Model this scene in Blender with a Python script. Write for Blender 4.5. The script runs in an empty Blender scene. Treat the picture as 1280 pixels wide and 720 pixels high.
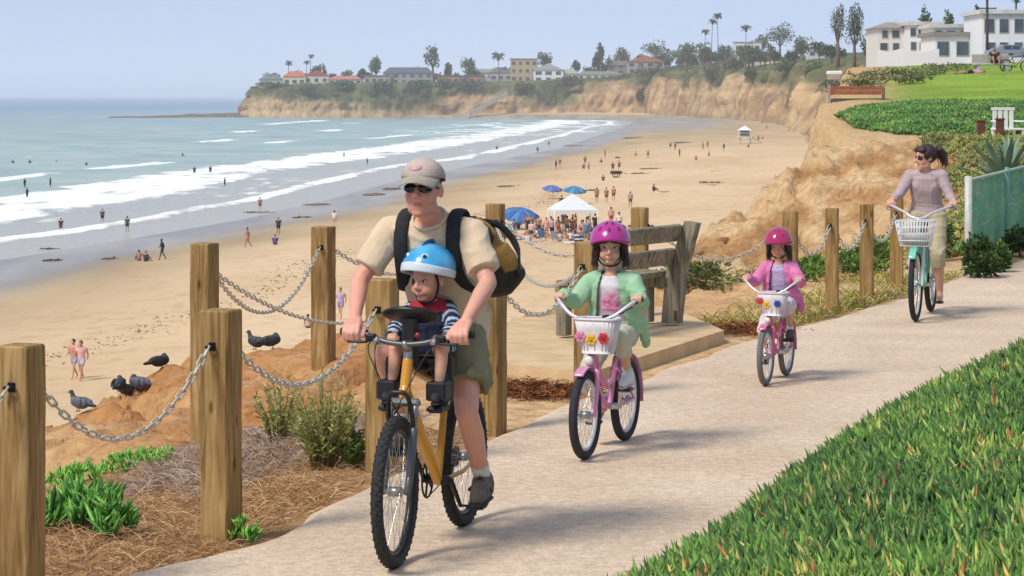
import bpy, bmesh, math, random
import numpy as np
from mathutils import Vector, Matrix, Euler
R = math.radians
random.seed(7); rng = np.random.default_rng(11)
scene = bpy.context.scene
C = scene.collection

# ------------------------------------------------------------------ camera, sky, sun, exposure
F, CAMZ, HY = 3000.0, 2.1, 119.0          # focal length in photo pixels, eye height above the path, horizon row
cam_data = bpy.data.cameras.new('camera'); cam = bpy.data.objects.new('camera', cam_data); C.objects.link(cam)
cam.location = (0, 0, CAMZ); cam.rotation_euler = (R(90), 0, 0)
cam_data.sensor_width = 36.0; cam_data.lens = 36.0 * F / 1280.0
cam_data.shift_y = -(360.0 - HY) / 1280.0
cam_data.clip_start = 0.1; cam_data.clip_end = 120000.0
scene.camera = cam
SUN_EL, SUN_AZ = 50.0, 229.0               # degrees; azimuth clockwise from +Y
world = bpy.data.worlds.new('World'); scene.world = world; world.use_nodes = True
wn = world.node_tree; bg = wn.nodes['Background']
sky = wn.nodes.new('ShaderNodeTexSky'); sky.sky_type = 'NISHITA'; sky.sun_disc = False
sky.sun_elevation = R(SUN_EL); sky.sun_rotation = R(SUN_AZ)
sky.altitude = 10; sky.air_density = 0.5; sky.dust_density = 0.05; sky.ozone_density = 3.0
tint = wn.nodes.new('ShaderNodeMix'); tint.data_type = 'RGBA'; tint.blend_type = 'MULTIPLY'; tint.inputs[0].default_value = 1.0; tint.inputs[7].default_value = (1.0, 0.90, 1.0, 1)   # marine air: less green than the clear-sky model
wn.links.new(sky.outputs[0], tint.inputs[6]); veil = wn.nodes.new('ShaderNodeMix'); veil.data_type = 'RGBA'; veil.inputs[0].default_value = 0.72; veil.inputs[7].default_value = (4.15, 4.9, 6.45, 1)   # even high haze over the whole sky
wn.links.new(tint.outputs[2], veil.inputs[6]); wn.links.new(veil.outputs[2], bg.inputs[0]); bg.inputs[1].default_value = 0.11
sun_data = bpy.data.lights.new('sun', 'SUN'); sun = bpy.data.objects.new('sun', sun_data); C.objects.link(sun)
sun_data.energy = 2.85; sun_data.angle = R(16.0); sun_data.color = (1.0, 0.95, 0.87)
sd = Vector((math.sin(R(SUN_AZ)) * math.cos(R(SUN_EL)), math.cos(R(SUN_AZ)) * math.cos(R(SUN_EL)), math.sin(R(SUN_EL))))
sun.rotation_euler = sd.to_track_quat('Z', 'Y').to_euler(); sun.location = sd * 60
scene.view_settings.view_transform = 'Standard'; scene.view_settings.look = 'None'
scene.view_settings.gamma = 1.0; scene.view_settings.exposure = 0.25
scene.render.engine = 'CYCLES'
cy = scene.cycles
cy.use_denoising = True; cy.max_bounces = 6; cy.diffuse_bounces = 3; cy.glossy_bounces = 3; cy.transmission_bounces = 4
cy.transparent_max_bounces = 8; cy.volume_bounces = 1; cy.sample_clamp_indirect = 6.0

def wp(x, y, Y):                            # a point of the place from its photo position and distance
    return Vector(((x - 640) * Y / F, Y, CAMZ - (y - HY) * Y / F))
def gp(x, y, z=0.0):                        # the same for a point lying at a known height
    Y = (CAMZ - z) * F / (y - HY)
    return Vector(((x - 640) * Y / F, Y, z))

# ------------------------------------------------------------------ noise
def _hash(ix, iy, iz, seed):
    h = (ix * 374761393 + iy * 668265263 + iz * 2147483647 + seed * 1274126177) & 0xffffffff
    h = ((h ^ (h >> 13)) * 1274126177) & 0xffffffff
    return ((h ^ (h >> 16)) & 0xffffff) / float(0xffffff) * 2 - 1
def vnoise(p, seed=0):
    p = np.asarray(p, dtype=np.float64); i = np.floor(p).astype(np.int64); f = p - i; f = f * f * (3 - 2 * f)
    out = 0
    for dx in (0, 1):
        for dy in (0, 1):
            for dz in (0, 1):
                w = (f[:, 0] if dx else 1 - f[:, 0]) * (f[:, 1] if dy else 1 - f[:, 1]) * (f[:, 2] if dz else 1 - f[:, 2])
                out = out + w * _hash(i[:, 0] + dx, i[:, 1] + dy, i[:, 2] + dz, seed)
    return out
def fbm(p, octv=4, seed=0, gain=0.5):
    p = np.asarray(p, dtype=np.float64); a = 1.0; s = 0; t = 0
    for k in range(octv):
        s = s + a * vnoise(p * (2.0 ** k) + 17.3 * k, seed + k); t += a; a *= gain
    return s / t
def xyz(x, y, z=0.0):
    x = np.asarray(x, float)
    return np.stack([x, np.broadcast_to(y, x.shape), np.broadcast_to(z, x.shape)], -1).reshape(-1, 3)
def sstep(a, b, x):
    t = np.clip((np.asarray(x, float) - a) / (b - a), 0, 1); return t * t * (3 - 2 * t)

# ------------------------------------------------------------------ tags
def tag(o, label=None, cat=None, group=None, kind=None):
    if label: o['label'] = label
    if cat: o['category'] = cat
    if group: o['group'] = group
    if kind: o['kind'] = kind
    return o
def empty(name, label, cat, loc=(0, 0, 0), rz=0.0, group=None):
    o = bpy.data.objects.new(name, None); C.objects.link(o); o.location = loc; o.rotation_euler = (0, 0, rz)
    o.empty_display_size = 0.1
    return tag(o, label, cat, group)
def link(me, name, parent=None, loc=None):
    o = bpy.data.objects.new(name, me); C.objects.link(o)
    if parent is not None: o.parent = parent
    if loc is not None: o.location = loc
    return o
def copy_tree(o, parent=None):
    c = o.copy(); C.objects.link(c); c.parent = parent
    for ch in list(o.children): copy_tree(ch, c)
    return c

# ------------------------------------------------------------------ materials
def lin(c):
    if isinstance(c, str):
        c = c.lstrip('#'); c = [int(c[i:i + 2], 16) / 255 for i in (0, 2, 4)]
        return tuple(x / 12.92 if x <= 0.04045 else ((x + 0.055) / 1.055) ** 2.4 for x in c) + (1,)
    return tuple(c) + (1,) if len(c) == 3 else tuple(c)
MATS = {}
def M(name, c1=(0.5, 0.5, 0.5), c2=None, scale=8.0, rough=0.6, bump=0.0, bscale=None, metal=0.0, spec=0.5,
      attr=None, stretch=(1, 1, 1), detail=4.0, sss=0.0, alpha=None, coat=0.0, lo=0.35, hi=0.65, bdist=0.02, trans=0.0, world=False, sheen=0.0):
    if name in MATS: return MATS[name]
    m = bpy.data.materials.new(name); m.use_nodes = True; MATS[name] = m
    nt = m.node_tree; n = nt.nodes; L = nt.links.new; b = n['Principled BSDF']
    b.inputs['Roughness'].default_value = rough; b.inputs['Metallic'].default_value = metal
    b.inputs['Specular IOR Level'].default_value = spec
    if coat: b.inputs['Coat Weight'].default_value = coat; b.inputs['Coat Roughness'].default_value = 0.12
    if sss: b.inputs['Subsurface Weight'].default_value = sss; b.inputs['Subsurface Radius'].default_value = (0.01, 0.004, 0.002)
    if sheen: b.inputs['Sheen Weight'].default_value = sheen
    if trans:
        pass
    c1 = lin(c1); c2 = lin(c2) if c2 is not None else None
    vec = None
    if c2 is not None or bump:
        tc = n.new('ShaderNodeTexCoord'); mp = n.new('ShaderNodeMapping'); mp.inputs['Scale'].default_value = stretch
        if world:
            ge = n.new('ShaderNodeNewGeometry'); L(ge.outputs['Position'], mp.inputs['Vector'])
        else: L(tc.outputs['Object'], mp.inputs['Vector'])
        vec = mp.outputs['Vector']
    col = None
    if c2 is not None:
        nz = n.new('ShaderNodeTexNoise'); nz.inputs['Scale'].default_value = scale; nz.inputs['Detail'].default_value = detail
        L(vec, nz.inputs['Vector'])
        rp = n.new('ShaderNodeValToRGB'); rp.color_ramp.elements[0].position = lo; rp.color_ramp.elements[1].position = hi
        rp.color_ramp.elements[0].color = c1; rp.color_ramp.elements[1].color = c2
        L(nz.outputs[0], rp.inputs[0]); col = rp.outputs[0]
    if attr:
        at = n.new('ShaderNodeAttribute'); at.attribute_name = attr
        if col is None: col = at.outputs['Color']
        else:
            mx = n.new('ShaderNodeMix'); mx.data_type = 'RGBA'; mx.blend_type = 'MULTIPLY'; mx.inputs[0].default_value = 1.0
            L(at.outputs['Color'], mx.inputs[6]); L(col, mx.inputs[7]); col = mx.outputs[2]
    if col is not None: L(col, b.inputs['Base Color'])
    else: b.inputs['Base Color'].default_value = c1
    if bump:
        bz = n.new('ShaderNodeTexNoise'); bz.inputs['Scale'].default_value = bscale or scale; bz.inputs['Detail'].default_value = detail
        L(vec, bz.inputs['Vector'])
        bp = n.new('ShaderNodeBump'); bp.inputs['Strength'].default_value = bump; bp.inputs['Distance'].default_value = bdist
        L(bz.outputs[0], bp.inputs['Height']); L(bp.outputs[0], b.inputs['Normal'])
    if trans:                                # thin leaves let some light through
        tr = n.new('ShaderNodeBsdfTranslucent'); ms = n.new('ShaderNodeMixShader'); ms.inputs[0].default_value = trans
        if col is not None: L(col, tr.inputs[0])
        else: tr.inputs[0].default_value = c1
        L(b.outputs[0], ms.inputs[1]); L(tr.outputs[0], ms.inputs[2]); L(ms.outputs[0], n['Material Output'].inputs[0])
    if alpha is not None: b.inputs['Alpha'].default_value = alpha
    return m
def MO(name, rough=0.7):                     # colour taken from the object itself, so that copies can differ
    if name in MATS: return MATS[name]
    m = bpy.data.materials.new(name); m.use_nodes = True; MATS[name] = m; n = m.node_tree.nodes
    oi = n.new('ShaderNodeObjectInfo'); b = n['Principled BSDF']; b.inputs['Roughness'].default_value = rough
    m.node_tree.links.new(oi.outputs['Color'], b.inputs['Base Color']); return m

# ------------------------------------------------------------------ meshes
def np_mesh(name, co, faces, cols=None, smooth=False):
    """co (N,3); faces: list of (k,n) index arrays, n=3 or 4"""
    me = bpy.data.meshes.new(name); co = np.asarray(co, np.float32)
    me.vertices.add(len(co)); me.vertices.foreach_set('co', co.ravel())
    faces = [np.asarray(f, np.int32) for f in faces if len(f)]
    nl = sum(f.size for f in faces); npol = sum(len(f) for f in faces)
    me.loops.add(nl); me.loops.foreach_set('vertex_index', np.concatenate([f.ravel() for f in faces]))
    tot = np.concatenate([np.full(len(f), f.shape[1], np.int32) for f in faces])
    st = np.concatenate([[0], np.cumsum(tot)[:-1]]).astype(np.int32)
    me.polygons.add(npol); me.polygons.foreach_set('loop_start', st)
    if smooth: me.polygons.foreach_set('use_smooth', np.ones(npol, bool))
    me.update(calc_edges=True); me.validate()
    if cols is not None: set_cols(me, cols)
    return me
def set_cols(me, cols, name='Col'):
    cols = np.asarray(cols, np.float32)
    if cols.shape[1] == 3: cols = np.concatenate([cols, np.ones((len(cols), 1), np.float32)], 1)
    a = me.color_attributes.new(name, 'FLOAT_COLOR', 'POINT'); a.data.foreach_set('color', cols.ravel())
def set_float(me, name, v):
    a = me.attributes.new(name, 'FLOAT', 'POINT'); a.data.foreach_set('value', np.asarray(v, np.float32))
def grid_faces(nu, nv):                      # vertex index = i*nv + j
    i, j = np.meshgrid(np.arange(nu - 1), np.arange(nv - 1), indexing='ij'); a = (i * nv + j).ravel()
    return np.stack([a, a + nv, a + nv + 1, a + 1], -1)

def frame_rings(pts, up=None):
    pts = [Vector(p) for p in pts]; n = len(pts); out = []; prev = None
    for i in range(n):
        t = (pts[min(i + 1, n - 1)] - pts[max(i - 1, 0)])
        t = t.normalized() if t.length > 1e-9 else Vector((0, 0, 1))
        if up is not None: a = Vector(up)
        elif prev is not None: a = prev
        else: a = Vector((0, 0, 1)) if abs(t.z) < 0.9 else Vector((1, 0, 0))
        a = a - t * a.dot(t)
        if a.length < 1e-6: a = t.orthogonal()
        a.normalize(); b = t.cross(a); out.append((pts[i], a, b, t)); prev = a
    return out
class MB:
    def __init__(s): s.v = []; s.f = []; s.m = []; s.mi = 0; s.sm = []
    def add(s, vs, fs, smooth=True):
        o = len(s.v); s.v += [tuple(v) for v in vs]; s.f += [tuple(i + o for i in f) for f in fs]
        s.m += [s.mi] * len(fs); s.sm += [smooth] * len(fs); return s
    def box(s, c, size, Rm=None, bev=0.0):
        c = Vector(c); hx, hy, hz = [k / 2 for k in size]; vs = []
        if bev <= 0:
            for z in (-hz, hz):
                for x, y in ((-hx, -hy), (hx, -hy), (hx, hy), (-hx, hy)): vs.append((x, y, z))
            fs = [(3, 2, 1, 0), (4, 5, 6, 7), (0, 1, 5, 4), (1, 2, 6, 5), (2, 3, 7, 6), (3, 0, 4, 7)]
        else:
            b = min(bev, hx * .9, hy * .9, hz * .9)
            for z, q in ((-hz, b), (-hz + b, 0), (hz - b, 0), (hz, b)):
                for x, y in ((-hx + q + b, -hy + q), (hx - q - b, -hy + q), (hx - q, -hy + q + b), (hx - q, hy - q - b), (hx - q - b, hy - q), (-hx + q + b, hy - q), (-hx + q, hy - q - b), (-hx + q, -hy + q + b)):
                    vs.append((x, y, z))
            fs = [tuple(range(7, -1, -1)), tuple(range(24, 32))]
            for r in range(3):
                for k in range(8): fs.append((r * 8 + k, r * 8 + (k + 1) % 8, r * 8 + 8 + (k + 1) % 8, r * 8 + 8 + k))
        Rm = Rm.to_3x3() if Rm is not None else Matrix.Identity(3)
        return s.add([c + Rm @ Vector(v) for v in vs], fs, False)
    def tube(s, pts, rad, n=8, caps=True, closed=False, up=None, smooth=True):
        if closed: pts = list(pts) + [pts[0], pts[1]]
        fr = frame_rings(pts, up)
        if closed: fr = fr[1:-1]
        k = len(fr); vs = []; fs = []
        for i, (p, a, b, t) in enumerate(fr):
            r = rad[min(i, len(rad) - 1)] if isinstance(rad, (list, tuple)) else rad
            ra, rb = r if isinstance(r, (list, tuple)) else (r, r)
            for j in range(n):
                q = 2 * math.pi * j / n; vs.append(p + a * (ra * math.cos(q)) + b * (rb * math.sin(q)))
        for i in range(k if closed else k - 1):
            i2 = (i + 1) % k
            for j in range(n): fs.append((i * n + j, i * n + (j + 1) % n, i2 * n + (j + 1) % n, i2 * n + j))
        if caps and not closed:
            fs.append(tuple(range(n - 1, -1, -1))); fs.append(tuple((k - 1) * n + j for j in range(n)))
        return s.add(vs, fs, smooth)
    def cap(s, p0, p1, r0, r1=None, n=12):   # tapered limb with round ends
        p0 = Vector(p0); p1 = Vector(p1); r1 = r0 if r1 is None else r1; d = p1 - p0
        if d.length < 1e-6: d = Vector((0, 0, 1e-3))
        t = d.normalized(); pts = []; rad = []
        for q in (0.08, 0.3, 0.65): pts.append(p0 - t * r0 * math.cos(q * math.pi / 2)); rad.append(r0 * math.sin(q * math.pi / 2))
        pts.append(p0); rad.append(r0); pts.append((p0 + p1) / 2); rad.append((r0 + r1) / 2); pts.append(p1); rad.append(r1)
        for q in (0.65, 0.3, 0.08): pts.append(p1 + t * r1 * math.cos(q * math.pi / 2)); rad.append(r1 * math.sin(q * math.pi / 2))
        a = t.orthogonal().normalized()
        return s.tube(pts, rad, n, True, up=a)
    def chain(s, pts, rads, n=12):
        for i in range(len(pts) - 1): s.cap(pts[i], pts[i + 1], rads[i], rads[i + 1], n)
        return s
    def ell(s, c, r, Rm=None, nu=16, nv=10):
        c = Vector(c); r = (r, r, r) if not isinstance(r, (tuple, list)) else r
        Rm = Rm.to_3x3() if Rm is not None else Matrix.Identity(3); vs = [c + Rm @ Vector((0, 0, -r[2]))]; fs = []
        for i in range(1, nv):
            q = -math.pi / 2 + math.pi * i / nv
            for j in range(nu):
                w = 2 * math.pi * j / nu
                vs.append(c + Rm @ Vector((r[0] * math.cos(q) * math.cos(w), r[1] * math.cos(q) * math.sin(w), r[2] * math.sin(q))))
        vs.append(c + Rm @ Vector((0, 0, r[2]))); e = len(vs) - 1
        for j in range(nu):
            fs.append((0, 1 + (j + 1) % nu, 1 + j)); fs.append((e, e - nu + j, e - nu + (j + 1) % nu))
        for i in range(nv - 2):
            for j in range(nu):
                a = 1 + i * nu + j; b = 1 + i * nu + (j + 1) % nu; fs.append((a, b, b + nu, a + nu))
        return s.add(vs, fs)
    def torus(s, c, axis, Rr, r, n=48, m=10, squash=1.0):
        c = Vector(c); ax = Vector(axis).normalized(); u = ax.orthogonal().normalized(); w = ax.cross(u); vs = []; fs = []
        for i in range(n):
            q = 2 * math.pi * i / n; d = u * math.cos(q) + w * math.sin(q)
            for j in range(m):
                e = 2 * math.pi * j / m; vs.append(c + d * (Rr + r * math.cos(e)) + ax * (r * squash * math.sin(e)))
        for i in range(n):
            for j in range(m):
                fs.append((i * m + j, ((i + 1) % n) * m + j, ((i + 1) % n) * m + (j + 1) % m, i * m + (j + 1) % m))
        return s.add(vs, fs)
    def prism(s, poly, z0, z1):              # upright prism over a flat polygon
        n = len(poly); vs = [(p[0], p[1], z0) for p in poly] + [(p[0], p[1], z1) for p in poly]
        fs = [tuple(range(n - 1, -1, -1)), tuple(range(n, 2 * n))] + [(i, (i + 1) % n, n + (i + 1) % n, n + i) for i in range(n)]
        return s.add(vs, fs, False)
    def mesh(s, name='mesh'):
        me = bpy.data.meshes.new(name); me.from_pydata(s.v, [], s.f)
        me.polygons.foreach_set('use_smooth', s.sm); me.polygons.foreach_set('material_index', s.m); me.update(); return me
    def build(s, name, mat, parent=None, loc=None):
        me = s.mesh(name)
        for m_ in (mat if isinstance(mat, (list, tuple)) else [mat]): me.materials.append(m_)
        return link(me, name, parent, loc)
def organic(mb, name, mat, parent=None, voxel=0.006, it=6, disp=None, colfn=None, cut=None, fac=0.5):
    """melt overlapping shapes into one continuous surface"""
    tmp = bpy.data.objects.new('tmp', mb.mesh()); C.objects.link(tmp)
    r = tmp.modifiers.new('r', 'REMESH'); r.mode = 'VOXEL'; r.voxel_size = voxel; r.use_smooth_shade = True
    if it: q = tmp.modifiers.new('s', 'SMOOTH'); q.iterations = it; q.factor = fac
    dg = bpy.context.evaluated_depsgraph_get(); me = bpy.data.meshes.new_from_object(tmp.evaluated_get(dg))
    old = tmp.data; bpy.data.objects.remove(tmp); bpy.data.meshes.remove(old); me.name = name
    n = len(me.vertices); co = np.empty(n * 3, np.float32); me.vertices.foreach_get('co', co); co = co.reshape(-1, 3)
    nr = np.empty(n * 3, np.float32); me.vertices.foreach_get('normal', nr); nr = nr.reshape(-1, 3)
    if disp is not None:
        co = co + nr * disp(co, nr)[:, None]; me.vertices.foreach_set('co', co.astype(np.float32).ravel())
    if colfn is not None: set_cols(me, colfn(co, nr))
    if cut is not None:
        kill = cut(co, nr); bm = bmesh.new(); bm.from_mesh(me); bm.verts.ensure_lookup_table()
        bmesh.ops.delete(bm, geom=[bm.verts[i] for i in np.nonzero(kill)[0]], context='VERTS'); bm.to_mesh(me); bm.free()
    me.polygons.foreach_set('use_smooth', np.ones(len(me.polygons), bool)); me.materials.clear(); me.materials.append(mat); me.update()
    return link(me, name, parent)
def folds(amp, sc=22.0, seed=3, st=(1, 1, 0.45)):
    st = np.array(st)
    def fn(co, nr):                          # soft sag plus narrow pulled creases
        w = co + .03 * np.stack([vnoise(co * 9, seed + q) for q in (1, 2, 3)], 1)
        cr = (1 - np.abs(vnoise(w * sc * np.array([.55, .55, 1.1]), seed + 9))) ** 5 + (1 - np.abs(vnoise(w * sc * np.array([1.0, 1.0, .4]) + 5, seed + 12))) ** 6
        return amp * (.55 * fbm(co * sc * st, 3, seed) + 1.25 * (cr - .35))
    return fn
# ================================================================== the setting
def interp(pts):
    a = np.array(pts, float); return lambda t: np.interp(t, a[:, 0], a[:, 1])
XL = interp([(5, -3.1), (8, -2.6), (10.48, -1.75), (11.2, -1.27), (12, -1.06), (13, -.80), (15.3, -.02), (18, .97), (20.3, 1.80), (22, 2.64), (24.6, 3.86), (27.9, 5.2), (31, 6.6), (45, 12.6), (60, 20)])
XR = interp([(5, -1.4), (8, -.15), (10.48, .80), (13.1, 1.66), (15.3, 2.52), (17.5, 3.45), (19.6, 4.42), (24, 6.4), (31, 9.6), (45, 15.5), (60, 23)])
SEA = -12.0
XS = interp([(60, -62), (120, -53), (175, -47), (205, -43.8), (233, -38), (271, -30.7), (318, -25.4), (399, -18.6), (492, -6.5), (641, 12.8), (919, 36.8), (1175, 58), (1300, 66), (1400, 40), (1460, -60), (1475, -150), (1490, -185), (2000, -190)])
def beach_z(X, Y):
    X = np.asarray(X, float); Y = np.asarray(Y, float); s = X - XS(Y)
    z = SEA + np.interp(s, [-60, 0, 10, 30, 50, 75, 120, 300], [-1.6, 0, .22, 1.75, 2.55, 3.35, 3.6, 4.2])
    n = fbm(xyz(X * .05, Y * .02), 4, 5).reshape(X.shape)
    return z + n * .28 * sstep(4, 40, s) - .10 * sstep(31, 33, s + 3 * n) * sstep(37, 34, s + 3 * n)
def on_beach(x, y):                          # where the sight line through that spot of the photo meets the sand
    Ys = np.geomspace(60, 1500, 4000); X = (x - 640) * Ys / F; Z = CAMZ - (y - HY) * Ys / F
    k = np.nonzero(Z < beach_z(X, Ys))[0]; k = k[0] if len(k) else 2500
    return Vector((X[k], Ys[k], float(beach_z(X[k:k + 1], Ys[k:k + 1])[0])))

# ---- near land: a smooth sheet through known heights, falling off at the bluff edge
CP = np.array([(-4.5, 9, -.45), (-4.5, 12, -.55), (-4.6, 17, -.85), (-4.5, 24, -1.0), (-3.3, 24.6, -.6), (-2, 25.4, -.42), (-3, 18, -.38), (-2, 16, -.2), (-1.6, 20.2, -.12), (0, 22, -.06), (0, 26.5, -.22), (1.8, 28, -.08),
    (-3, 11, -.2), (-2.2, 12.5, -.1), (1, 20, 0), (2.6, 22.5, 0), (3.2, 23.7, 0), (4.3, 26.7, 0), (-.4, 17.5, 0), (2.5, 33, -.7), (3.5, 36, -.9), (5, 38, -1.0), (6.5, 37, -.75), (4, 43, -1.3), (6, 43.5, -1.15), (8, 44, -.5),
    (3.5, 48, -1.0), (4.3, 50, -.7), (5.5, 52, -.1), (6.3, 52.3, .5), (7.5, 55, 1.05), (9, 54, .95), (3, 40, -1.25), (2.85, 45, -1.15), (9.6, 45, .65), (8.9, 43, .55), (7.4, 37, .1), (10, 50, .85), (11, 60, .78), (8.5, 60, .85), (9.4, 68, 1.0),
    (12, 75, 1.2), (16, 75, 1.3), (12, 90, 1.75), (18, 90, 1.9), (17, 100, 2.4), (24, 110, 3.2), (16, 120, 2.7), (30, 130, 3.5), (20, 60, .95), (20, 44, .9), (15, 34, .4), (14, 25, .2), (34, 80, 2.3), (34, 50, 1.2), (34, 150, 4.2), (22, 150, 3.8), (9, 10, .5), (9, 16, .4)])
def tps_fit(P):
    n = len(P); d2 = ((P[:, None, :2] - P[None, :, :2]) ** 2).sum(-1); K = .5 * d2 * np.log(d2 + 1e-9) + np.eye(n) * .8
    A = np.zeros((n + 3, n + 3)); A[:n, :n] = K; A[:n, n] = 1; A[:n, n + 1:] = P[:, :2]; A[n, :n] = 1; A[n + 1:, :n] = P[:, :2].T
    return np.linalg.solve(A, np.concatenate([P[:, 2], [0, 0, 0]]))
TW = tps_fit(CP)
def tps(X, Y):
    out = TW[-3] + TW[-2] * X + TW[-1] * Y
    for k in range(len(CP)):
        d2 = (X - CP[k, 0]) ** 2 + (Y - CP[k, 1]) ** 2; out = out + TW[k] * .5 * d2 * np.log(d2 + 1e-9)
    return out
EDGE = np.array([(-5.2, 3), (-5.0, 9), (-4.9, 14), (-4.75, 20), (-4.7, 23.2), (-4.3, 24.7), (-3.3, 25.3), (-2, 26), (0, 27), (1.6, 28.6), (2.3, 33), (2.5, 40), (2.75, 45), (3.5, 49.0), (4.7, 51.3), (6.6, 54.2), (8.0, 58), (9.0, 66), (9.6, 72), (10.2, 80), (12.2, 92), (14.5, 103), (17, 120), (21, 150), (25, 190)])
def edge_dist(X, Y):                         # positive inland
    best = np.full(X.shape, 1e9); sgn = np.ones(X.shape)
    for (ax, ay), (bx, by) in zip(EDGE[:-1], EDGE[1:]):
        dx, dy = bx - ax, by - ay; t = np.clip(((X - ax) * dx + (Y - ay) * dy) / (dx * dx + dy * dy), 0, 1)
        d = np.hypot(X - ax - t * dx, Y - ay - t * dy); c = (X - ax) * dy - (Y - ay) * dx
        m = d < best - 1e-9; best = np.where(m, d, best); sgn = np.where(m, np.where(c >= 0, 1, -1), sgn)
    return best * sgn
def land(X, Y, full=False):
    X = np.asarray(X, float); Y = np.asarray(Y, float); z = tps(X, Y)
    dl = XL(Y) - X; dr = X - XR(Y); near = sstep(46, 38, Y)
    n1 = fbm(xyz(X * .9, Y * .9), 4, 3).reshape(X.shape); n2 = fbm(xyz(X * .35, Y * .35, z * .35), 5, 8).reshape(X.shape)
    zl = z * sstep(.2, 2.2, dl) + n1 * .05 * sstep(.1, 1.0, dl)
    bank = .55 * (1 - np.exp(-np.maximum(dr, 0) / 1.5)) + .08 * sstep(0, .3, dr)
    zn = np.where(dl > 0, zl, np.where(dr > 0, bank, 0.0)) - .03 * sstep(.35, -.05, np.minimum(np.abs(dl), np.abs(dr)) * 0 + np.maximum(-np.maximum(dl, dr), 0) * 0 + np.where((dl < 0) & (dr < 0), 1, 0) * 0)
    zf = z + n1 * .10
    # the open sandstone face: rills and ledges
    face = np.exp(-((X - 6.2) / 3.6) ** 2) * sstep(41, 45, Y) * sstep(60, 55, Y)
    rill = 1 - np.abs(fbm(xyz(X * 1.9 + n2 * 1.5, Y * .25, 0), 5, 21, .6).reshape(X.shape)) * 2; f3 = fbm(xyz(X * 3.2, Y * 1.6, 9), 5, 25, .6).reshape(X.shape)
    led = np.abs(fbm(xyz(X * .3, Y * .9 + n2, 3), 3, 31).reshape(X.shape))
    zf = zf + face * (.36 * (rill - .75) + .22 * led * n2 + .10 * n2 + .15 * f3 - .08) + .10 * f3 * sstep(29, 33, Y) * sstep(60, 56, Y)
    # cracked orange mound seaward of the fence
    md = sstep(1.0, 2.6, dl) * sstep(13, 16, Y) * sstep(30, 26, Y)
    cr = np.abs(fbm(xyz(X * .9 + Y * .55, (Y - X * .5) * .28, 1), 4, 41).reshape(X.shape))
    cr2 = np.abs(fbm(xyz(X * 2.6 + Y * 1.2, (Y - X * .5) * .8, 4), 3, 45).reshape(X.shape))
    fz = fbm(xyz(X * 3.6 + Y * 1.5, Y * 1.5 - X * .7, 2), 5, 47, .6).reshape(X.shape)
    zl2 = md * (.16 * n2 + .05 * n1 + .11 * fz - .30 * np.exp(-(cr / .045) ** 2) - .12 * np.exp(-(cr2 / .06) ** 2))
    zn = zn + zl2 * (dl > 0)
    zz = zn * near + zf * (1 - near)
    zz = np.where((dl > .0) & (Y > 29) & (Y < 47), zf * sstep(.2, 2.5, dl) + 0 * zz, zz)
    e = edge_dist(X, Y) + n2 * .5 * sstep(20, 30, Y) + n1 * .15
    zz = zz - np.maximum(-e, 0) * 2.6 - .35 * sstep(.9, -.1, e) * (Y < 29)
    zz = np.maximum(zz, -13.5 + 0 * zz)
    return (zz, dl, dr, e, n1, n2) if full else zz
def lz(X, Y): return float(land(np.array([X]), np.array([Y]))[0])

ys = np.concatenate([np.arange(4, 30, .11), np.arange(30, 60, .16), np.arange(60, 152, .7)])
xs = np.concatenate([np.arange(-11, -5.6, .4), np.arange(-5.6, 12.5, .1), np.arange(12.5, 36, .6)])
GX, GY = np.meshgrid(xs, ys, indexing='ij')
gz, dl, dr, ed, n1, n2 = land(GX, GY, True)
onpath = (dl < -.12) & (dr < -.12) & (GY < 44)
gz = np.where(onpath, gz - .06, gz)          # the paving lies on this as its own sheet
# soil colours: orange sandstone, pale sand, brown litter, turf
def mixc(a, b, t): t = np.asarray(t)[..., None]; return a * (1 - t) + b * t
cA = np.array(lin('#c29362')[:3]); cB = np.array(lin('#d9b283')[:3]); cS = np.array(lin('#d8b98c')[:3]); cL = np.array(lin('#9a7350')[:3]); cT = np.array(lin('#6f8f2e')[:3]); cD = np.array(lin('#8a6a48')[:3])
h2 = fbm(xyz(GX * 1.7, GY * .7, gz * 3), 5, 77).reshape(GX.shape)
col = mixc(cA, cB, sstep(-.35, .5, n2 + .5 * h2))
col = mixc(col, np.array(lin('#b97a45')[:3]), .75 * sstep(-.1, .35, n1 + .4 * h2) * sstep(1.0, 2.4, dl) * (GY < 29) * (GX < -1.2) * .8)
col = mixc(col, cS, sstep(2.2, .4, dl) * (dl > 0) * (GY > 14.5) * (GY < 30) * .7)
col = mixc(col, cL, sstep(2.6, 1.5, dl) * (dl > -.1) * sstep(15.5, 13, GY) * (.6 + .3 * h2))
bandy = np.clip((np.sin(gz * 9 + n2 * 4) * .5 + .5) * .6 + .6 * (np.sin(gz * 27 + n2 * 7 + h2 * 2) > .35), 0, 1)
col = mixc(col, np.array(lin('#b08a5c')[:3]), .45 * bandy * sstep(40, 46, GY) * sstep(62, 56, GY))
col = mixc(col, np.array(lin('#dcc094')[:3]), sstep(-.2, .3, h2) * .75 * sstep(40, 46, GY) * sstep(62, 58, GY))
col = mixc(col, cD, sstep(.05, -.5, h2) * .5 * sstep(30, 34, GY))
col = mixc(col, cS * np.array([1.0, .97, .92]), .85 * sstep(55.5, 58.5, GY + n1) * sstep(100, 90, GY))
strip = np.exp(-((GY - 61 - (GX - 9) * .15) / 4.0) ** 2); col = mixc(col, cS * 1.02, np.clip(strip * 1.2, 0, 1) * (GX > 6))
col = mixc(col, np.array(lin('#3f4a24')[:3]), sstep(-.05, .12, dr) * (GY < 30))
col = mixc(col, cS * np.array([.92, .9, .86]), sstep(88, 94, GY) * .75)
lawn = sstep(0, 5, GY - (86 - (GX - 17) * .5) + n1 * 2) * sstep(13.6, 16.2, GX - (GY - 95) * .16 + n2)
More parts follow.
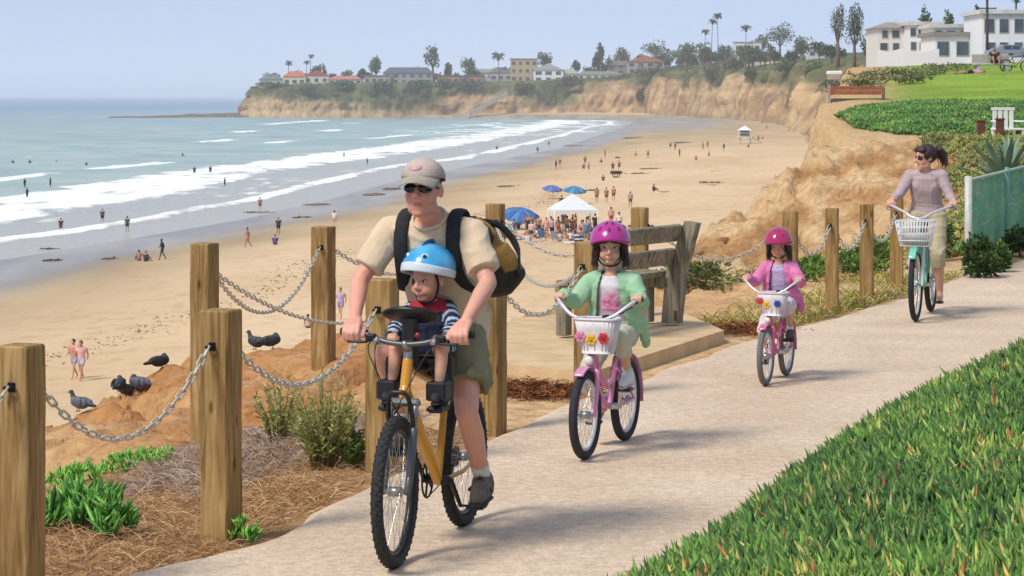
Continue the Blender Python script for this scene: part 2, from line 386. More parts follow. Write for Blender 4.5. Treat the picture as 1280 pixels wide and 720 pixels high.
col = mixc(col, np.array(lin('#8fae42')[:3]) * (.95 + .35 * n2[..., None] + .25 * h2[..., None]), lawn)
me = np_mesh('bluff_ground', np.stack([GX, GY, gz], -1).reshape(-1, 3), [grid_faces(len(xs), len(ys))], col.reshape(-1, 3), True)
soil = M('soil', (1, 1, 1), (.66, .62, .58), scale=6, rough=.95, bump=.9, bscale=7, attr='Col', spec=.12, detail=10, bdist=.10, lo=.3, hi=.7)
me.materials.append(soil); tag(link(me, 'bluff_ground'), kind='structure')

# ---- paved path: seal-coated sheet with a wandering edge
pv = []; py = np.arange(4.5, 43, .12)
jl = fbm(xyz(py * 1.3, 0), 4, 2) * .10 + fbm(xyz(py * 6, 3), 2, 6) * .025; jr = fbm(xyz(py * .8, 5), 3, 9) * .08
us = np.linspace(0, 1, 26)
PX = (XL(py) + jl)[None, :] * (1 - us[:, None]) + (XR(py) + jr + .12)[None, :] * us[:, None]; PY = np.broadcast_to(py, PX.shape)
PZ = .006 + fbm(xyz(PX * .8, PY * .5), 3, 4).reshape(PX.shape) * .006 - .05 * (us[:, None] < .01) - .05 * (us[:, None] > .99)
me = np_mesh('path', np.stack([PX, PY, PZ], -1).reshape(-1, 3), [grid_faces(len(us), len(py))], None, True)
def path_mat():
    m = bpy.data.materials.new('path_paving'); m.use_nodes = True; nt = m.node_tree; n = nt.nodes; L = nt.links.new; b = n['Principled BSDF']
    ge = n.new('ShaderNodeNewGeometry'); b.inputs['Roughness'].default_value = .9; b.inputs['Specular IOR Level'].default_value = .2
    def nz(s, d=4):
        q = n.new('ShaderNodeTexNoise'); q.inputs['Scale'].default_value = s; q.inputs['Detail'].default_value = d; L(ge.outputs['Position'], q.inputs['Vector']); return q
    def ramp(src, a, b_, p0, p1):
        r = n.new('ShaderNodeValToRGB'); r.color_ramp.elements[0].position = p0; r.color_ramp.elements[1].position = p1
        r.color_ramp.elements[0].color = lin(a); r.color_ramp.elements[1].color = lin(b_); L(src, r.inputs[0]); return r
    big = ramp(nz(.9, 5).outputs[0], '#cdb69c', '#dbc6ac', .35, .65); gr = ramp(nz(70, 3).outputs[0], (.82, .80, .78), (1.07, 1.06, 1.05), .34, .62)
    fi = ramp(nz(16, 4).outputs[0], (.86, .85, .84), (1.06, 1.06, 1.06), .35, .65)
    x1 = n.new('ShaderNodeMix'); x1.data_type = 'RGBA'; x1.blend_type = 'MULTIPLY'; x1.inputs[0].default_value = 1; L(big.outputs[0], x1.inputs[6]); L(gr.outputs[0], x1.inputs[7])
    x2 = n.new('ShaderNodeMix'); x2.data_type = 'RGBA'; x2.blend_type = 'MULTIPLY'; x2.inputs[0].default_value = 1; L(x1.outputs[2], x2.inputs[6]); L(fi.outputs[0], x2.inputs[7])
    L(x2.outputs[2], b.inputs['Base Color'])
    bp = n.new('ShaderNodeBump'); bp.inputs['Strength'].default_value = .45; bp.inputs['Distance'].default_value = .01; L(nz(60, 4).outputs[0], bp.inputs['Height']); L(bp.outputs[0], b.inputs['Normal'])
    return m
me.materials.append(path_mat()); tag(link(me, 'path'), kind='structure')

# ---- beach
bs = np.concatenate([np.linspace(-60, 0, 12), np.linspace(2, 80, 60), np.linspace(84, 330, 30)])
by = np.concatenate([np.arange(50, 260, 1.6), np.geomspace(260, 2000, 260)])
BS, BY = np.meshgrid(bs, by, indexing='ij'); BX = XS(BY) + BS
BZ = beach_z(BX, BY)
wet = sstep(17, 6, BS + 5 * fbm(xyz(BX * .03, BY * .02), 3, 12).reshape(BX.shape))
wet = np.maximum(wet, .85 * sstep(700, 1000, BY) * sstep(62, 30, BS + 12 * fbm(xyz(BX * .02, BY * .01), 3, 13).reshape(BX.shape)))
dm = sstep(34, 14, BS + 7 * fbm(xyz(BX * .02, BY * .012), 3, 14).reshape(BX.shape))
dm = np.maximum(dm, .95 * sstep(430, 760, BY) * sstep(96, 46, BS + 14 * fbm(xyz(BX * .03, BY * .012), 4, 19).reshape(BX.shape)))
me = np_mesh('beach', np.stack([BX, BY, BZ], -1).reshape(-1, 3), [grid_faces(len(bs), len(by))], None, True)
set_float(me, 'wet', wet.ravel()); set_float(me, 'damp', dm.ravel())
def beach_mat():
    m = bpy.data.materials.new('sand'); m.use_nodes = True; nt = m.node_tree; n = nt.nodes; L = nt.links.new; b = n['Principled BSDF']
    ge = n.new('ShaderNodeNewGeometry')
    def at(k): a = n.new('ShaderNodeAttribute'); a.attribute_name = k; return a.outputs['Fac']
    def nz(s, d, st=(1, 1, 1)):
        mp = n.new('ShaderNodeMapping'); mp.inputs['Scale'].default_value = st; L(ge.outputs['Position'], mp.inputs[0])
        q = n.new('ShaderNodeTexNoise'); q.inputs['Scale'].default_value = s; q.inputs['Detail'].default_value = d; L(mp.outputs[0], q.inputs['Vector']); return q.outputs[0]
    def mix(f, a, c, blend='MIX'):
        x = n.new('ShaderNodeMix'); x.data_type = 'RGBA'; x.blend_type = blend
        for s_, k in ((f, 0), (a, 6), (c, 7)):
            if isinstance(s_, (int, float)): x.inputs[k].default_value = s_
            elif isinstance(s_, tuple): x.inputs[k].default_value = s_
            else: L(s_, x.inputs[k])
        return x.outputs[2]
    def ramp(src, p0, p1):
        r = n.new('ShaderNodeMapRange'); r.inputs[1].default_value = p0; r.inputs[2].default_value = p1; L(src, r.inputs[0]); return r.outputs[0]
    dry = mix(ramp(nz(.06, 6, (1, .5, 1)), .35, .65), lin('#cdaf88'), lin('#d9bd97'))
    dry = mix(ramp(nz(.9, 5, (1, .5, 1)), .3, .5), mix(1.0, dry, (.84, .82, .8, 1), 'MULTIPLY'), dry)
    damp = mix(ramp(nz(.1, 5, (1, .35, 1)), .35, .65), lin('#a58d6c'), lin('#b9a17c'))
    c = mix(at('damp'), dry, damp)
    wetc = mix(ramp(nz(.12, 5, (1, .3, 1)), .4, .6), lin('#8a8072'), lin('#a59a88'))
    c = mix(at('wet'), c, wetc); L(c, b.inputs['Base Color'])
    rr = n.new('ShaderNodeMapRange'); rr.inputs[3].default_value = .95; rr.inputs[4].default_value = .30; L(at('wet'), rr.inputs[0]); L(rr.outputs[0], b.inputs['Roughness'])
    sp = n.new('ShaderNodeMapRange'); sp.inputs[3].default_value = .1; sp.inputs[4].default_value = .32; L(at('wet'), sp.inputs[0]); L(sp.outputs[0], b.inputs['Specular IOR Level'])
    bp = n.new('ShaderNodeBump'); bp.inputs['Distance'].default_value = .15; L(nz(1.4, 6), bp.inputs['Height'])
    bs_ = n.new('ShaderNodeMapRange'); bs_.inputs[3].default_value = .7; bs_.inputs[4].default_value = .03; L(at('wet'), bs_.inputs[0]); L(bs_.outputs[0], bp.inputs['Strength']); L(bp.outputs[0], b.inputs['Normal'])
    return m
me.materials.append(beach_mat()); tag(link(me, 'beach'), kind='structure')

# ---- sea: swell, breakers and wash as relief; foam where water breaks
sy = np.concatenate([np.arange(60, 340, 1.3), np.geomspace(340, 1900, 560), np.geomspace(1930, 60000, 90)])
so = np.concatenate([np.linspace(-3, 70, 110), np.linspace(70.8, 200, 110), np.geomspace(203, 900, 40), np.geomspace(960, 60000, 40)])
SO, SY = np.meshgrid(so, sy, indexing='ij'); SX = XS(np.minimum(SY, 1900)) - SO
SX = np.where(SY > 1500, SX * 1.0 + 0, SX)
P = xyz(SX * .02, SY * .006); w1 = fbm(P, 3, 51).reshape(SX.shape); w2 = fbm(xyz(SX * .07, SY * .03), 4, 52).reshape(SX.shape); w3 = fbm(xyz(SX * .16, SY * .10), 4, 53).reshape(SX.shape)
s_ = SO + 7 * w1 + 2.5 * w2
fm = 0 * SX
fm = np.maximum(fm, sstep(9.0, 11.2, s_) * sstep(15.5, 12.0, s_) * (.55 + .5 * sstep(-.4, .3, w2)))           # leading edge of the wash
fm = np.maximum(fm, sstep(24, 31, s_) * sstep(54, 44, s_) * (.72 + .75 * w3 + .35 * w2 + .2 * sstep(650, 300, SY)))        # broken water
for k, (c_, hw) in enumerate(((68, 4), (88, 5), (112, 5), (140, 6), (175, 7))):
    gate = sstep(.18, .42, fbm(xyz(SX * .008 + k * 9, SY * .011 + k * 5), 3, 60 + k).reshape(SX.shape)); fm = np.maximum(fm, gate * sstep(hw, hw * .4, np.abs(s_ - c_)) * (.8 + .4 * w3))
fm = np.maximum(fm, .34 * sstep(8, 12, s_) * sstep(70, 30, s_) * sstep(-.1, .5, w3 + w2))
ff = sstep(700, 1000, SY) * sstep(0, 8, SO) * sstep(120, 40, SO); fm = np.maximum(fm, ff * sstep(-.15, .3, w3 + w2) * .75)
fm = np.where((SY > 1330), fm * .25, fm); fm = np.clip(fm, 0, 1)
hz = .35 * np.exp(-((s_ - 33) / 7) ** 2) + .22 * np.exp(-((s_ - 12) / 2) ** 2)
for c_ in (68, 88, 112, 140, 175): hz = hz + .5 * np.exp(-((s_ - c_) / 5) ** 2) * sstep(-.1, .4, w1)
hz = (hz + .12 * w3 + .06 * w2) * sstep(0, 6, SO)
me = np_mesh('sea', np.stack([SX, SY, SEA + hz], -1).reshape(-1, 3), [grid_faces(len(so), len(sy))[:, ::-1]], None, True)
set_float(me, 'foam', fm.ravel()); set_float(me, 'shallow', (sstep(75, 8, s_) * sstep(1400, 900, SY)).ravel()); set_float(me, 'deep', sstep(700, 3500, SY + SO * 2).ravel())
def sea_mat():
    m = bpy.data.materials.new('sea_water'); m.use_nodes = True; nt = m.node_tree; n = nt.nodes; L = nt.links.new; b = n['Principled BSDF']
    ge = n.new('ShaderNodeNewGeometry')
    def at(k): a = n.new('ShaderNodeAttribute'); a.attribute_name = k; return a.outputs['Fac']
    def nz(s, d, st=(1, 1, 1)):
        mp = n.new('ShaderNodeMapping'); mp.inputs['Scale'].default_value = st; L(ge.outputs['Position'], mp.inputs[0])
        q = n.new('ShaderNodeTexNoise'); q.inputs['Scale'].default_value = s; q.inputs['Detail'].default_value = d; L(mp.outputs[0], q.inputs['Vector']); return q.outputs[0]
    def ramp2(src):
        r = n.new('ShaderNodeMapRange'); r.inputs[1].default_value = .32; r.inputs[2].default_value = .68; L(src, r.inputs[0]); return r.outputs[0]
    def mix(f, a, c):
        x = n.new('ShaderNodeMix'); x.data_type = 'RGBA'
        for s2, k in ((f, 0), (a, 6), (c, 7)):
            if isinstance(s2, tuple): x.inputs[k].default_value = s2
            else: L(s2, x.inputs[k])
        return x.outputs[2]
    mid = mix(ramp2(nz(.05, 7, (1, .9, 1))), lin('#84a098'), lin('#aabcae'))
    c = mix(at('deep'), mid, lin('#5f8199')); c = mix(at('shallow'), c, lin('#b0ada2'))
    ad = n.new('ShaderNodeMath'); ad.operation = 'MULTIPLY_ADD'; ad.inputs[1].default_value = 1.3; L(nz(.42, 8, (1, .28, 1)), ad.inputs[0]); 
    sb = n.new('ShaderNodeMath'); sb.operation = 'SUBTRACT'; L(at('foam'), sb.inputs[0]); sb.inputs[1].default_value = .68; L(sb.outputs[0], ad.inputs[2])
    mr = n.new('ShaderNodeMapRange'); mr.inputs[1].default_value = .28; mr.inputs[2].default_value = .62; L(ad.outputs[0], mr.inputs[0])
    gt = n.new('ShaderNodeMapRange'); gt.inputs[1].default_value = .02; gt.inputs[2].default_value = .2; L(at('foam'), gt.inputs[0])
    ml = n.new('ShaderNodeMath'); ml.operation = 'MULTIPLY'; L(mr.outputs[0], ml.inputs[0]); L(gt.outputs[0], ml.inputs[1])
    c = mix(ml.outputs[0], c, lin('#f1f1ee')); L(c, b.inputs['Base Color'])
    rr = n.new('ShaderNodeMapRange'); rr.inputs[3].default_value = .32; rr.inputs[4].default_value = .9; L(ml.outputs[0], rr.inputs[0]); L(rr.outputs[0], b.inputs['Roughness'])
    b.inputs['IOR'].default_value = 1.33; b.inputs['Specular IOR Level'].default_value = .3
    bp = n.new('ShaderNodeBump'); bp.inputs['Strength'].default_value = .8; bp.inputs['Distance'].default_value = .5; L(nz(.6, 6, (1, .5, 1)), bp.inputs['Height']); L(bp.outputs[0], b.inputs['Normal'])
    return m
me.materials.append(sea_mat()); tag(link(me, 'sea'), kind='structure')

# ---- far bluffs: cliff foot, cliff top and the rising land behind it
FB = [  # x on the photo, distance, cliff-top row, foot height, inland direction, rise inland
    (292, 1500, 112, -13, (.5, 1), .5), (300, 1485, 107, -13, (.3, 1), .8), (350, 1475, 105, -13, (0, 1), 1), (400, 1470, 104, -13, (0, 1), 1.2), (520, 1462, 103, -13, (0, 1), 1.5), (640, 1460, 102, -13, (0, 1), 2), (740, 1455, 97, -13, (.1, 1), 4),
    (800, 1440, 90, -12.5, (.3, 1), 10), (860, 1340, 87, -11.5, (.6, .8), 16), (905, 1200, 84, -11, (.8, .6), 15), (940, 1040, 80, -11, (.9, .4), 13), (985, 850, 76, -11, (1, .2), 10), (1015, 640, 79, -11, (1, .1), 8), (1040, 480, 80, -11, (1, 0), 7), (1062, 360, 84, -11, (1, .1), 5), (1085, 270, 90, -11, (1, .1), 4), (1120, 195, 100, -11, (1, .1), 3), (1150, 160, 108, -11, (1, .1), 1.5)]
fb = np.array([(a[0], a[1], a[2], a[3], a[4][0], a[4][1], a[5]) for a in FB], float)
tt = np.linspace(0, len(FB) - 1, 1100); g = np.stack([np.interp(tt, np.arange(len(FB)), fb[:, k]) for k in range(7)], 1)
fX = (g[:, 0] - 640) * g[:, 1] / F; fY = g[:, 1]; fT = CAMZ - (g[:, 2] - HY) * g[:, 1] / F; dirn = np.stack([g[:, 4], g[:, 5]], 1); dirn /= np.linalg.norm(dirn, axis=1)[:, None]
sp = np.concatenate([[-.06, -.03], np.linspace(0, 1, 30), 1 + np.linspace(.06, 1, 16) ** 1.5 * 9])   # 0 foot .. 1 brow, then inland
arc = np.concatenate([[0], np.cumsum(np.hypot(np.diff(fX), np.diff(fY)))])
run = np.interp(fY, [160, 400, 800, 1460], [9, 16, 20, 20])
VX = np.zeros((len(tt), len(sp))); VY = VX.copy(); VZ = VX.copy(); CC = np.zeros(VX.shape + (3,))
tan = np.array(lin('#bd9d74')[:3]); tan2 = np.array(lin('#95785a')[:3]); yel = np.array(lin('#cdb084')[:3]); grn = np.array(lin('#39452a')[:3]); gr2 = np.array(lin('#5f6740')[:3]); pur = np.array(lin('#8f7d6c')[:3]); cwall = np.array(lin('#8f8478')[:3])
A2 = arc[:, None] + 0 * sp[None, :]; S2 = sp[None, :] + 0 * arc[:, None]
gully = fbm(xyz(A2 * .030 + S2 * .25, S2 * .5), 5, 71).reshape(A2.shape); fine = fbm(xyz(A2 * .12, S2 * 3), 4, 72).reshape(A2.shape); veg = fbm(xyz(A2 * .018 + 3, S2 * 1.1), 5, 73).reshape(A2.shape)
prof = np.interp(S2, [-.06, 0, .06, .3, .75, 1, 2, 10], [-.05, 0, .10, .42, .86, 1, 1, 1])
inl = np.interp(S2, [-.06, 0, .06, .3, .75, 1], [-.35, 0, .12, .35, .72, 1]); inl = np.where(S2 > 1, 1 + (S2 - 1) * 2.0, inl)
off = inl * run[:, None] - (gully * 17 + np.abs(fine) * 9) * np.clip(1.15 - np.abs(S2 - .5), 0, 1) * np.interp(fY, [160, 600, 1460], [.35, .8, 1.0])[:, None]
hgt = fT[:, None] - g[:, 3][:, None]
VX = fX[:, None] + dirn[:, 0][:, None] * off; VY = fY[:, None] + dirn[:, 1][:, None] * off
VZ = g[:, 3][:, None] + hgt * prof + np.where(S2 > 1, (1 - np.exp(-(S2 - 1) / 3.0)) * g[:, 6][:, None], 0) + fine * 1.2 * (S2 > .03)
base = mixc(mixc(tan2, tan, sstep(-.4, .2, fine)), yel, sstep(.0, .4, gully) * .8)
stk = fbm(xyz(A2 * .22 + gully * 2, S2 * .8), 4, 81).reshape(A2.shape); base = mixc(base, tan2 * .8, sstep(.05, .5, stk) * .55); base = mixc(base, yel * 1.08, sstep(-.1, -.5, stk) * .5); base = mixc(base, tan2, .35 * (np.sin(S2 * 26 + gully * 5) > .55))
base = mixc(base, pur, sstep(.12, .0, S2) * .6)
gm = sstep(-.12, .22, veg + np.interp(S2, [0, .25, .55, .85, 1.0], [-.75, -.5, -.12, .25, .6]) + np.interp(g[:, 0], [300, 380, 500, 680, 760, 870, 1000, 1080], [-.05, .12, .42, .08, -.25, .12, -.05, .2])[:, None])
base = mixc(base, mixc(grn, gr2, sstep(-.3, .3, fine)), gm * .9); base = np.where((S2 > 1.02)[..., None], mixc(grn, gr2, sstep(-.3, .3, fine + veg)), base)
me = np_mesh('far_bluffs', np.stack([VX, VY, VZ], -1).reshape(-1, 3), [grid_faces(len(tt), len(sp))], base.reshape(-1, 3), True)
me.materials.append(M('cliff', (1, 1, 1), (.7, .68, .66), scale=.18, rough=.95, bump=1.0, bscale=.22, attr='Col', spec=.1, detail=9, bdist=2.0, world=True)); tag(link(me, 'far_bluffs'), kind='structure')
def far_top(x, yfrac=0.0, inland=0.0):       # ground point on the far land above photo column x
    t = np.interp(x, fb[:, 0], np.arange(len(FB))); k = int(round(t / (len(FB) - 1) * (len(tt) - 1))); s2 = 1.02 + inland
    j = int(np.argmin(np.abs(sp - s2))); return Vector((VX[k, j], VY[k, j], VZ[k, j]))
# low reef running out from the point
rx = np.linspace(-250, -150, 90); rv = np.linspace(-1, 1, 9); RX, RV = np.meshgrid(rx, rv, indexing='ij'); RY = 1495 + RV * 22 + 6 * vnoise(xyz(RX * .05, RV)).reshape(RX.shape)
RZ = SEA - .8 + (1 - RV ** 2) * (1.6 + 2.6 * sstep(-250, -160, RX)) + .5 * fbm(xyz(RX * .12, RV * 2), 4, 6).reshape(RX.shape)
me = np_mesh('reef', np.stack([RX, RY, RZ], -1).reshape(-1, 3), [grid_faces(len(rx), len(rv))], None, True)
me.materials.append(M('reef_rock', '#5b4c40', '#7a6450', scale=.2, rough=.9, bump=.5, bdist=.5)); tag(link(me, 'reef'), kind='structure')

# ---- sea air
hz_ = MB().box((0, 29000, 10), (140000, 62000, 52)); me = hz_.mesh('haze'); hm = bpy.data.materials.new('haze'); hm.use_nodes = True; nt = hm.node_tree
for q in list(nt.nodes):
    if q.type == 'BSDF_PRINCIPLED': nt.nodes.remove(q)
pvn = nt.nodes.new('ShaderNodeVolumePrincipled'); pvn.inputs['Color'].default_value = (.93, .96, 1.0, 1); pvn.inputs['Density'].default_value = .00014; pvn.inputs['Anisotropy'].default_value = 0
nt.links.new(pvn.outputs[0], nt.nodes['Material Output'].inputs['Volume']); me.materials.append(hm); tag(link(me, 'haze'), kind='stuff')

VPX = 640 + VX / VY * F; VPY = HY + (CAMZ - VZ) / VY * F
def far_spot(x, y, smin=.98):                # the spot of the far land seen at that place of the photo
    c_ = (VPX - x) ** 2 + ((VPY - y) * 1.5) ** 2 + 1e6 * (S2 < smin); k_ = int(np.argmin(c_)); return Vector((VX.ravel()[k_], VY.ravel()[k_], VZ.ravel()[k_]))
# ================================================================== plants
def unit(v): return v / (np.linalg.norm(v, axis=1)[:, None] + 1e-9)
def blades_mesh(name, base, d, L, W, cols, droop=.15, plump=False):
    n = len(base); d = unit(d); L = np.asarray(L)[:, None]; W = np.asarray(W)[:, None]
    r = rng.normal(size=(n, 3)); side = unit(np.cross(d, r)); up = np.cross(side, d)
    mid = base + d * L * .5; tip = base + d * L + np.array([0, 0, -1.0]) * L * droop + up * L * .06
    if not plump:
        v = np.stack([base - side * W * .35, base + side * W * .35, mid - side * W * .5, mid + side * W * .5, tip], 1)
        o = np.arange(n)[:, None] * 5; f4 = o + np.array([[0, 1, 3, 2]]); f3 = o + np.array([[2, 3, 4]]); k = 5; fs = [f4, f3]
    else:
        a = [side * math.cos(q) + up * math.sin(q) for q in (0, 2.1, 4.2)]
        v = np.stack([base + x * W * .45 for x in a] + [mid + x * W * .55 for x in a] + [tip], 1); o = np.arange(n)[:, None] * 7; k = 7
        fs = [np.concatenate([o + np.array([[i, (i + 1) % 3, 3 + (i + 1) % 3, 3 + i]]) for i in range(3)]), np.concatenate([o + np.array([[3 + i, 3 + (i + 1) % 3, 6]]) for i in range(3)])]
    return np_mesh(name, v.reshape(-1, 3), fs, np.repeat(cols, k, 0))
def pick(cols, n, var=.18, w=None):
    c = np.array([lin(x)[:3] for x in cols]); k = rng.choice(len(c), n, p=w); v = c[k] * (1 + rng.normal(size=(n, 1)) * var); return np.clip(v, .005, 1)
leaf_mat = M('leaf', attr='Col', rough=.55, spec=.35, trans=.25); dry_mat = M('dry_stem', attr='Col', rough=.9, spec=.1); succ_mat = M('succulent', attr='Col', rough=.5, spec=.3)
bark = M('bark', '#5a4636', '#7d6750', scale=6, rough=.9, bump=.4, stretch=(1, 1, .25))
def sphere_dirs(n, zmin=-1.0): 
    z = rng.uniform(zmin, 1, n); q = rng.uniform(0, 2 * np.pi, n); r = np.sqrt(1 - z * z); return np.stack([r * np.cos(q), r * np.sin(q), z], 1)
def foliage(name, parent, n, ext, leaf, cols, clumps=9, cz=0.0, fill=.35, seed=0, aspect=.5, w=None, updir=.3, mat=None):
    """leaf-sized faces gathered in uneven clumps inside an ellipsoid"""
    cl = sphere_dirs(clumps, -.5) * rng.uniform(.25, .8, (clumps, 1)); cr = rng.uniform(.28, .5, clumps)
    k = rng.integers(0, clumps, n); q = sphere_dirs(n) * (rng.uniform(fill, 1, (n, 1)) ** .6); p = (cl[k] + q * cr[k][:, None])
    ext = np.array(ext); base = p * ext + np.array([0, 0, cz]); d = unit(q * ext + rng.normal(size=(n, 3)) * .5 * ext.mean() + np.array([0, 0, updir * ext[2]]))
    L = leaf * rng.uniform(.6, 1.4, n); tone = (1 + .35 * rng.normal(size=clumps))[k][:, None]
    c = np.clip(pick(cols, n, .2, w) * np.clip(tone, .55, 1.5), .004, 1)
    me = blades_mesh(name, base, d, L, L * aspect, c); me.materials.append(mat or leaf_mat); return link(me, name, parent)
def shrub(name, label, cat, loc, ext, n, leaf, cols, group=None, clumps=10, stems=7, aspect=.4, updir=.5):
    o = empty(name, label, cat, loc, 0, group); foliage('foliage', o, n, ext, leaf, cols, clumps, cz=ext[2] * .75, aspect=aspect, updir=updir)
    for k in range(stems):
        q = rng.uniform(0, 6.28); e = rng.uniform(.3, .75); mb = MB().tube([(0, 0, -.08), (ext[0] * e * .3 * math.cos(q), ext[1] * e * .3 * math.sin(q), ext[2] * .5), (ext[0] * e * math.cos(q), ext[1] * e * math.sin(q), ext[2] * rng.uniform(.9, 1.4))], [ext[2] * .025, ext[2] * .018, ext[2] * .006], 5)
        mb.build('stem', bark, o)
    return o
GREEN = ['#5f9a35', '#4f8a2c', '#77ab42', '#3f7526', '#8fb24e']
# ---- ice plant on the bank beside the path
def iceplant(name, X, Y, Z, L0, W0, cols, w, per=6, up=.55):
    n = len(X); k = np.repeat(np.arange(n), per); N = len(k); q = rng.uniform(0, 6.283, N); t = rng.uniform(.25, 1.2, N); lean = rng.normal(size=(n, 2)) * .35
    d = np.stack([np.cos(q) * t + lean[k, 0], np.sin(q) * t + lean[k, 1], np.full(N, 1.0) * up + rng.uniform(0, .6, N)], 1)
    base = np.stack([X[k], Y[k], Z[k]], 1) + rng.normal(size=(N, 3)) * L0 * .12
    pn = fbm(xyz(X * 1.4, Y * 1.0), 4, 91)[k]; patch = 1 + .55 * pn + .16 * rng.normal(size=n)[k]
    c = np.clip(pick(cols, N, .2, w) * patch[:, None] * (1 + np.array([.35, .1, .0]) * np.clip(pn * 2, 0, 1)[:, None]), .005, 1); L = L0 * rng.uniform(.45, 1.4, N)
    me = blades_mesh(name, base, d, L, L * W0, c, droop=.05, plump=True); me.materials.append(succ_mat); return me
ICE = ['#587f36', '#436a2b', '#708f42', '#315225', '#8f9a52', '#96653c', '#bfa962']; ICEW = [.30, .27, .18, .17, .055, .012, .013]
yy = 7.2 + 13.6 * rng.uniform(0, 1, 34000) ** 1.25; xx = XR(yy) + .02 + rng.uniform(0, 1, 34000) ** 1.1 * 3.2
ok = (xx < .222 * yy + .25); xx = xx[ok]; yy = yy[ok]; zz = land(xx, yy) + .03 + .05 * fbm(xyz(xx * 2.2, yy * 2.2), 3, 15) + rng.uniform(0, .045, len(xx))
me = iceplant('ice_plant_cover', xx, yy, zz, .108, .165, ICE, ICEW, 6, .95)
tag(link(me, 'ice_plant_cover'), 'dense green ice plant covering the bank beside the path', 'ground cover', kind='stuff')
yy = rng.uniform(5.5, 22, 16000); xx = XR(yy) + rng.uniform(0, 6.0, 16000); ok = (xx >= .222 * yy + .25); xx = xx[ok]; yy = yy[ok]; zz = land(xx, yy) + .03 + rng.uniform(0, .05, len(xx))
me = iceplant('ice_plant_cover', xx, yy, zz, .15, .20, ICE, ICEW, 4, .8); tag(link(me, 'ice_plant_cover'), 'ice plant carpet further up the bank at the right', 'ground cover', kind='stuff')
# dead runners between the shoots
n = 2600; yy = rng.uniform(7.5, 20, n); xx = XR(yy) + rng.uniform(-.03, 2.2, n); zz = land(xx, yy) + .05 + rng.uniform(0, .07, n)
me = blades_mesh('dead_runners', np.stack([xx, yy, zz], 1), np.stack([rng.normal(size=n), rng.normal(size=n), rng.uniform(0, .6, n)], 1), rng.uniform(.06, .16, n), np.full(n, .011), pick(['#b98f5c', '#8e5a3c', '#d2b27c', '#7a4634'], n)); me.materials.append(dry_mat)
tag(link(me, 'dead_runners'), 'brown dead runners scattered among the bank ice plant', 'dead runners', kind='stuff')

# ---- dry litter and thatch on the seaward verge
def thatch(name, label, n, fx, fy, Lr, Wd, cols, w=None, up=(.05, .6), cond=None, zoff=0.0):
    yy = fy(n); dd = fx(n); xx = XL(yy) - dd
    if cond is not None: k = cond(xx, yy, dd); xx, yy = xx[k], yy[k]
    n = len(xx); zz = land(xx, yy) + zoff
    q = rng.uniform(0, 6.28, n); me = blades_mesh(name, np.stack([xx, yy, zz], 1), np.stack([np.cos(q), np.sin(q), rng.uniform(up[0], up[1], n)], 1), rng.uniform(Lr[0], Lr[1], n), np.full(n, Wd), pick(cols, n, .2, w), droop=.25)
    me.materials.append(dry_mat); o = link(me, name); tag(o, label, 'dry grass', kind='stuff'); return o
dens = lambda xx, yy, dd: fbm(xyz(xx * 1.6, yy * 1.6), 3, 33) > rng.uniform(-.9, .35, len(xx))
thatch('dry_grass', 'brown dry grass litter on the verge behind the near posts', 30000, lambda n: .03 + rng.uniform(0, 1, n) ** 1.2 * 2.3, lambda n: rng.uniform(9.2, 15.2, n), (.05, .21), .0034, ['#bb966c', '#aa855e', '#c9ab80', '#93704f', '#b8926a'], None, (.0, .8), dens)
thatch('dead_brush', 'grey wispy dead brush along the foot of the orange mound', 14000, lambda n: rng.uniform(.7, 2.8, n), lambda n: rng.uniform(12.6, 15.8, n), (.10, .28), .003, ['#b3a294', '#8b7a70', '#b9a798', '#94765e'], None, (.1, .9), lambda xx, yy, dd: fbm(xyz(xx * 1.1, yy * 1.1), 2, 35) > -.05)
thatch('verge_grass', 'sparse straw and green grass at the foot of the far posts', 7000, lambda n: .05 + rng.uniform(0, 1, n) ** 1.5 * 1.3, lambda n: rng.uniform(21.5, 29, n), (.06, .2), .008, ['#a9a257', '#8a8f45', '#c2ad70', '#6f7f3a', '#b79a62'], None, (.4, 1.6), lambda xx, yy, dd: fbm(xyz(xx * .8, yy * .8), 3, 36) > rng.uniform(-.5, .4, len(xx)))
# dark seaweed-like mat of litter on the ground beyond the tall post
yy = rng.normal(17.0, .16, 2600); xx = rng.normal(.16, .2, 2600); q = rng.uniform(0, 6.28, 2600)
me = blades_mesh('litter_heap', np.stack([xx, yy, land(xx, yy) + rng.uniform(0, .06, 2600)], 1), np.stack([np.cos(q), np.sin(q), rng.uniform(0, .8, 2600)], 1), rng.uniform(.04, .1, 2600), np.full(2600, .008), pick(['#7a4c30', '#5d3a28', '#96653f'], 2600)); me.materials.append(dry_mat)
tag(link(me, 'litter_heap'), 'flat heap of brown plant litter on the sand beside the path', 'plant litter', kind='stuff')
yy = rng.normal(21.6, .22, 2200); xx = rng.normal(2.15, .16, 2200); q = rng.uniform(0, 6.28, 2200)
me = blades_mesh('litter_heap', np.stack([xx, yy, land(xx, yy) + rng.uniform(0, .06, 2200)], 1), np.stack([np.cos(q), np.sin(q), rng.uniform(0, .8, 2200)], 1), rng.uniform(.04, .1, 2200), np.full(2200, .008), pick(['#7a4c30', '#8a5636', '#a06a40'], 2200)); me.materials.append(dry_mat)
tag(link(me, 'litter_heap'), 'red brown plant litter right of the bench pad', 'plant litter', kind='stuff')

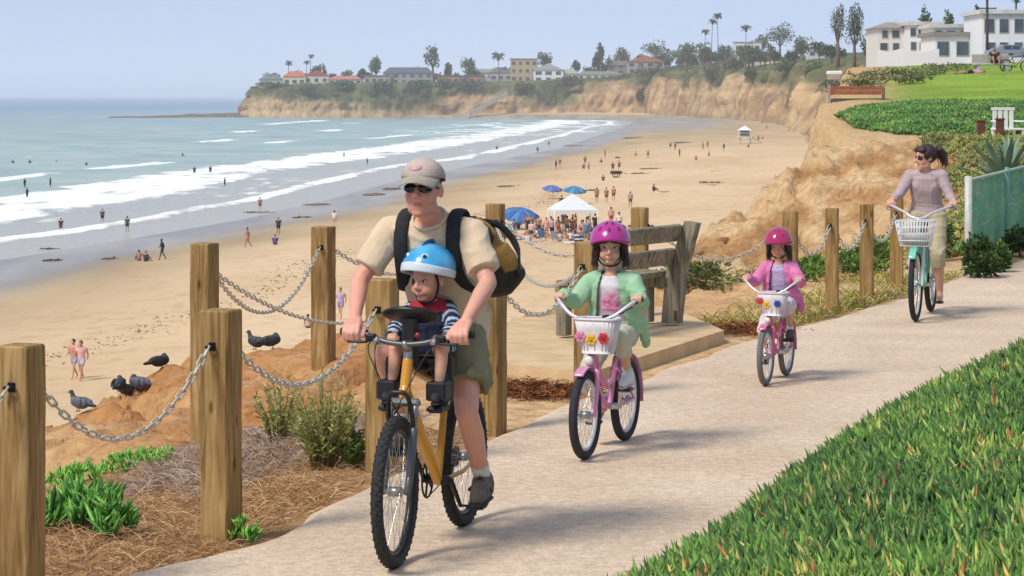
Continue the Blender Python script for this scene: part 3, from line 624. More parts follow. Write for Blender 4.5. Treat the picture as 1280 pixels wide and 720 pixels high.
def ice_clump(label, c, r, n, L0, name='ice_plant'):
    a = rng.uniform(0, 6.28, n); q = np.sqrt(rng.uniform(0, 1, n)) * r; xx = c[0] + np.cos(a) * q; yy = c[1] + np.sin(a) * q * 1.2
    zz = land(xx, yy) + .02 + .35 * L0 * rng.uniform(0, 1, n) + .10 * np.clip(1 - q / r, 0, 1)
    me = iceplant(name, xx, yy, zz, L0, .17, ['#639f3a', '#508c32', '#7db04a', '#3f7a2a'], None, 7, .8); o = link(me, name); return tag(o, label, 'ice plant')
c = gp(95, 672, -.12); ice_clump('bright green ice plant clump behind the nearest post', (c.x, c.y), .22, 90, .12)
c = gp(140, 690, -.1); ice_clump('small ice plant tuft spilling toward the path corner', (c.x, c.y), .10, 22, .10)
c = gp(130, 588, -.2); ice_clump('low green ice plant strip below the pigeon mound', (c.x, c.y), .42, 130, .06)
c = gp(300, 672, 0); ice_clump('little green tuft at the foot of the second post', (c.x + .03, c.y - .05), .07, 22, .05)

def weed(label, base, h, spread, n, name='weed_shrub', cols=('#adb064', '#979f56', '#c0ba76', '#7c8648')):
    o = empty(name, label, 'shrub', base); B = []; D = []; Cc = []; Ls = []
    for k in range(n):
        q = rng.uniform(0, 6.28); r0 = rng.uniform(0, 1) ** .5; e = Vector((math.cos(q) * r0 * spread[0], math.sin(q) * r0 * spread[1], h * rng.uniform(.6, 1.0) * (1.1 - .5 * r0)))
        m1 = Vector((e.x * .5, e.y * .5, e.z * .5)); MB().tube([(e.x * .25, e.y * .25, -.06), m1, e], [.006, .004, .0015], 4).build('stem', M('weed_stem', '#7d7440', rough=.8), o)
        for j in range(34):
            t = rng.uniform(.2, 1.03); p = Vector((e.x * (.25 + .75 * t), e.y * (.25 + .75 * t), e.z * t)); a = rng.uniform(0, 6.28)
            B.append(p); D.append((math.cos(a), math.sin(a), rng.uniform(.3, 1.3))); Ls.append(rng.uniform(.025, .06) * (1.2 - .5 * t))
    nb = len(B); me = blades_mesh('foliage', np.array(B), np.array(D), np.array(Ls), np.array(Ls) * .22, pick(list(cols), nb, .2)); me.materials.append(leaf_mat); link(me, 'foliage', o); return o
b = gp(405, 588, -.05); weed('tall yellow green weed bush behind the fence near the rider', (b.x, b.y, lz(b.x, b.y)), .60, (.26, .3), 80)
b = gp(350, 560, -.08); weed('thin left half of the weed bush beside the fence', (b.x, b.y, lz(b.x, b.y)), .50, (.18, .2), 30)
b = gp(443, 585, -.03); weed('dense dark weed growing against the third post', (b.x, b.y, lz(b.x, b.y)), .26, (.08, .16), 34, cols=('#5f7334', '#4d6a2c', '#75853c'))

SHR = ['#7c8048', '#65713c', '#94905a', '#55623a']
for k, (x, y, Y, rx, rz, lab) in enumerate(((868, 372, 27.2, .55, .20, 'dull green low shrub right of the bench'), (925, 372, 27.8, .5, .18, 'olive low shrub behind the small girl'), (1008, 372, 28.5, .4, .2, 'green weed clump between the far posts'), (1062, 366, 29, .45, .24, 'bright weed clump below the sandstone face'), (1105, 352, 30, .4, .28, 'leafy weed beside the last wooden post'))):
    X = (x - 640) * Y / F; shrub('low_shrub', lab, 'shrub', (X, Y, lz(X, Y)), (rx, .5, rz), 1300, .075, SHR if k < 2 else ['#7d9a42', '#63863a', '#96a655', '#577a36'], None, 14, 5, .3, .9)
b = wp(950, 322, 34); weed('bare thin twigs on the sandy slope behind the girl', (b.x, b.y, lz(b.x, b.y)), .5, (.35, .3), 26, 'dry_shrub', ('#8d7448', '#7a6a40'))
DK = ['#3d5a2a', '#4d6a30', '#2f4823', '#5b7638']
for x, Y, rx, rz, lab in ((1224, 27.6, .28, .30, 'dark bush at the foot of the green fence post'), (1243, 28.4, .22, .24, 'dark bush in the middle of the green fence'), (1276, 31.2, .35, .26, 'dark bush at the right end of the green fence'), (1160, 31, .5, .35, 'green bush behind the woman cyclist')):
    X = (x - 640) * Y / F; shrub('dark_bush', lab, 'bush', (X, Y, lz(X, Y)), (rx, rx, rz), 1700, .065, DK, None, 12, 6, .4, .5)
# slopes of ice plant further back
def ice_field(label, n, X0, X1, Y0, Y1, cond, L0, cols, hmp, name='ice_plant_cover'):
    xx = rng.uniform(X0, X1, n); yy = rng.uniform(Y0, Y1, n); k = cond(xx, yy); xx, yy = xx[k], yy[k]
    zz = land(xx, yy) + hmp(xx, yy) + rng.uniform(0, L0 * .5, len(xx)); me = iceplant(name, xx, yy, zz, L0, .32, cols, None, 5, .5); o = link(me, name)
    return tag(o, label, 'ground cover', kind='stuff')
MD = ['#56853a', '#457230', '#6a9244', '#38602a', '#7c9a50']
mc = lambda x, y: ((x - 14.3 - (y - 76) * .10) / 4.3) ** 2 + ((y - 76) / 10.5) ** 2 + .25 * fbm(xyz(x * .5, y * .3), 3, 55)
ice_field('green ice plant mound on the bluff above the woman', 26000, 8, 20, 63, 89, lambda x, y: (mc(x, y) < 1) & (edge_dist(x, y) > .6), .11, MD, lambda x, y: .34 * np.clip(1 - mc(x, y), 0, 1) ** .5)
xx = np.linspace(8.4, 19.5, 60); yy = np.linspace(64, 88, 60); MX, MY = np.meshgrid(xx, yy, indexing='ij'); mm = mc(MX.ravel(), MY.ravel()).reshape(MX.shape)
me = np_mesh('planted_mound', np.stack([MX, MY, land(MX, MY) + .36 * np.sqrt(np.clip(1 - mm, 0, 1)) - .4 * ((mm > 1) | (edge_dist(MX, MY) < .75))], -1).reshape(-1, 3), [grid_faces(60, 60)], None, True); me.materials.append(M('mound_soil', '#41502a', '#57602f', scale=2, rough=.9)); tag(link(me, 'planted_mound'), kind='structure')
sl = lambda x, y: (x > 6.0 + .165 * (y - 34) + .5 * vnoise(xyz(x, y * .4), 5)) & (y < 57.5 + .15 * (x - 9)) & (y > 33)
ice_field('yellow green ice plant slope behind the green fence', 16000, 5.5, 16, 33, 60, sl, .11, ['#7d8f45', '#6c8040', '#909553', '#98854e', '#5f7438'], lambda x, y: .05 + 0 * x)

def agave(label, loc, n=34, L0=.95):
    o = empty('agave', label, 'agave', loc); k = 7; vs = []; fs = []
    for i in range(k):
        t = i / (k - 1); w = .055 * (1 - t) ** .6 * (1 + .8 * math.sin(t * 2.6)); x = t; z = .10 * t - .22 * t * t
        vs += [(x, -w, z + w * .5), (x, 0, z - .012 * (1 - t)), (x, w, z + w * .5)]
    for i in range(k - 1):
        a = i * 3; fs += [(a, a + 1, a + 4, a + 3), (a + 1, a + 2, a + 5, a + 4)]
    me = bpy.data.meshes.new('leaf'); me.from_pydata(vs, [], fs); me.polygons.foreach_set('use_smooth', [True] * len(fs)); me.materials.append(M('agave_leaf', '#5f7f68', '#7d9678', scale=3, rough=.5))
    for i in range(n):
        q = i * 2.39996; e = R(12 + 68 * (i / n) ** .8); s = L0 * random.uniform(.8, 1.1); l = link(me, 'leaf', o); l.rotation_euler = Euler((random.uniform(-.15, .15), -e, q)); l.scale = (s, s, s)
        l.location = (.05 * math.cos(q), .05 * math.sin(q), .05 + .10 * i / n)
    return o
b = wp(1257, 208, 44); agave('large blue green agave above the green fence', (b.x, 44, lz(b.x, 44)), 46, 1.02)

# ================================================================== fence, chains, bench
def wood_mat(name, a, b, c):
    m = bpy.data.materials.new(name); m.use_nodes = True; nt = m.node_tree; n = nt.nodes; L = nt.links.new; bs = n['Principled BSDF']; bs.inputs['Roughness'].default_value = .85; bs.inputs['Specular IOR Level'].default_value = .2
    tc = n.new('ShaderNodeTexCoord'); oi = n.new('ShaderNodeObjectInfo'); ad = n.new('ShaderNodeVectorMath'); ad.operation = 'ADD'; cx = n.new('ShaderNodeCombineXYZ'); mu = n.new('ShaderNodeMath'); mu.operation = 'MULTIPLY'; mu.inputs[1].default_value = 40
    L(oi.outputs['Random'], mu.inputs[0]); L(mu.outputs[0], cx.inputs[2]); L(tc.outputs['Object'], ad.inputs[0]); L(cx.outputs[0], ad.inputs[1])
    mp = n.new('ShaderNodeMapping'); mp.inputs['Scale'].default_value = (22, 22, 1.6); L(ad.outputs[0], mp.inputs[0])
    n1 = n.new('ShaderNodeTexNoise'); n1.inputs['Scale'].default_value = 1.6; n1.inputs['Detail'].default_value = 6; n1.inputs['Distortion'].default_value = .8; L(mp.outputs[0], n1.inputs['Vector'])
    mp2 = n.new('ShaderNodeMapping'); mp2.inputs['Scale'].default_value = (5, 5, 2.0); L(ad.outputs[0], mp2.inputs[0])
    n2 = n.new('ShaderNodeTexNoise'); n2.inputs['Scale'].default_value = 1.0; n2.inputs['Detail'].default_value = 3; L(mp2.outputs[0], n2.inputs['Vector'])
    vo = n.new('ShaderNodeTexVoronoi'); vo.inputs['Scale'].default_value = 1.0; mp3 = n.new('ShaderNodeMapping'); mp3.inputs['Scale'].default_value = (9, 9, 3.2); L(ad.outputs[0], mp3.inputs[0]); L(mp3.outputs[0], vo.inputs['Vector'])
    r1 = n.new('ShaderNodeValToRGB'); e = r1.color_ramp.elements; e[0].position = .33; e[0].color = lin(c); e[1].position = .68; e[1].color = lin(a); q = e.new(.5); q.color = lin(b); L(n1.outputs[0], r1.inputs[0])
    r2 = n.new('ShaderNodeValToRGB'); r2.color_ramp.elements[0].position = .3; r2.color_ramp.elements[1].position = .7; r2.color_ramp.elements[0].color = (.72, .70, .64, 1); r2.color_ramp.elements[1].color = (1.05, 1.04, 1.0, 1); L(n2.outputs[0], r2.inputs[0])
    r3 = n.new('ShaderNodeValToRGB'); r3.color_ramp.elements[0].position = .06; r3.color_ramp.elements[1].position = .15; r3.color_ramp.elements[0].color = (.45, .33, .24, 1); r3.color_ramp.elements[1].color = (1, 1, 1, 1); L(vo.outputs['Distance'], r3.inputs[0])
    x1 = n.new('ShaderNodeMix'); x1.data_type = 'RGBA'; x1.blend_type = 'MULTIPLY'; x1.inputs[0].default_value = 1; L(r1.outputs[0], x1.inputs[6]); L(r2.outputs[0], x1.inputs[7])
    x2 = n.new('ShaderNodeMix'); x2.data_type = 'RGBA'; x2.blend_type = 'MULTIPLY'; x2.inputs[0].default_value = 1; L(x1.outputs[2], x2.inputs[6]); L(r3.outputs[0], x2.inputs[7]); L(x2.outputs[2], bs.inputs['Base Color'])
    bp = n.new('ShaderNodeBump'); bp.inputs['Strength'].default_value = .5; bp.inputs['Distance'].default_value = .006; L(n1.outputs[0], bp.inputs['Height']); L(bp.outputs[0], bs.inputs['Normal']); return m
post_wood = wood_mat('post_wood', '#b39668', '#9d7e4f', '#7d5f38'); bench_wood = wood_mat('bench_wood', '#a39a86', '#8b8473', '#645d50')
black_iron = M('black_iron', '#141414', rough=.5, metal=.6); galv = M('galvanised', '#cfcabb', '#aaa596', scale=60, rough=.5, metal=.25, spec=.6)
POSTS = {}
def post(key, label, X, Y, top, w=.15, rz=-24, eyes=((.17, -90),), tilt=0.0):
    zb = lz(X, Y) - .25; h = top - zb; o = empty('fence_post', label, 'post', (X, Y, zb), R(rz), 'wooden chain fence posts'); o.rotation_euler.y = R(tilt)
    mb = MB(); b = .008; hw = w / 2; rings = []
    k = 14
    for i in range(k + 1):
        t = i / k; j = .0022; rings.append([(x + random.uniform(-j, j), y + random.uniform(-j, j), t * (h - b)) for x, y in ((-hw + b, -hw), (hw - b, -hw), (hw, -hw + b), (hw, hw - b), (hw - b, hw), (-hw + b, hw), (-hw, hw - b), (-hw, -hw + b))])
    rings.append([(x * .93, y * .93, h) for x, y, z in rings[-1]]); vs = [v for r in rings for v in r]; n = len(rings)
    fs = [(r * 8 + q, r * 8 + (q + 1) % 8, r * 8 + 8 + (q + 1) % 8, r * 8 + 8 + q) for r in range(n - 1) for q in range(8)] + [tuple(range(7, -1, -1)), tuple((n - 1) * 8 + q for q in range(8))]
    mb.add(vs, fs, False); mb.build('timber', post_wood, o)
    POSTS[key] = (o, Vector((X, Y, 0)), zb, h, w, rz); return o
def attach(key, toward, drop=.17):           # chain staple on the side facing another point
    o, p, zb, h, w, rz = POSTS[key]; d = Vector((toward.x - p.x, toward.y - p.y, 0)).normalized(); l = Matrix.Rotation(-R(rz), 3, 'Z') @ d
    s = (w / 2) / max(abs(l.x), abs(l.y)); e = l * (s + .004) + Vector((0, 0, h - drop))
    nrm = Vector((math.copysign(1, l.x), 0, 0)) if abs(l.x) > abs(l.y) else Vector((0, math.copysign(1, l.y), 0))
    mb = MB().box(e - nrm * .004, (.05, .05, .06) if False else (.012 if abs(nrm.x) else .036, .036 if abs(nrm.x) else .012, .04), None, .003); mb.torus(e + nrm * .018, Vector((0, 0, 1)), .02, .006, 16, 6); mb.build('staple', black_iron, o)
    e2 = e + nrm * .03; return Matrix.Rotation(R(rz), 3, 'Z') @ e2 + Vector((p.x, p.y, zb))
lk = MB(); Lh, Wh = .020, .013; pts = []
for i in range(14):
    q = 2 * math.pi * i / 14; pts.append((math.copysign(Lh, math.cos(q)) * (abs(math.cos(q)) > .2) + Wh * math.cos(q), Wh * math.sin(q), 0))
lk.tube(pts, .0052, 6, closed=True, up=(0, 0, 1)); LINK = lk.mesh('link'); LINK.materials.append(galv)
def chain(label, a, b, sag, pitch=.054, sc=1.0):
    a, b = Vector(a), Vector(b); N = 200; P = [a.lerp(b, t / N) - Vector((0, 0, sag * 4 * (t / N) * (1 - t / N))) for t in range(N + 1)]
    S = [0]
    for i in range(N): S.append(S[-1] + (P[i + 1] - P[i]).length)
    n = max(6, int(S[-1] / (pitch * sc))); mid = P[N // 2]; o = empty('chain', label, 'chain', mid, 0, 'chains between the fence posts')
    for i in range(n):
        t = (i + .5) / n * S[-1]; k = int(np.searchsorted(S, t)) - 1; k = max(0, min(N - 1, k)); p = P[k].lerp(P[k + 1], (t - S[k]) / max(1e-6, S[k + 1] - S[k])); d = (P[k + 1] - P[k]).normalized()
        l = link(LINK, 'link', o); l.location = p - mid; qd = d.to_track_quat('X', 'Z'); l.rotation_mode = 'QUATERNION'; l.rotation_quaternion = qd @ Euler((R(45 if i % 2 else -45) + random.uniform(-.2, .2), 0, 0)).to_quaternion(); l.scale = (sc * S[-1] / n / (pitch * sc) * 1.0, sc, sc)
    return o
post('p0', 'weathered timber post off the left end of the near chain', -2.62, 8.6, 1.03)
post('p1', 'nearest timber post cut off by the left photo edge', -2.065, 10.1, 1.05, .152, -20)
post('p2', 'front timber post with chain staple at the corner of the path', -1.385, 11.43, 1.08, .150, -24)
post('p3', 'timber post right behind the arm of the father', -.735, 13.6, 1.06, .155, -16)
post('p4', 'tall timber post beside the rear leg of the father', -.13, 15.05, 1.08, .155, -24)
post('p5', 'timber post behind the girl in the green cardigan', .515, 16.7, 1.08, .145, -14)
post('a', 'timber post standing directly behind the front corner post', -2.10, 16.4, 1.09, .15, -24)
post('b', 'lookout timber post between the pigeons and the father', -1.58, 20.1, 1.0, .16, -22)
post('c', 'lookout timber post whose top shows above the backpack', -.16, 23, 1.06, .15, -24)
post('d', 'timber post behind the left end of the bench back', 1.17, 22, 1.07, .14, -16)
post('e', 'timber post directly behind the small girl in pink', 2.62, 22.6, 1.01, .135, -14)
post('f', 'first timber post right of the small girl', 3.16, 23.7, .985, .13, -10)
post('g', 'timber post midway between small girl and woman', 3.68, 24.9, .97, .135, -14)
post('h', 'last timber post beside the handlebar of the woman', 4.28, 26.7, .96, .14, -12)
def run_chain(k1, k2, label, sag, d1=.17, d2=.17, sc=1.0):
    a = attach(k1, POSTS[k2][1], d1); b = attach(k2, POSTS[k1][1], d2); return chain(label, a, b, sag, sc=sc)
run_chain('p0', 'p1', 'chain end hanging at the left photo edge', .22)
run_chain('p1', 'p2', 'nearest chain sagging in front of the pigeons', .33)
run_chain('p2', 'p3', 'chain from the front corner post to behind the father', .30)
run_chain('p3', 'p4', 'short chain hidden behind the body of the father', .25)
run_chain('p4', 'p5', 'chain hanging between the father and the older girl', .26)
run_chain('a', 'b', 'pale upper chain left of the father', .42)
run_chain('a', 'c', 'long thin chain crossing behind the lookout post', .62, .19, .2)
run_chain('b', 'c', 'chain behind the arm of the father', .36)
run_chain('c', 'p5', 'upper chain meeting the post by the older girl', .34)
run_chain('c', 'd', 'chain behind the head of the older girl', .3)
run_chain('d', 'e', 'thin chain drooping right of the bench', .30)
run_chain('e', 'f', 'pale chain right of the small girl helmet', .26, sc=1.15)
run_chain('f', 'g', 'pale chain between the middle far posts', .26, sc=1.15)
run_chain('g', 'h', 'pale chain nearest the woman cyclist', .26, sc=1.15)

# concrete pad and bench
pad = [gp(600, 449, .1), gp(742, 461, .1), gp(905, 410, .1), gp(836, 380, .1), gp(640, 395, .1)]
mb = MB(); mb.prism([(p.x, p.y) for p in pad], -.25, .08); o = mb.build('bench_pad', M('pad_concrete', '#d2b58a', '#c2a479', scale=5, rough=.9, bump=.3, bscale=40)); tag(o, kind='structure')
A = Vector((.66, 19.85, .10)); Bq = Vector((1.42, 21.05, .10)); u = (Bq - A).normalized(); Ln = (Bq - A).length; v = Vector((-u.y, u.x, 0))   # v points to the sea side
o = empty('park_bench', 'weathered grey timber bench on a concrete pad facing the sea', 'bench', (A + Bq) / 2, math.atan2(u.y, u.x))
# local: x along the bench, +y toward the sea
for sx in (-1, 1):
    X0 = sx * Ln / 2; mb = MB(); prof = [(-.17, 0), (.0, 0), (-.02, .40), (.40, .40), (.40, .46), (.02, .46), (-.09, .9), (-.19, .9), (-.10, .45)]
    prof = [(-.06, 0), (.10, 0), (.06, .42), (-.13, .90), (-.245, .885), (-.11, .42)]
    n = len(prof); t = .05; vs = [(X0 - t, y, z) for y, z in prof] + [(X0 + t, y, z) for y, z in prof]
    mb.add(vs, [tuple(range(n)), tuple(range(2 * n - 1, n - 1, -1))] + [(i, n + i, n + (i + 1) % n, (i + 1) % n) for i in range(n)], False); mb.box((X0, .17, .36), (.1, .32, .10), None, .006); mb.box((X0, .27, .16), (.1, .10, .32), None, .006)
    mb.build('end_support', bench_wood, o); MB().box((X0, -.065 + .02, .07), (.108, .03, .09)).build('foot_bracket', M('rust', '#5a3a26', rough=.8), o)
for y, z, w in ((.125, .435, .12), (.255, .435, .12)): MB().box((0, y, z), (Ln + .12, w, .05), None, .006).build('seat_plank', bench_wood, o)
for y, z in ((-.005, .59), (-.075, .80)):
    MB().box((0, y, z), (Ln - .10, .045, .15), Matrix.Rotation(R(20), 3, 'X'), .006).build('back_plank', bench_wood, o)

# green mesh fence
fa = Vector((5.42, 28.5, 0)); fbb = Vector((9.0, 39.2, 0)); fd = (fbb - fa); fl = fd.length; fd.normalize()
o = empty('mesh_fence', 'chain link fence with green windscreen beside the woman', 'fence', (fa.x, fa.y, 0), math.atan2(fd.y, fd.x))
wht = M('white_post', '#c9c9c0', '#b3b3a8', scale=20, rough=.5)
for i in range(4): MB().tube([(i * fl / 3, 0, -.3), (i * fl / 3, 0, 1.14)], .045 if i == 0 else .03, 10).build('post', wht if i == 0 else M('green_steel', '#5f8f80', rough=.5), o)
MB().tube([(0, 0, 1.09), (fl, 0, 1.09)], .02, 8).build('top_rail', M('grey_rail', '#9fb3a4', rough=.5), o)
nx = 80; xs_ = np.linspace(.05, fl, nx); zs_ = np.linspace(.12, 1.06, 9); QX, QZ = np.meshgrid(xs_, zs_, indexing='ij'); QY = .03 + .03 * fbm(xyz(QX * 1.2, QZ * 1.2), 3, 5).reshape(QX.shape)
me = np_mesh('windscreen', np.stack([QX, QY, QZ], -1).reshape(-1, 3), [grid_faces(nx, 9)], None, True); wm = M('windscreen', '#58ad90', '#46987c', scale=1.5, rough=.8, alpha=.85, spec=.1); me.materials.append(wm); link(me, 'windscreen', o)
mb = MB()
for i in range(int(fl / .25)):
    x = i * .25
    for s in (-1, 1):
        x1 = x + s * .95
        if 0 <= x1 <= fl: mb.tube([(x, -.012 * s, .1), (x1, -.012 * s, 1.08)], .0025, 3, False)
mb.build('wire_mesh', M('wire', '#8fae9f', rough=.4, metal=.5), o)['kind'] = 'stuff'
for x, yb, yt, Y, lab in ((1226, 185, 152, 57, 'short rusty brown post left of the white chair'), (1250, 188, 150, 55, 'rusty brown post in front of the white chair')):
    p = wp(x, yb, Y); t = wp(x, yt, Y); zb = lz(p.x, Y) - .2; oo = empty('rusty_post', lab, 'post', (p.x, Y, zb)); MB().box((0, 0, (t.z - zb) / 2), (.17, .17, t.z - zb), None, .01).build('shaft', M('rusty', '#7d4630', '#5c3423', scale=8, rough=.85), oo); MB().box((0, 0, t.z - zb + .02), (.2, .2, .04), None, .008).build('post_cap', MATS['rusty'], oo)
p = wp(1260, 160, 62); zb = lz(p.x, 62); s = 1.0; oo = empty('white_chair', 'white slatted garden chair behind the rusty posts', 'chair', (p.x, 62, zb), R(15)); wp_ = M('white_paint', '#dcdcd8', rough=.6)
for sx in (-.3, .3):
    for sy in (-.25, .25): MB().box((sx, sy, .22), (.06, .06, .44)).build('leg', wp_, oo)
MB().box((0, 0, .46), (.7, .6, .05), None, .01).build('seat', wp_, oo)
for i in range(4): MB().box((-.24 + i * .16, .28, .72), (.11, .03, .5), None, .01).build('slat', wp_, oo)
MB().box((0, .28, .98), (.66, .05, .07), None, .01).build('top_rail', wp_, oo)
for sx in (-.33, .33): MB().box((sx, 0, .66), (.07, .56, .04), None, .01).build('armrest', wp_, oo)
# ================================================================== bicycles
rubber = M('rubber', '#1b1b1c', '#262626', scale=30, rough=.8); rubber_tread = M('tread', '#222222', '#333331', scale=60, rough=.9, bump=.6, bscale=120, bdist=.004)
chrome = M('chrome', '#c9c9c9', rough=.22, metal=1.0); alu = M('aluminium', '#a5a5a3', rough=.35, metal=.9); blackp = M('black_plastic', '#17171a', rough=.45); blackc = M('black_cloth', '#1c1c20', '#26262b', scale=40, rough=.9)
def solid(o, t, off=0.0):
    m = o.modifiers.new('thickness', 'SOLIDIFY'); m.thickness = t; m.offset = off; return o
def wheel(parent, c, Rw, rt, rim_mat, tyre_mat, nsp=32, knob=False, steer=0.0):
    w = MB(); w.tube([(0, -.05, 0), (0, .05, 0)], .012, 10); w.tube([(0, -.028, 0), (0, .028, 0)], .022, 12); o = w.build('wheel', alu, parent, c); o.rotation_euler.z = steer
    t = MB(); t.torus((0, 0, 0), (0, 1, 0), Rw - rt, rt, 72, 12)
    if knob:
        for i in range(96):
            q = 2 * math.pi * i / 96
            for yo in ((-.014, .014) if i % 2 else (-.020, 0, .020)):
                rr = Rw - rt + math.sqrt(max(0, rt * rt - yo * yo)); t.box((rr * math.cos(q), yo, rr * math.sin(q)), (.006, .009, .010), Matrix.Rotation(-q, 3, 'Y'))
    t.build('tyre', tyre_mat, o)
    r = MB(); n = 64; prof = [(Rw - 2 * rt + .004, .011), (Rw - 2 * rt - .012, .012), (Rw - 2 * rt - .019, .005), (Rw - 2 * rt - .019, -.005), (Rw - 2 * rt - .012, -.012), (Rw - 2 * rt + .004, -.011)]; vs = []; fs = []
    for i in range(n):
        q = 2 * math.pi * i / n; vs += [(a * math.cos(q), y, a * math.sin(q)) for a, y in prof]
    for i in range(n):
        for j in range(6): fs.append((i * 6 + j, ((i + 1) % n) * 6 + j, ((i + 1) % n) * 6 + (j + 1) % 6, i * 6 + (j + 1) % 6))
    r.add(vs, fs).build('rim', rim_mat, o)
    s = MB()
    for i in range(nsp):
        q = 2 * math.pi * i / nsp; sd_ = 1 if i % 2 else -1; q2 = q + (1 if (i // 2) % 2 else -1) * .9
        s.tube([(.019 * math.cos(q2), .026 * sd_, .019 * math.sin(q2)), ((Rw - 2 * rt - .018) * math.cos(q), .003 * sd_, (Rw - 2 * rt - .018) * math.sin(q))], .0012, 4, False)
    s.build('spokes', chrome, o); return o
def crank(parent, bb, L_, ang, yq, mat, ring=.085, ring_mat=None):
    o = MB(); o.tube([(bb[0], -.06, bb[2]), (bb[0], .06, bb[2])], .02, 12); ca, sa = math.cos(ang), math.sin(ang)
    pl = Vector((bb[0] + L_ * ca, yq, bb[2] + L_ * sa)); pr = Vector((bb[0] - L_ * ca, -yq, bb[2] - L_ * sa))
    for p, sgn in ((pl, 1), (pr, -1)): o.cap((bb[0], .065 * sgn, bb[2]), (p.x, .08 * sgn, p.z), .013, .010, 8); o.tube([(p.x, .075 * sgn, p.z), (p.x, p.y + .03 * sgn, p.z)], .006, 6)
    cr = o.build('crank', mat, parent); rg = MB(); rg.torus((bb[0], -.05, bb[2]), (0, 1, 0), ring, .005, 32, 6)
    for k in range(5): q = 2 * math.pi * k / 5; rg.tube([(bb[0], -.05, bb[2]), (bb[0] + ring * math.cos(q), -.05, bb[2] + ring * math.sin(q))], .006, 5)
    rg.build('chainring', ring_mat or mat, cr)
    for p in (pl, pr): MB().box((p.x, p.y, p.z), (.09, .085, .022), None, .006).build('pedal', blackp, parent)
    return pl, pr
def bez(p, n=12):                           # smooth line through points
    p = [Vector(a) for a in p]; out = []
    for i in range(len(p) - 1):
        a = p[max(i - 1, 0)]; b = p[i]; c = p[i + 1]; d = p[min(i + 2, len(p) - 1)]
        for k in range(n):
            t = k / n; out.append(.5 * ((2 * b) + (c - a) * t + (2 * a - 5 * b + 4 * c - d) * t * t + (3 * b - a - 3 * c + d) * t ** 3))
    return out + [p[-1]]
def saddle(parent, p, L_=.26, w=.08, mat=None):
    mb = MB(); mb.ell((p[0] - .07, 0, p[2]), (.09, w, .035)); mb.cap((p[0] - .05, 0, p[2]), (p[0] + L_ * .55, 0, p[2] + .005), .045, .022); organic(mb, 'saddle', mat or blackp, parent, .008, 6)
def place(o, X, Y, ang): o.location = (X, Y, .006); o.rotation_euler = (0, 0, ang)

# ------------------------------------------------------------------ father's mountain bike (local: +x forward, +y rider's left)
H1 = math.atan2(-.964, -.265); O1 = (-.37, 11.18)
bk = empty('bicycle', 'yellow mountain bicycle with child seat ridden by the father', 'bicycle'); place(bk, O1[0], O1[1], H1)
yel_p = M('yellow_paint', '#d99a12', '#c98a0c', scale=3, rough=.3, coat=.5); sus = M('fork_grey', '#8d8d88', rough=.35, metal=.6); AX = Vector((.555, 0, .335)); BB = (-.08, 0, .29)
steer1 = R(3)
wheel(bk, AX, .335, .028, M('dark_rim', '#3b3b3d', rough=.35, metal=.7), rubber_tread, 32, True, steer1); wheel(bk, (-.52, 0, .335), .335, .028, MATS['dark_rim'], rubber_tread, 32, True)
ht0 = Vector((.425, 0, .745)); ht1 = Vector((.375, 0, .90))
mb = MB(); mb.cap(ht0, ht1, .026, .024); mb.cap(ht0 + Vector((-.005, 0, .02)), BB, .029, .027); mb.cap(ht1 + Vector((.005, 0, -.03)), (-.205, 0, .70), .021, .017); mb.cap(BB, (-.235, 0, .78), .019, .018)
for s in (-1, 1): mb.chain([(-.11, .03 * s, .29), (-.30, .06 * s, .30), (-.52, .065 * s, .335)], [.012, .011, .010]); mb.chain([(-.215, .015 * s, .71), (-.33, .055 * s, .56), (-.52, .065 * s, .335)], [.010, .010, .009])
organic(mb, 'frame', yel_p, bk, .0045, 4)
fk = MB(); ax = (ht1 - ht0).normalized(); cr_ = ht0 - ax * .03
fk.box(cr_, (.05, .15, .035), Matrix.Rotation(-.3, 3, 'Y'), .01); fk.tube([cr_, ht0], .02, 12)
for s in (-1, 1): fk.tube([cr_ + Vector((0, .058 * s, .02)), cr_ + Vector((.035, .058 * s, -.13))], .014, 12)
fko = fk.build('fork', sus, bk)
for s in (-1, 1): f2 = MB(); f2.chain([cr_ + Vector((.035, .058 * s, -.12)), AX + Vector((-.025, .058 * s, .06)), AX + Vector((0, .056 * s, 0))], [.019, .018, .016]); f2.build('fork_leg', M('silver_leg', '#5a5a5c', rough=.35, metal=.4), fko)
MB().tube(bez([cr_ + Vector((.03, -.058, -.12)), cr_ + Vector((.075, -.045, .03)), cr_ + Vector((.085, 0, .055)), cr_ + Vector((.075, .045, .03)), cr_ + Vector((.03, .058, -.12))], 6), .011, 8).build('fork_brace', blackp, fko)
BARC = Vector((.415, 0, .975)); st = MB(); st.cap(ht1, ht1 + Vector((-.005, 0, .055)), .022, .02); st.cap(ht1 + Vector((0, 0, .05)), BARC, .021, .019); st.build('stem', alu, bk)
bar_pts = [(.385, -.30, 1.022), (.39, -.20, 1.015), (.41, -.10, .985), (.415, 0, .975), (.41, .10, .985), (.39, .20, 1.015), (.385, .30, 1.022)]
hb = MB().tube(bez(bar_pts, 6), .0125, 10).build('handlebar', M('bar_grey', '#5d5d60', rough=.4, metal=.5), bk)
for s in (-1, 1):
    MB().tube([(.386, .19 * s, 1.018), (.385, .315 * s, 1.023)], .017, 12).build('grip', rubber, hb)
    b = MB(); b.box((.40, .165 * s, 1.0), (.04, .05, .035), None, .008); b.tube(bez([(.42, .16 * s, .995), (.455, .18 * s, .985), (.455, .26 * s, .985)], 5), .006, 6); b.build('brake_lever', blackp, hb); MB().box((.405, .135 * s, .985), (.05, .035, .03), None, .008).build('shifter', alu, hb)
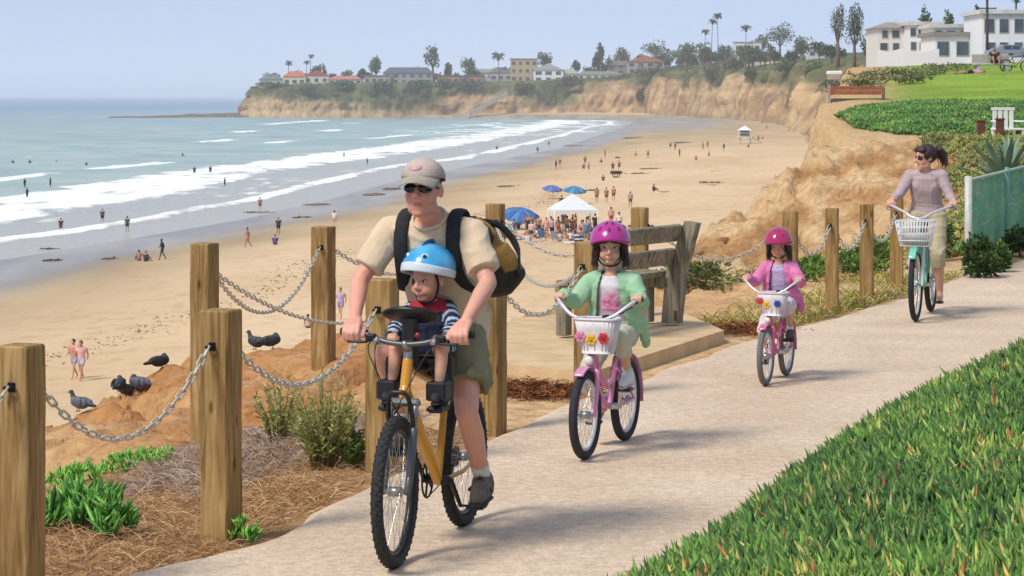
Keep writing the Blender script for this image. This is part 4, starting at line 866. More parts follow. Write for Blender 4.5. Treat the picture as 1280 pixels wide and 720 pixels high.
for y0, y1, bz in ((-.16, .02, .16), (.16, -.02, .12), (-.13, -.03, .25)): MB().tube(bez([(.43, y0, .985), (.52, y0 * .8, .985 - bz * .4), (.50, y1, .80 - bz), (.43, y1, .72 - bz * .2)], 8), .0028, 6).build('cable', blackp, bk)
pl1, pr1 = crank(bk, BB, .17, R(-128), .16, blackp); MB().tube([(-.08, -.05, .375), (-.52, -.05, .37)], .004, 4).tube([(-.08, -.05, .205), (-.50, -.05, .27)], .004, 4).build('chain_run', M('chain_steel', '#5b5650', rough=.5, metal=.7), bk)
MB().tube([(-.235, 0, .76), (-.285, 0, .915)], .0145, 10).build('seat_post', blackp, bk); saddle(bk, (-.29, 0, .945))
mb = MB(); mb.torus((-.52, -.045, .335), (0, 1, 0), .045, .008, 24, 6); mb.torus((-.52, -.05, .335), (0, 1, 0), .03, .008, 24, 6); mb.box((-.50, -.06, .25), (.04, .02, .1), None, .01); mb.build('rear_gears', M('chain_steel'), bk)
# child seat between the father's arms
cs = MB(); cs.box((.06, .0, .86), (.20, .20, .05), None, .02); cs.box((-.035, 0, 1.0), (.04, .20, .28), None, .02); cs.cap((.05, 0, .84), (.0, 0, .72), .025, .02); cs.cap((.12, 0, .84), (.30, 0, .86), .03, .03)
for s in (-1, 1): cs.chain([(.08, .09 * s, .85), (.20, .115 * s, .84), (.26, .12 * s, .70)], [.03, .035, .04])
for s in (-1, 1): cs.cap((.10, .10 * s, .87), (.06, .105 * s, 1.0), .02, .02)
cs.box((.33, 0, .93), (.06, .07, .17), None, .02)
sh = organic(cs, 'child_seat', blackp, bk, .008, 5)
for s in (-1, 1): f = MB(); f.box((.28, .115 * s, .675), (.15, .075, .03), None, .01); f.box((.285, .118 * s, .755), (.11, .092, .085), None, .007); f.box((.20, .135 * s, .80), (.05, .05, .2), None, .008); f.build('foot_rest', blackp, sh)
tb = MB(); tb.ell((.335, 0, 1.10), (.085, .135, .028), Matrix.Rotation(R(-26), 3, 'Y'), 28, 12); tb.box((.34, 0, 1.04), (.05, .07, .14), None, .01); tb.build('tray_pad', M('pad_black', '#101012', rough=.35), sh)
MB().ell((.405, .055, 1.015), (.010, .014, .014)).build('red_reflector', M('red_lens', '#8a1c26', rough=.2), bk)

# ------------------------------------------------------------------ people
def look(yaw, pitch=0.0, roll=0.0): return Matrix.Rotation(R(yaw), 3, 'Z') @ Matrix.Rotation(R(pitch), 3, 'Y') @ Matrix.Rotation(R(roll), 3, 'X')
def head_shapes(mb, c, Rm, s, child=False):
    c = Vector(c); L_ = lambda x, y, z: c + Rm @ (Vector((x, y, z)) * s)
    def e(p, r, rot=None): mb.ell(L_(*p), tuple(k * s for k in r), Rm if rot is None else Rm @ rot, 18, 12)
    e((-.012, 0, .03), (.100, .078, .090)); e((.014, 0, -.035), (.080, .064, .080) if not child else (.074, .065, .068))
    if child: e((.055, 0, -.088), (.026, .03, .02)); e((.052, .034, -.045), (.032, .030, .032)); e((.052, -.034, -.045), (.032, .030, .032))
    else: e((.028, 0, -.078), (.062, .056, .044)); e((.066, 0, -.104), (.022, .028, .018)); e((.05, .036, -.035), (.030, .028, .035)); e((.05, -.036, -.035), (.030, .028, .035)); e((.012, .047, -.075), (.035, .014, .034)); e((.012, -.047, -.075), (.035, .014, .034))
    e((.068, 0, .024), (.022, .052, .014)); mb.cap(L_(.084, 0, .010), L_(.102 if child else .121, 0, -.028), .0085 * s, (.0115 if child else .0150) * s); [e((.092 if child else .100, .011 * q_, -.034), (.011, .010, .009)) for q_ in (-1, 1)]
    e((.082, 0, -.062), (.012, .024, .007)); e((.080, 0, -.072), (.012, .020, .007))
    for q in (-1, 1): e((-.012, .077 * q, -.008), (.020, .010, .030), Matrix.Rotation(R(-18 * q), 3, 'Z'))
def head_cols(c, Rm, s, skin, hair=None, stubble=0.0, brow=True, lips='#a85c50'):
    c = np.array(c); Rm = np.array(Rm); skin = np.array(lin(skin)[:3])
    def fn(co, nr):
        p = (co - c) @ Rm / s; out = np.tile(skin, (len(co), 1)); n_ = fbm(co * 30, 3, 5); out = out * (1 + .07 * n_[:, None] + np.array([.10, -.02, -.04]) * vnoise(co * 7, 8)[:, None])
        inh = (np.linalg.norm(p, axis=1) < .2)
        def paint(m, colr, a=1.0):
            nonlocal out; m = (np.clip(m, 0, 1) * inh * a)[:, None]; out = out * (1 - m) + np.array(lin(colr)[:3]) * m
        x, y, z = p.T; fr = x > .03
        paint(np.exp(-((np.abs(y) - .042) / .02) ** 2 - ((z + .035) / .02) ** 2) * fr, '#c8705a', .35); paint(np.exp(-(y / .014) ** 2 - ((z + .03) / .014) ** 2) * (x > .08), '#c46c58', .35)
        if stubble: paint(sstep(-.045, -.062, z) * (x > .0) * sstep(-.14, -.12, z), '#a5785f', stubble)
        paint(np.exp(-((np.abs(y)) / .021) ** 4 - ((z + .067) / .0085) ** 4) * (x > .065), lips, .85)
        if brow: paint(np.exp(-((np.abs(y) - .034) / .018) ** 4 - ((z - .032) / .0055) ** 2) * fr, '#3a2a20', .8)
        if hair: paint(((z > -.03) & (x < .012 - .3 * np.abs(z - .02)) & ~((np.abs(y) > .072) & (x > -.03) & (z < .025))) * 1.0, hair, .95); paint(((z > .07) & (x > -.2)) * 1.0, hair, 1)
        return out
    return fn
def eyes(par, c, Rm, s):
    c = Vector(c)
    for q in (-1, 1):
        e = MB(); e.ell(c + Rm @ (Vector((.068, .032 * q, .004)) * s), (.012 * s, .0140 * s, .0080 * s), Rm @ Matrix.Rotation(R(12 * q), 3, 'Z'), 14, 10); o = e.build('eye', M('eye_white', '#cfc8c0', rough=.2), par)
        i = MB(); i.ell(c + Rm @ (Vector((.077, .032 * q, .003)) * s), (.0045 * s, .0072 * s, .0078 * s), Rm, 10, 8); i.build('iris', M('iris', '#1a100c', rough=.15), o)
        l = MB(); l.tube([c + Rm @ (Vector((.075 - .006 * abs(t), (.032 + .017 * t) * q, .0125 - .005 * t * t)) * s) for t in (-1, -.5, 0, .5, 1)], .0025 * s, 5); l.build('eyelid', M('lash', '#2c1c14', rough=.7), o)
def hand(mb, wr, g, a, f, u, s=1.0):
    """fingers closed over a bar: g grip centre, a along the bar outward, f away from the rider, u up"""
    wr, g, a, f, u = map(Vector, (wr, g, a, f, u)); Lf = (.92, 1.0, .97, .82)
    for i in range(4):
        o = (1.5 - i) * .0205 * s * -1; l = Lf[i]; k0 = g + a * o + f * .012 * s + u * .034 * s; k1 = g + a * (o * 1.05) + f * .042 * s * l + u * .012 * s; k2 = g + a * (o * 1.05) + f * .040 * s * l - u * .020 * s * l; k3 = g + a * o + f * .012 * s - u * .034 * s
        mb.cap(wr + a * o * .55, k0, .0165 * s, .0125 * s, 8); mb.chain([k0, k1, k2, k3], [.0115 * s, .0102 * s, .0095 * s, .0085 * s], 8)
    th0 = wr + (g - wr) * .35 - a * .028 * s; th1 = g - a * .050 * s + f * .0 * s + u * .012 * s; th2 = g - a * .052 * s + f * .028 * s - u * .004 * s
    mb.chain([th0, th1, th2], [.016 * s, .0125 * s, .0105 * s], 8)
    mb.ell((wr + g) / 2 + u * .014 * s, (.035 * s, .038 * s, .017 * s), None)
def limb_body(J, k=1.0, fem=False, child=False):
    """one continuous body: torso, neck, arms, hands, legs, feet; the head is added by the caller"""
    mb = MB(); V_ = {n: Vector(p) for n, p in J.items() if n != 'W'}
    t = [V_['pel'] - Vector((0, 0, .07 * k)), V_['pel'], V_['waist'], V_['chest'], V_['uch'], V_['neck']]
    W = J.get('W') or [(.13, .10), (.165, .12), (.15, .11), (.175, .125), (.165, .10), (.06, .055)]; mb.tube(t, [(a * k, b * k) for a, b in W], 20, up=(0, 1, 0))
    mb.cap(V_['neck'], V_['head'] + Vector((-.02 * k, 0, -.04 * k)), .056 * k, .050 * k)
    for s in 'lr':
        mb.ell(V_['sh' + s], (.062 * k, .058 * k, .062 * k)); mb.cap(V_['sh' + s], V_['el' + s], .050 * k, .041 * k); m = V_['el' + s].lerp(V_['wr' + s], .3); mb.chain([V_['el' + s], m, V_['wr' + s]], [.040 * k, .042 * k, .0265 * k])
        mb.cap(V_['chest'].lerp(V_['uch'], .7), V_['sh' + s], .07 * k, .055 * k)
        mb.cap(V_['hip' + s], V_['kn' + s], .085 * k, .056 * k); c2 = V_['kn' + s].lerp(V_['an' + s], .32); mb.chain([V_['kn' + s], c2 + Vector((-.016 * k, 0, 0)), V_['an' + s]], [.054 * k, .054 * k, .034 * k])
        fd_ = V_['toe' + s] - V_['an' + s]; heel = V_['an' + s] + Vector((-.035 * k, 0, -.045 * k)); mb.cap(heel, V_['an' + s], .032 * k, .034 * k); mb.chain([V_['an' + s], heel.lerp(V_['toe' + s], .6), V_['toe' + s]], [.034 * k, .034 * k, .026 * k]); mb.cap(heel, V_['toe' + s], .03 * k, .028 * k)
    return mb
def sleeve(mb, a, b, r0, r1): a, b = Vector(a), Vector(b); t = (b - a).normalized(); mb.tube([a - t * r0 * .6, a, a.lerp(b, .5), b], [r0 * .7, r0, (r0 + r1) / 2, r1], 16)
def shoe(par, an, toe, k, mat, sole_mat, name='shoe'):
    an, toe = Vector(an), Vector(toe); heel = an + Vector((-.045 * k, 0, -.055 * k)); mb = MB(); mb.cap(heel + Vector((0, 0, .02 * k)), an + Vector((-.005, 0, .0)), .042 * k, .046 * k); mb.chain([an + Vector((.01 * k, 0, -.01 * k)), heel.lerp(toe, .6) + Vector((0, 0, .012 * k)), toe], [.044 * k, .046 * k, .036 * k]); mb.cap(heel, toe, .040 * k, .036 * k)
    o = organic(mb, name, mat, par, .0075 * max(k, .7), 4); d = (toe - heel); d.z = d.z; n_ = d.normalized(); so_ = MB(); up = Vector((0, 1, 0)); q = n_.cross(up)
    pts = [heel - n_ * .03 * k, heel, heel.lerp(toe, .5), heel.lerp(toe, .85), toe + n_ * .035 * k]; so_.tube([p + q * 0 - Vector((0, 0, .036 * k)) for p in pts], [(.026 * k, .012 * k), (.038 * k, .014 * k), (.036 * k, .013 * k), (.043 * k, .013 * k), (.022 * k, .010 * k)], 12, up=(0, 1, 0)); so_.build('sole', sole_mat, o); return o
def dome(c, Rm, s, rad, rim, n=40, m=12, flare=0.0):
    """hollow shell over the head; rim(angle) gives the height of its lower edge"""
    c = Vector(c); vs = []; fs = []
    for i in range(m + 1):
        for j in range(n):
            a = 2 * math.pi * j / n; z0 = max(-.95, min(.95, rim(a) / rad[2])); q0 = math.asin(z0); q = q0 + (math.pi / 2 - q0) * i / m; fl = 1 + flare * (1 - i / m) ** 3
            vs.append(c + Rm @ (Vector((rad[0] * math.cos(q) * math.cos(a) * fl, rad[1] * math.cos(q) * math.sin(a) * fl, rad[2] * math.sin(q))) * s))
    for i in range(m):
        for j in range(n): fs.append((i * n + j, i * n + (j + 1) % n, (i + 1) * n + (j + 1) % n, (i + 1) * n + j))
    return MB().add(vs, fs)
def person(label, X, Y, ang): o = empty('person', label, 'person'); place(o, X, Y, ang); return o
skinA = M('skin', attr='Col', rough=.5, spec=.35, sss=.12)

# ---- father
pa = person('man in cap and sunglasses riding the yellow bicycle', O1[0], O1[1], H1); k = 1.0
HS = 1.07; hc = Vector((.15, 0, 1.662)); hR = look(2, -3)
J = dict(pel=(-.27, 0, .99), waist=(-.22, 0, 1.13), chest=(-.09, 0, 1.34), uch=(-.005, 0, 1.455), neck=(.045, 0, 1.525), head=hc, shl=(.02, .195, 1.455), shr=(.02, -.195, 1.455), ell=(.125, .305, 1.235), elr=(.125, -.315, 1.235), wrl=(.345, .262, 1.075), wrr=(.345, -.262, 1.075),
    hipl=(-.23, .095, .955), hipr=(-.23, -.095, .955), knl=(.0, .165, .625), knr=(.175, -.175, .895), anl=(-.27, .165, .275), anr=(-.045, -.155, .545), toel=(-.09, .19, .215), toer=(.115, -.16, .485))
J['W'] = [(.14, .11), (.17, .13), (.165, .135), (.185, .135), (.17, .105), (.062, .058)]
mb = limb_body(J, 1.0); head_shapes(mb, hc, hR, HS)
for s in (-1, 1): hand(mb, J['wrl' if s > 0 else 'wrr'], (.386, .255 * s, 1.02), (0, s, 0), Vector((.9, 0, -.25)).normalized(), Vector((.25, 0, .95)).normalized(), 1.05)
skin_m = '#d79d86'
def muscle(co, nr): return .0012 * fbm(co * 40, 3, 2)
organic(mb, 'body', skinA, pa, .0055, 4, muscle, head_cols(hc, hR, HS, skin_m, '#4a3426', .35))
sm_ = M('shirt_beige', '#dcc5a6', '#d0b797', scale=6, rough=.9, bump=.25, bscale=28, sheen=.2)
mb = MB(); V_ = {n: Vector(p) for n, p in J.items() if n != 'W'}
mb.tube([V_['pel'] + Vector((.005, 0, -.05)), V_['pel'] + Vector((.0, 0, .05)), V_['waist'], V_['chest'], V_['uch'], V_['neck'] + Vector((.0, 0, -.006))], [(.195, .155), (.195, .155), (.19, .155), (.20, .15), (.185, .12), (.088, .074)], 24, up=(0, 1, 0))
for s in 'lr': mb.cap(V_['uch'], V_['sh' + s] + Vector((0, 0, .004)), .075, .07); sleeve(mb, V_['sh' + s], V_['sh' + s].lerp(V_['el' + s], .74), .075, .073)
organic(mb, 'shirt', sm_, pa, .007, 4, folds(.0075, 9))
mb = MB(); mb.torus(V_['neck'] + Vector((.004, 0, .0)), (V_['head'] - V_['neck']).normalized(), .080, .007, 32, 8, 1.4); mb.build('collar', sm_, pa)
sho = M('shorts_khaki', '#8e8768', '#7b7557', scale=7, rough=.92, bump=.3, bscale=24)
mb = MB(); mb.tube([V_['pel'] + Vector((-.02, 0, -.11)), V_['pel'] + Vector((-.01, 0, -.03)), V_['pel'] + Vector((.0, 0, .07))], [(.15, .13), (.195, .155), (.18, .145)], 22, up=(0, 1, 0))
for s, e in (('l', .66), ('r', .66)): sleeve(mb, V_['hip' + s], V_['hip' + s].lerp(V_['kn' + s], e), .105, .102)
for s, y in (('l', 1), ('r', -1)): mb.box(V_['hip' + s].lerp(V_['kn' + s], .52) + Vector((-.015, .095 * y, -.01)), (.12, .018, .12), Matrix.Rotation(R(30 if s == 'l' else 75), 3, 'Y'), .006)
organic(mb, 'shorts', sho, pa, .007, 3, folds(.0085, 9, 8))
for s in 'lr':
    mb = MB(); d = (V_['kn' + s] - V_['an' + s]).normalized(); mb.tube([V_['an' + s] - d * .01, V_['an' + s] + d * .05, V_['an' + s] + d * .095], [.041, .042, .045], 16); mb.build('sock', M('white_sock', '#d8d5cd', rough=.9, c2='#c6c2b8', scale=40), pa)
    so = shoe(pa, V_['an' + s], V_['toe' + s], 1.08, M('shoe_brown', '#6b6258', '#544c44', scale=14, rough=.85), M('sole_dark', '#2a2826', rough=.8))
    MB().tube([V_['an' + s].lerp(V_['toe' + s], .45) + Vector((0, .055, -.02)), V_['an' + s].lerp(V_['toe' + s], .45) + Vector((0, 0, .045)), V_['an' + s].lerp(V_['toe' + s], .45) + Vector((0, -.055, -.02))], .009, 6).build('strap', blackp, so)
capm = M('cap_cloth', '#a39a88', '#bfa9a0', scale=7, rough=.9, bump=.2, bscale=30)
cp = dome(hc + hR @ Vector((-.006, 0, .052)), hR, 1.05, (.112, .093, .086), lambda a: -.002 - .012 * (math.cos(a) < -.3)).build('cap', capm, pa); solid(cp, .004, 1)
vs = []; fs = []; n = 20; m = 7
for i in range(m):
    for j in range(n):
        a = R(-68 + 136 * j / (n - 1)); t = i / (m - 1); x = .104 * math.cos(a) + t * .088 * math.cos(a * .55) ** .6; y = .092 * math.sin(a) * (1 - .04 * t); z = .036 - .034 * t - .030 * (abs(y) / .085) ** 2 * (.35 + .65 * t); vs.append(hc + hR @ Vector((x * 1.05 - .006, y * 1.05, z + .024)))
for i in range(m - 1):
    for j in range(n - 1): fs.append((i * n + j, i * n + j + 1, (i + 1) * n + j + 1, (i + 1) * n + j))
solid(MB().add(vs, fs).build('brim', M('brim_cloth', '#a89f8c', '#9a907c', scale=9, rough=.9), cp), .004, 0)
dv = Vector((math.cos(R(30)), -.12, math.sin(R(30)))).normalized(); Qp = (hR @ Vector((dv.x / .0138, dv.y / .0095, dv.z / .0082))).to_track_quat('Z', 'X').to_matrix(); MB().ell(hc + hR @ Vector((-.006 + dv.x * .1180, dv.y * .098, .052 + dv.z * .0915)), (.020, .032, .003), Qp, 16, 6).build('patch', M('cap_patch', '#b98a88', '#cfb0aa', scale=60, rough=.8), cp)
MB().ell(hc + hR @ Vector((-.006, 0, .144)), .006).build('button', capm, cp)
gl = MB()
for q in (-1, 1): gl.ell(hc + hR @ Vector((.091, .036 * q, .003)), (.012, .034, .0215), hR @ Matrix.Rotation(R(16 * q), 3, 'Z'), 18, 12); gl.tube([hc + hR @ Vector((.078, .062 * q, .010)), hc + hR @ Vector((.03, .080 * q, .008)), hc + hR @ Vector((-.015, .082 * q, .0))], .004, 6)
gl.tube([hc + hR @ Vector((.098, -.014, .008)), hc + hR @ Vector((.100, 0, .010)), hc + hR @ Vector((.098, .014, .008))], .004, 6); gl.build('sunglasses', M('black_lens', '#0c0a0a', rough=.12, spec=.6), pa)
# backpack, worn
bp_ = empty('backpack', 'mustard and black backpack worn on the back of the father', 'backpack'); place(bp_, O1[0], O1[1], H1)
mb = MB(); Rb = look(0, 24)
for dx, dy, dz, r in ((0, .0, .0, (.115, .20, .19)), (-.01, .08, -.05, (.12, .20, .15)), (-.02, .14, -.09, (.10, .15, .12)), (.0, .02, .10, (.085, .17, .10))): mb.ell(Vector((-.235, .07, 1.33)) + Rb @ Vector((dx, dy, dz)), r, Rb)
mus = [np.array(lin(c_)[:3]) for c_ in ('#9a7230', '#2a2420', '#5d4724')]
def packcol(co, nr):
    out = np.tile(mus[0], (len(co), 1)) * (1 + .15 * fbm(co * 9, 3, 4)[:, None]); d_ = co[:, 1] - .10 + (co[:, 2] - 1.33) * .55; dark_ = (np.abs(d_ - .115) < .045) | (co[:, 2] < 1.20 + .3 * (co[:, 1] - .1)) | (co[:, 0] > -.165); out[dark_] = mus[1]; out[(np.abs(d_ + .03) < .018) & ~dark_] = mus[2]; return np.clip(out, .004, 1)
mu = organic(mb, 'bag', M('pack_cloth', (1, 1, 1), (.82, .82, .82), scale=14, rough=.75, bump=.3, bscale=24, attr='Col'), bp_, .008, 5, folds(.009, 8, 4), packcol)
mb = MB(); mb.tube(bez([(-.19, .17, 1.50), (-.27, .26, 1.47), (-.30, .33, 1.36), (-.24, .35, 1.24)], 5), [(.016, .007)] * 30, 8, up=(0, 0, 1)); mb.build('trim', blackc, bp_)
for s in (-1, 1):
    mb = MB(); mb.tube(bez([(-.17, .115 * s, 1.45), (-.09, .118 * s, 1.545), (.02, .122 * s, 1.548), (.085, .125 * s, 1.48), (.09, .128 * s, 1.38), (.03, .135 * s, 1.26), (-.10, .165 * s, 1.18), (-.2, .17 * s, 1.20)], 6), [(.034, .012)] * 60, 10, up=(0, 1, 0)); mb.build('strap', blackc, bp_)

# ---- toddler in the child seat
to = person('toddler in blue helmet sitting in the front child seat', O1[0], O1[1], H1); s2 = .88; tc = Vector((.135, .02, 1.247)); tR = look(-22, 6)
J2 = dict(pel=(.05, .01, .93), waist=(.055, .01, .99), chest=(.075, .012, 1.06), uch=(.085, .015, 1.105), neck=(.10, .018, 1.145), head=tc, shl=(.085, .105, 1.095), shr=(.085, -.075, 1.095), ell=(.145, .155, 1.02), elr=(.145, -.125, 1.02), wrl=(.245, .125, .99), wrr=(.245, -.105, .99), hipl=(.07, .06, .925), hipr=(.07, -.05, .925), knl=(.235, .115, .935), knr=(.235, -.105, .935), anl=(.275, .115, .765), anr=(.275, -.11, .765), toel=(.35, .12, .725), toer=(.35, -.115, .725))
J2['W'] = [(.16, .14), (.19, .15), (.18, .15), (.18, .14), (.16, .11), (.07, .065)]
mb = limb_body(J2, .56); head_shapes(mb, tc, tR, s2, True)
for s, w, y in ((1, 'wrl', .115), (-1, 'wrr', -.10)): hand(mb, J2[w], (.285, y, .985), (0, s, 0), (1, 0, 0), (0, 0, 1), .55)
organic(mb, 'body', skinA, to, .0045, 4, None, head_cols(tc, tR, s2, '#d6a286', None, 0, False, '#b8655c')); eyes(to, tc, tR, s2)
V2 = {n: Vector(p) for n, p in J2.items() if n != 'W'}; mb = MB(); mb.tube([V2['pel'] - Vector((0, 0, .02)), V2['waist'], V2['chest'], V2['uch'], V2['neck'] + Vector((0, 0, .004))], [(.115, .10), (.115, .10), (.115, .095), (.10, .075), (.055, .052)], 20, up=(0, 1, 0))
for s in 'lr': mb.cap(V2['uch'], V2['sh' + s], .05, .045); sleeve(mb, V2['sh' + s], V2['el' + s], .044, .042); sleeve(mb, V2['el' + s], V2['el' + s].lerp(V2['wr' + s], .9), .043, .036)
nav, lt, red_ = [np.array(lin(c)[:3]) for c in ('#20283f', '#a9bccd', '#a02430')]
def stripes(co, nr):
    out = np.tile(nav, (len(co), 1)); d = np.abs(co[:, 1] - .015); on = (np.sin(co[:, 0] * 175 + d * 60 - co[:, 2] * 60) > .25) & (d > .075); out[on] = lt; out[(co[:, 2] > 1.10) & (d < .09)] = red_; return out
organic(mb, 'jacket', M('jacket', attr='Col', rough=.9), to, .0055, 3, folds(.003, 24, 5), stripes)
for s in 'lr': shoe(to, V2['an' + s], V2['toe' + s], .62, M('toddler_shoe', '#2a2a30', rough=.8), M('sole_dark'))
hm_c = tc + tR @ Vector((-.012, 0, .052)); hl = dome(hm_c, tR, s2, (.136, .120, .112), lambda a: .022 - .04 * (1 - math.cos(a)) / 2 - .012 * math.sin(a) ** 2, 44, 14, .02).build('helmet', M('helmet_blue', '#2f93c9', '#58b3dc', scale=9, rough=.25, coat=.4), to); solid(hl, .014, 1)
lowr = MB(); vs = []; fs = []
for i in range(6):
    for j in range(48):
        a = 2 * math.pi * j / 48; lo_ = .008 - .085 * (1 - math.cos(a)) / 2 - .006 * math.sin(a) ** 2; hi_ = lo_ + .040 + .004 * math.cos(a); z = lo_ + (hi_ - lo_) * i / 5; q = math.sqrt(max(.05, 1 - (max(z, -.05) / .125) ** 2)) * (1.105 - .015 * i / 5); vs.append(hm_c + tR @ (Vector((.136 * q * math.cos(a), .120 * q * math.sin(a), z)) * s2))
for i in range(5):
    for j in range(48): fs.append((i * 48 + j, i * 48 + (j + 1) % 48, (i + 1) * 48 + (j + 1) % 48, (i + 1) * 48 + j))
lowr.add(vs, fs)
solid(lowr.build('rim_shell', M('helmet_white', '#c9d3d8', rough=.3), hl), .016, 0)
fin = MB(); fin.ell(hm_c + tR @ Vector((-.02, 0, .108)), (.06, .012, .022), tR); fin.build('fin', M('helmet_dark_blue', '#27507f', rough=.3), hl)
for q in (-1, 1): e = MB(); e.ell(hm_c + tR @ Vector((.082, .050 * q, .066)), (.012, .020, .015), tR @ Matrix.Rotation(R(35 * q), 3, 'Z')); eo = e.build('eye_decal', M('helmet_white'), hl); MB().ell(hm_c + tR @ Vector((.090, .054 * q, .068)), (.008, .010, .010), tR).build('pupil_decal', blackp, eo)
for q in (-1, 1): MB().tube(bez([tc + tR @ Vector((.025, .078 * q, .03)) * s2, tc + tR @ Vector((.02, .083 * q, -.03)) * s2, tc + tR @ Vector((.028, .055 * q, -.10)) * s2, tc + tR @ Vector((.045, 0, -.125)) * s2], 5), .006, 6).build('chin_strap', blackc, hl)

# ------------------------------------------------------------------ girls and their pink bicycles
def girl_bike(label, X, Y, ang, k, bx):
    b = empty('bicycle', label, 'bicycle'); place(b, X, Y, ang); pk = M('pink_' + bx['n'], bx['pink'], bx['pink2'], scale=4, rough=.3, coat=.4); whp = M('white_plastic', '#d9d6d6', rough=.4); S = lambda *p: tuple(q * k for q in p)
    Rw = .255 * k; rim = M('white_rim', '#d4d2d2', rough=.4); ty = M('tyre_' + bx['n'], bx['tyre'], rough=.8)
    fw = Vector(S(.40, 0, .255)); rw = Vector(S(-.40, 0, .255)); bb = S(-.07, 0, .25); wheel(b, fw, Rw, .026 * k, rim, ty, 28); wheel(b, rw, Rw, .026 * k, rim, ty, 28)
    mb = MB(); h0 = Vector(S(.305, 0, .545)); h1 = Vector(S(.262, 0, .66)); mb.cap(h0, h1, .021 * k, .021 * k)
    mb.chain([h0] + [Vector(S(*p)) for p in ((.15, 0, .36), (.03, 0, .27), bb and (-.07, 0, .25))], [.021 * k] * 4); mb.chain([h1 - Vector((0, 0, .02))] + [Vector(S(*p)) for p in ((.13, 0, .47), (-.01, 0, .38), (-.13, 0, .40))], [.017 * k] * 4); mb.cap(bb, S(-.19, 0, .52), .018 * k, .017 * k)
    for s in (-1, 1): mb.chain([Vector(S(-.09, .03 * s, .25)), Vector(S(-.25, .055 * s, .25)), rw + Vector((0, .055 * s * k, 0))], [.010 * k] * 3); mb.chain([Vector(S(-.16, .02 * s, .46)), Vector(S(-.28, .05 * s, .37)), rw + Vector((0, .055 * s * k, 0))], [.009 * k] * 3)
    organic(mb, 'frame', pk, b, .0045, 4)
    mb = MB(); cr = h0 + Vector(S(.01, 0, -.03)); mb.tube([cr, h0], .018 * k, 10)
    for s in (-1, 1): mb.chain([cr, cr + Vector(S(.012, .05 * s, -.02)), cr + Vector(S(.03, .055 * s, -.12)), fw + Vector((0, .055 * s * k, 0))], [.016 * k, .016 * k, .014 * k, .012 * k])
    organic(mb, 'fork', pk, b, .0045, 3)
    for c_, a0, a1 in ((fw, 60, 150), (rw, 30, 190)): 
        pts = [c_ + Vector(((Rw + .02) * math.cos(R(a)), 0, (Rw + .02) * math.sin(R(a)))) for a in np.linspace(a0, a1, 12)]; MB().tube(pts, [(.033 * k, .004)] * 12, 8, up=(0, 1, 0)).build('mudguard', pk, b)
    mb = MB(); mb.tube([h1, h1 + Vector(S(-.02, 0, .10))], .015 * k, 10); mb.build('stem', chrome, b)
    gz = .90; bp_ = [S(.12, -.245, gz), S(.20, -.225, gz - .01), S(.262, -.12, gz - .09), S(.255, 0, gz - .115), S(.262, .12, gz - .09), S(.20, .225, gz - .01), S(.12, .245, gz)]
    hb = MB().tube(bez(bp_, 7), .0115 * k, 10).build('handlebar', M('white_bar', '#d2ccd0', rough=.25, metal=.3), b)
    for s in (-1, 1): MB().tube([S(.19, .23 * s, gz - .008), S(.105, .247 * s, gz + .001)], .016 * k, 10).build('grip', M('grip_' + bx['n'], bx['grip'], rough=.7), hb)
    MB().box(S(.245, .075, gz - .09), (.05 * k, .035 * k, .02 * k), None, .006).build('bell', blackp, hb); MB().tube([S(.22, .16, gz - .05), S(.255, .16, gz - .075), S(.245, .235, gz - .03)], .005, 6).build('brake_lever', blackp, hb)
    # basket
    bk_ = MB(); n = 26; x0, zt, zb_, yo = .28, .80, .60, .04; ring = []
    def sq(t, w, d): c_, s_2 = math.cos(t), math.sin(t); return (math.copysign(abs(c_) ** .55, c_) * d, math.copysign(abs(s_2) ** .55, s_2) * w)
    vs = []; fs = []
    for i, (z, sc_) in enumerate(((zb_, .70), (zb_ + .05, .76), (zt - .06, .93), (zt, 1.0))):
        for j in range(n): a = sq(2 * math.pi * j / n, .128 * sc_, .088 * sc_); vs.append(S(x0 + a[0], a[1] + yo, z))
    for i in range(3):
        for j in range(n): fs.append((i * n + j, i * n + (j + 1) % n, (i + 1) * n + (j + 1) % n, (i + 1) * n + j))
    fs.append(tuple(range(n))); bo = solid(MB().add(vs, fs).build('basket', M('basket_white', '#dcd6d4', '#cfc7c8', scale=14, rough=.5), b), .004, 0)
    MB().tube([S(x0 + sq(2 * math.pi * j / n, .130, .090)[0], sq(2 * math.pi * j / n, .130, .090)[1] + yo, zt) for j in range(n)], .006, 6, closed=True, up=(0, 0, 1)).build('basket_rim', M('basket_white'), bo)
    for j in range(n):
        t0 = 2 * math.pi * j / n; a0_ = sq(t0, .13, .09); a1_ = sq(t0, .13 * .72, .09 * .72); MB().tube([S(x0 + a1_[0], a1_[1] + yo, zb_ + .02), S(x0 + a0_[0] * .985, a0_[1] * .985 + yo, zt - .01)], .0035, 5).build('basket_rib', M('basket_white'), bo)
    for y, z, c_, cc in bx['flowers']:
        f = MB(); xx_ = x0 + .088 * (.70 + .30 * (z - zb_) / .2) + .0065
        for q in range(6): f.ell(S(xx_ + .0037 * math.sin(q * 1.047), y + yo + .022 * math.cos(q * 1.047), z + .022 * math.sin(q * 1.047)), (.0018 * k, .013 * k, .013 * k), None, 10, 6)
        fo = f.build('flower', M('petal_' + c_, c_, rough=.5), bo); MB().ell(S(xx_ + .004, y + yo, z), (.002 * k, .010 * k, .010 * k), None, 10, 6).build('flower_centre', M('centre_' + cc, cc, rough=.5), fo)
    MB().ell(S(.335, .0, .56), (.018 * k, .028 * k, .028 * k)).build('front_reflector', M('reflector_white', '#dcd7c8', rough=.15), b)
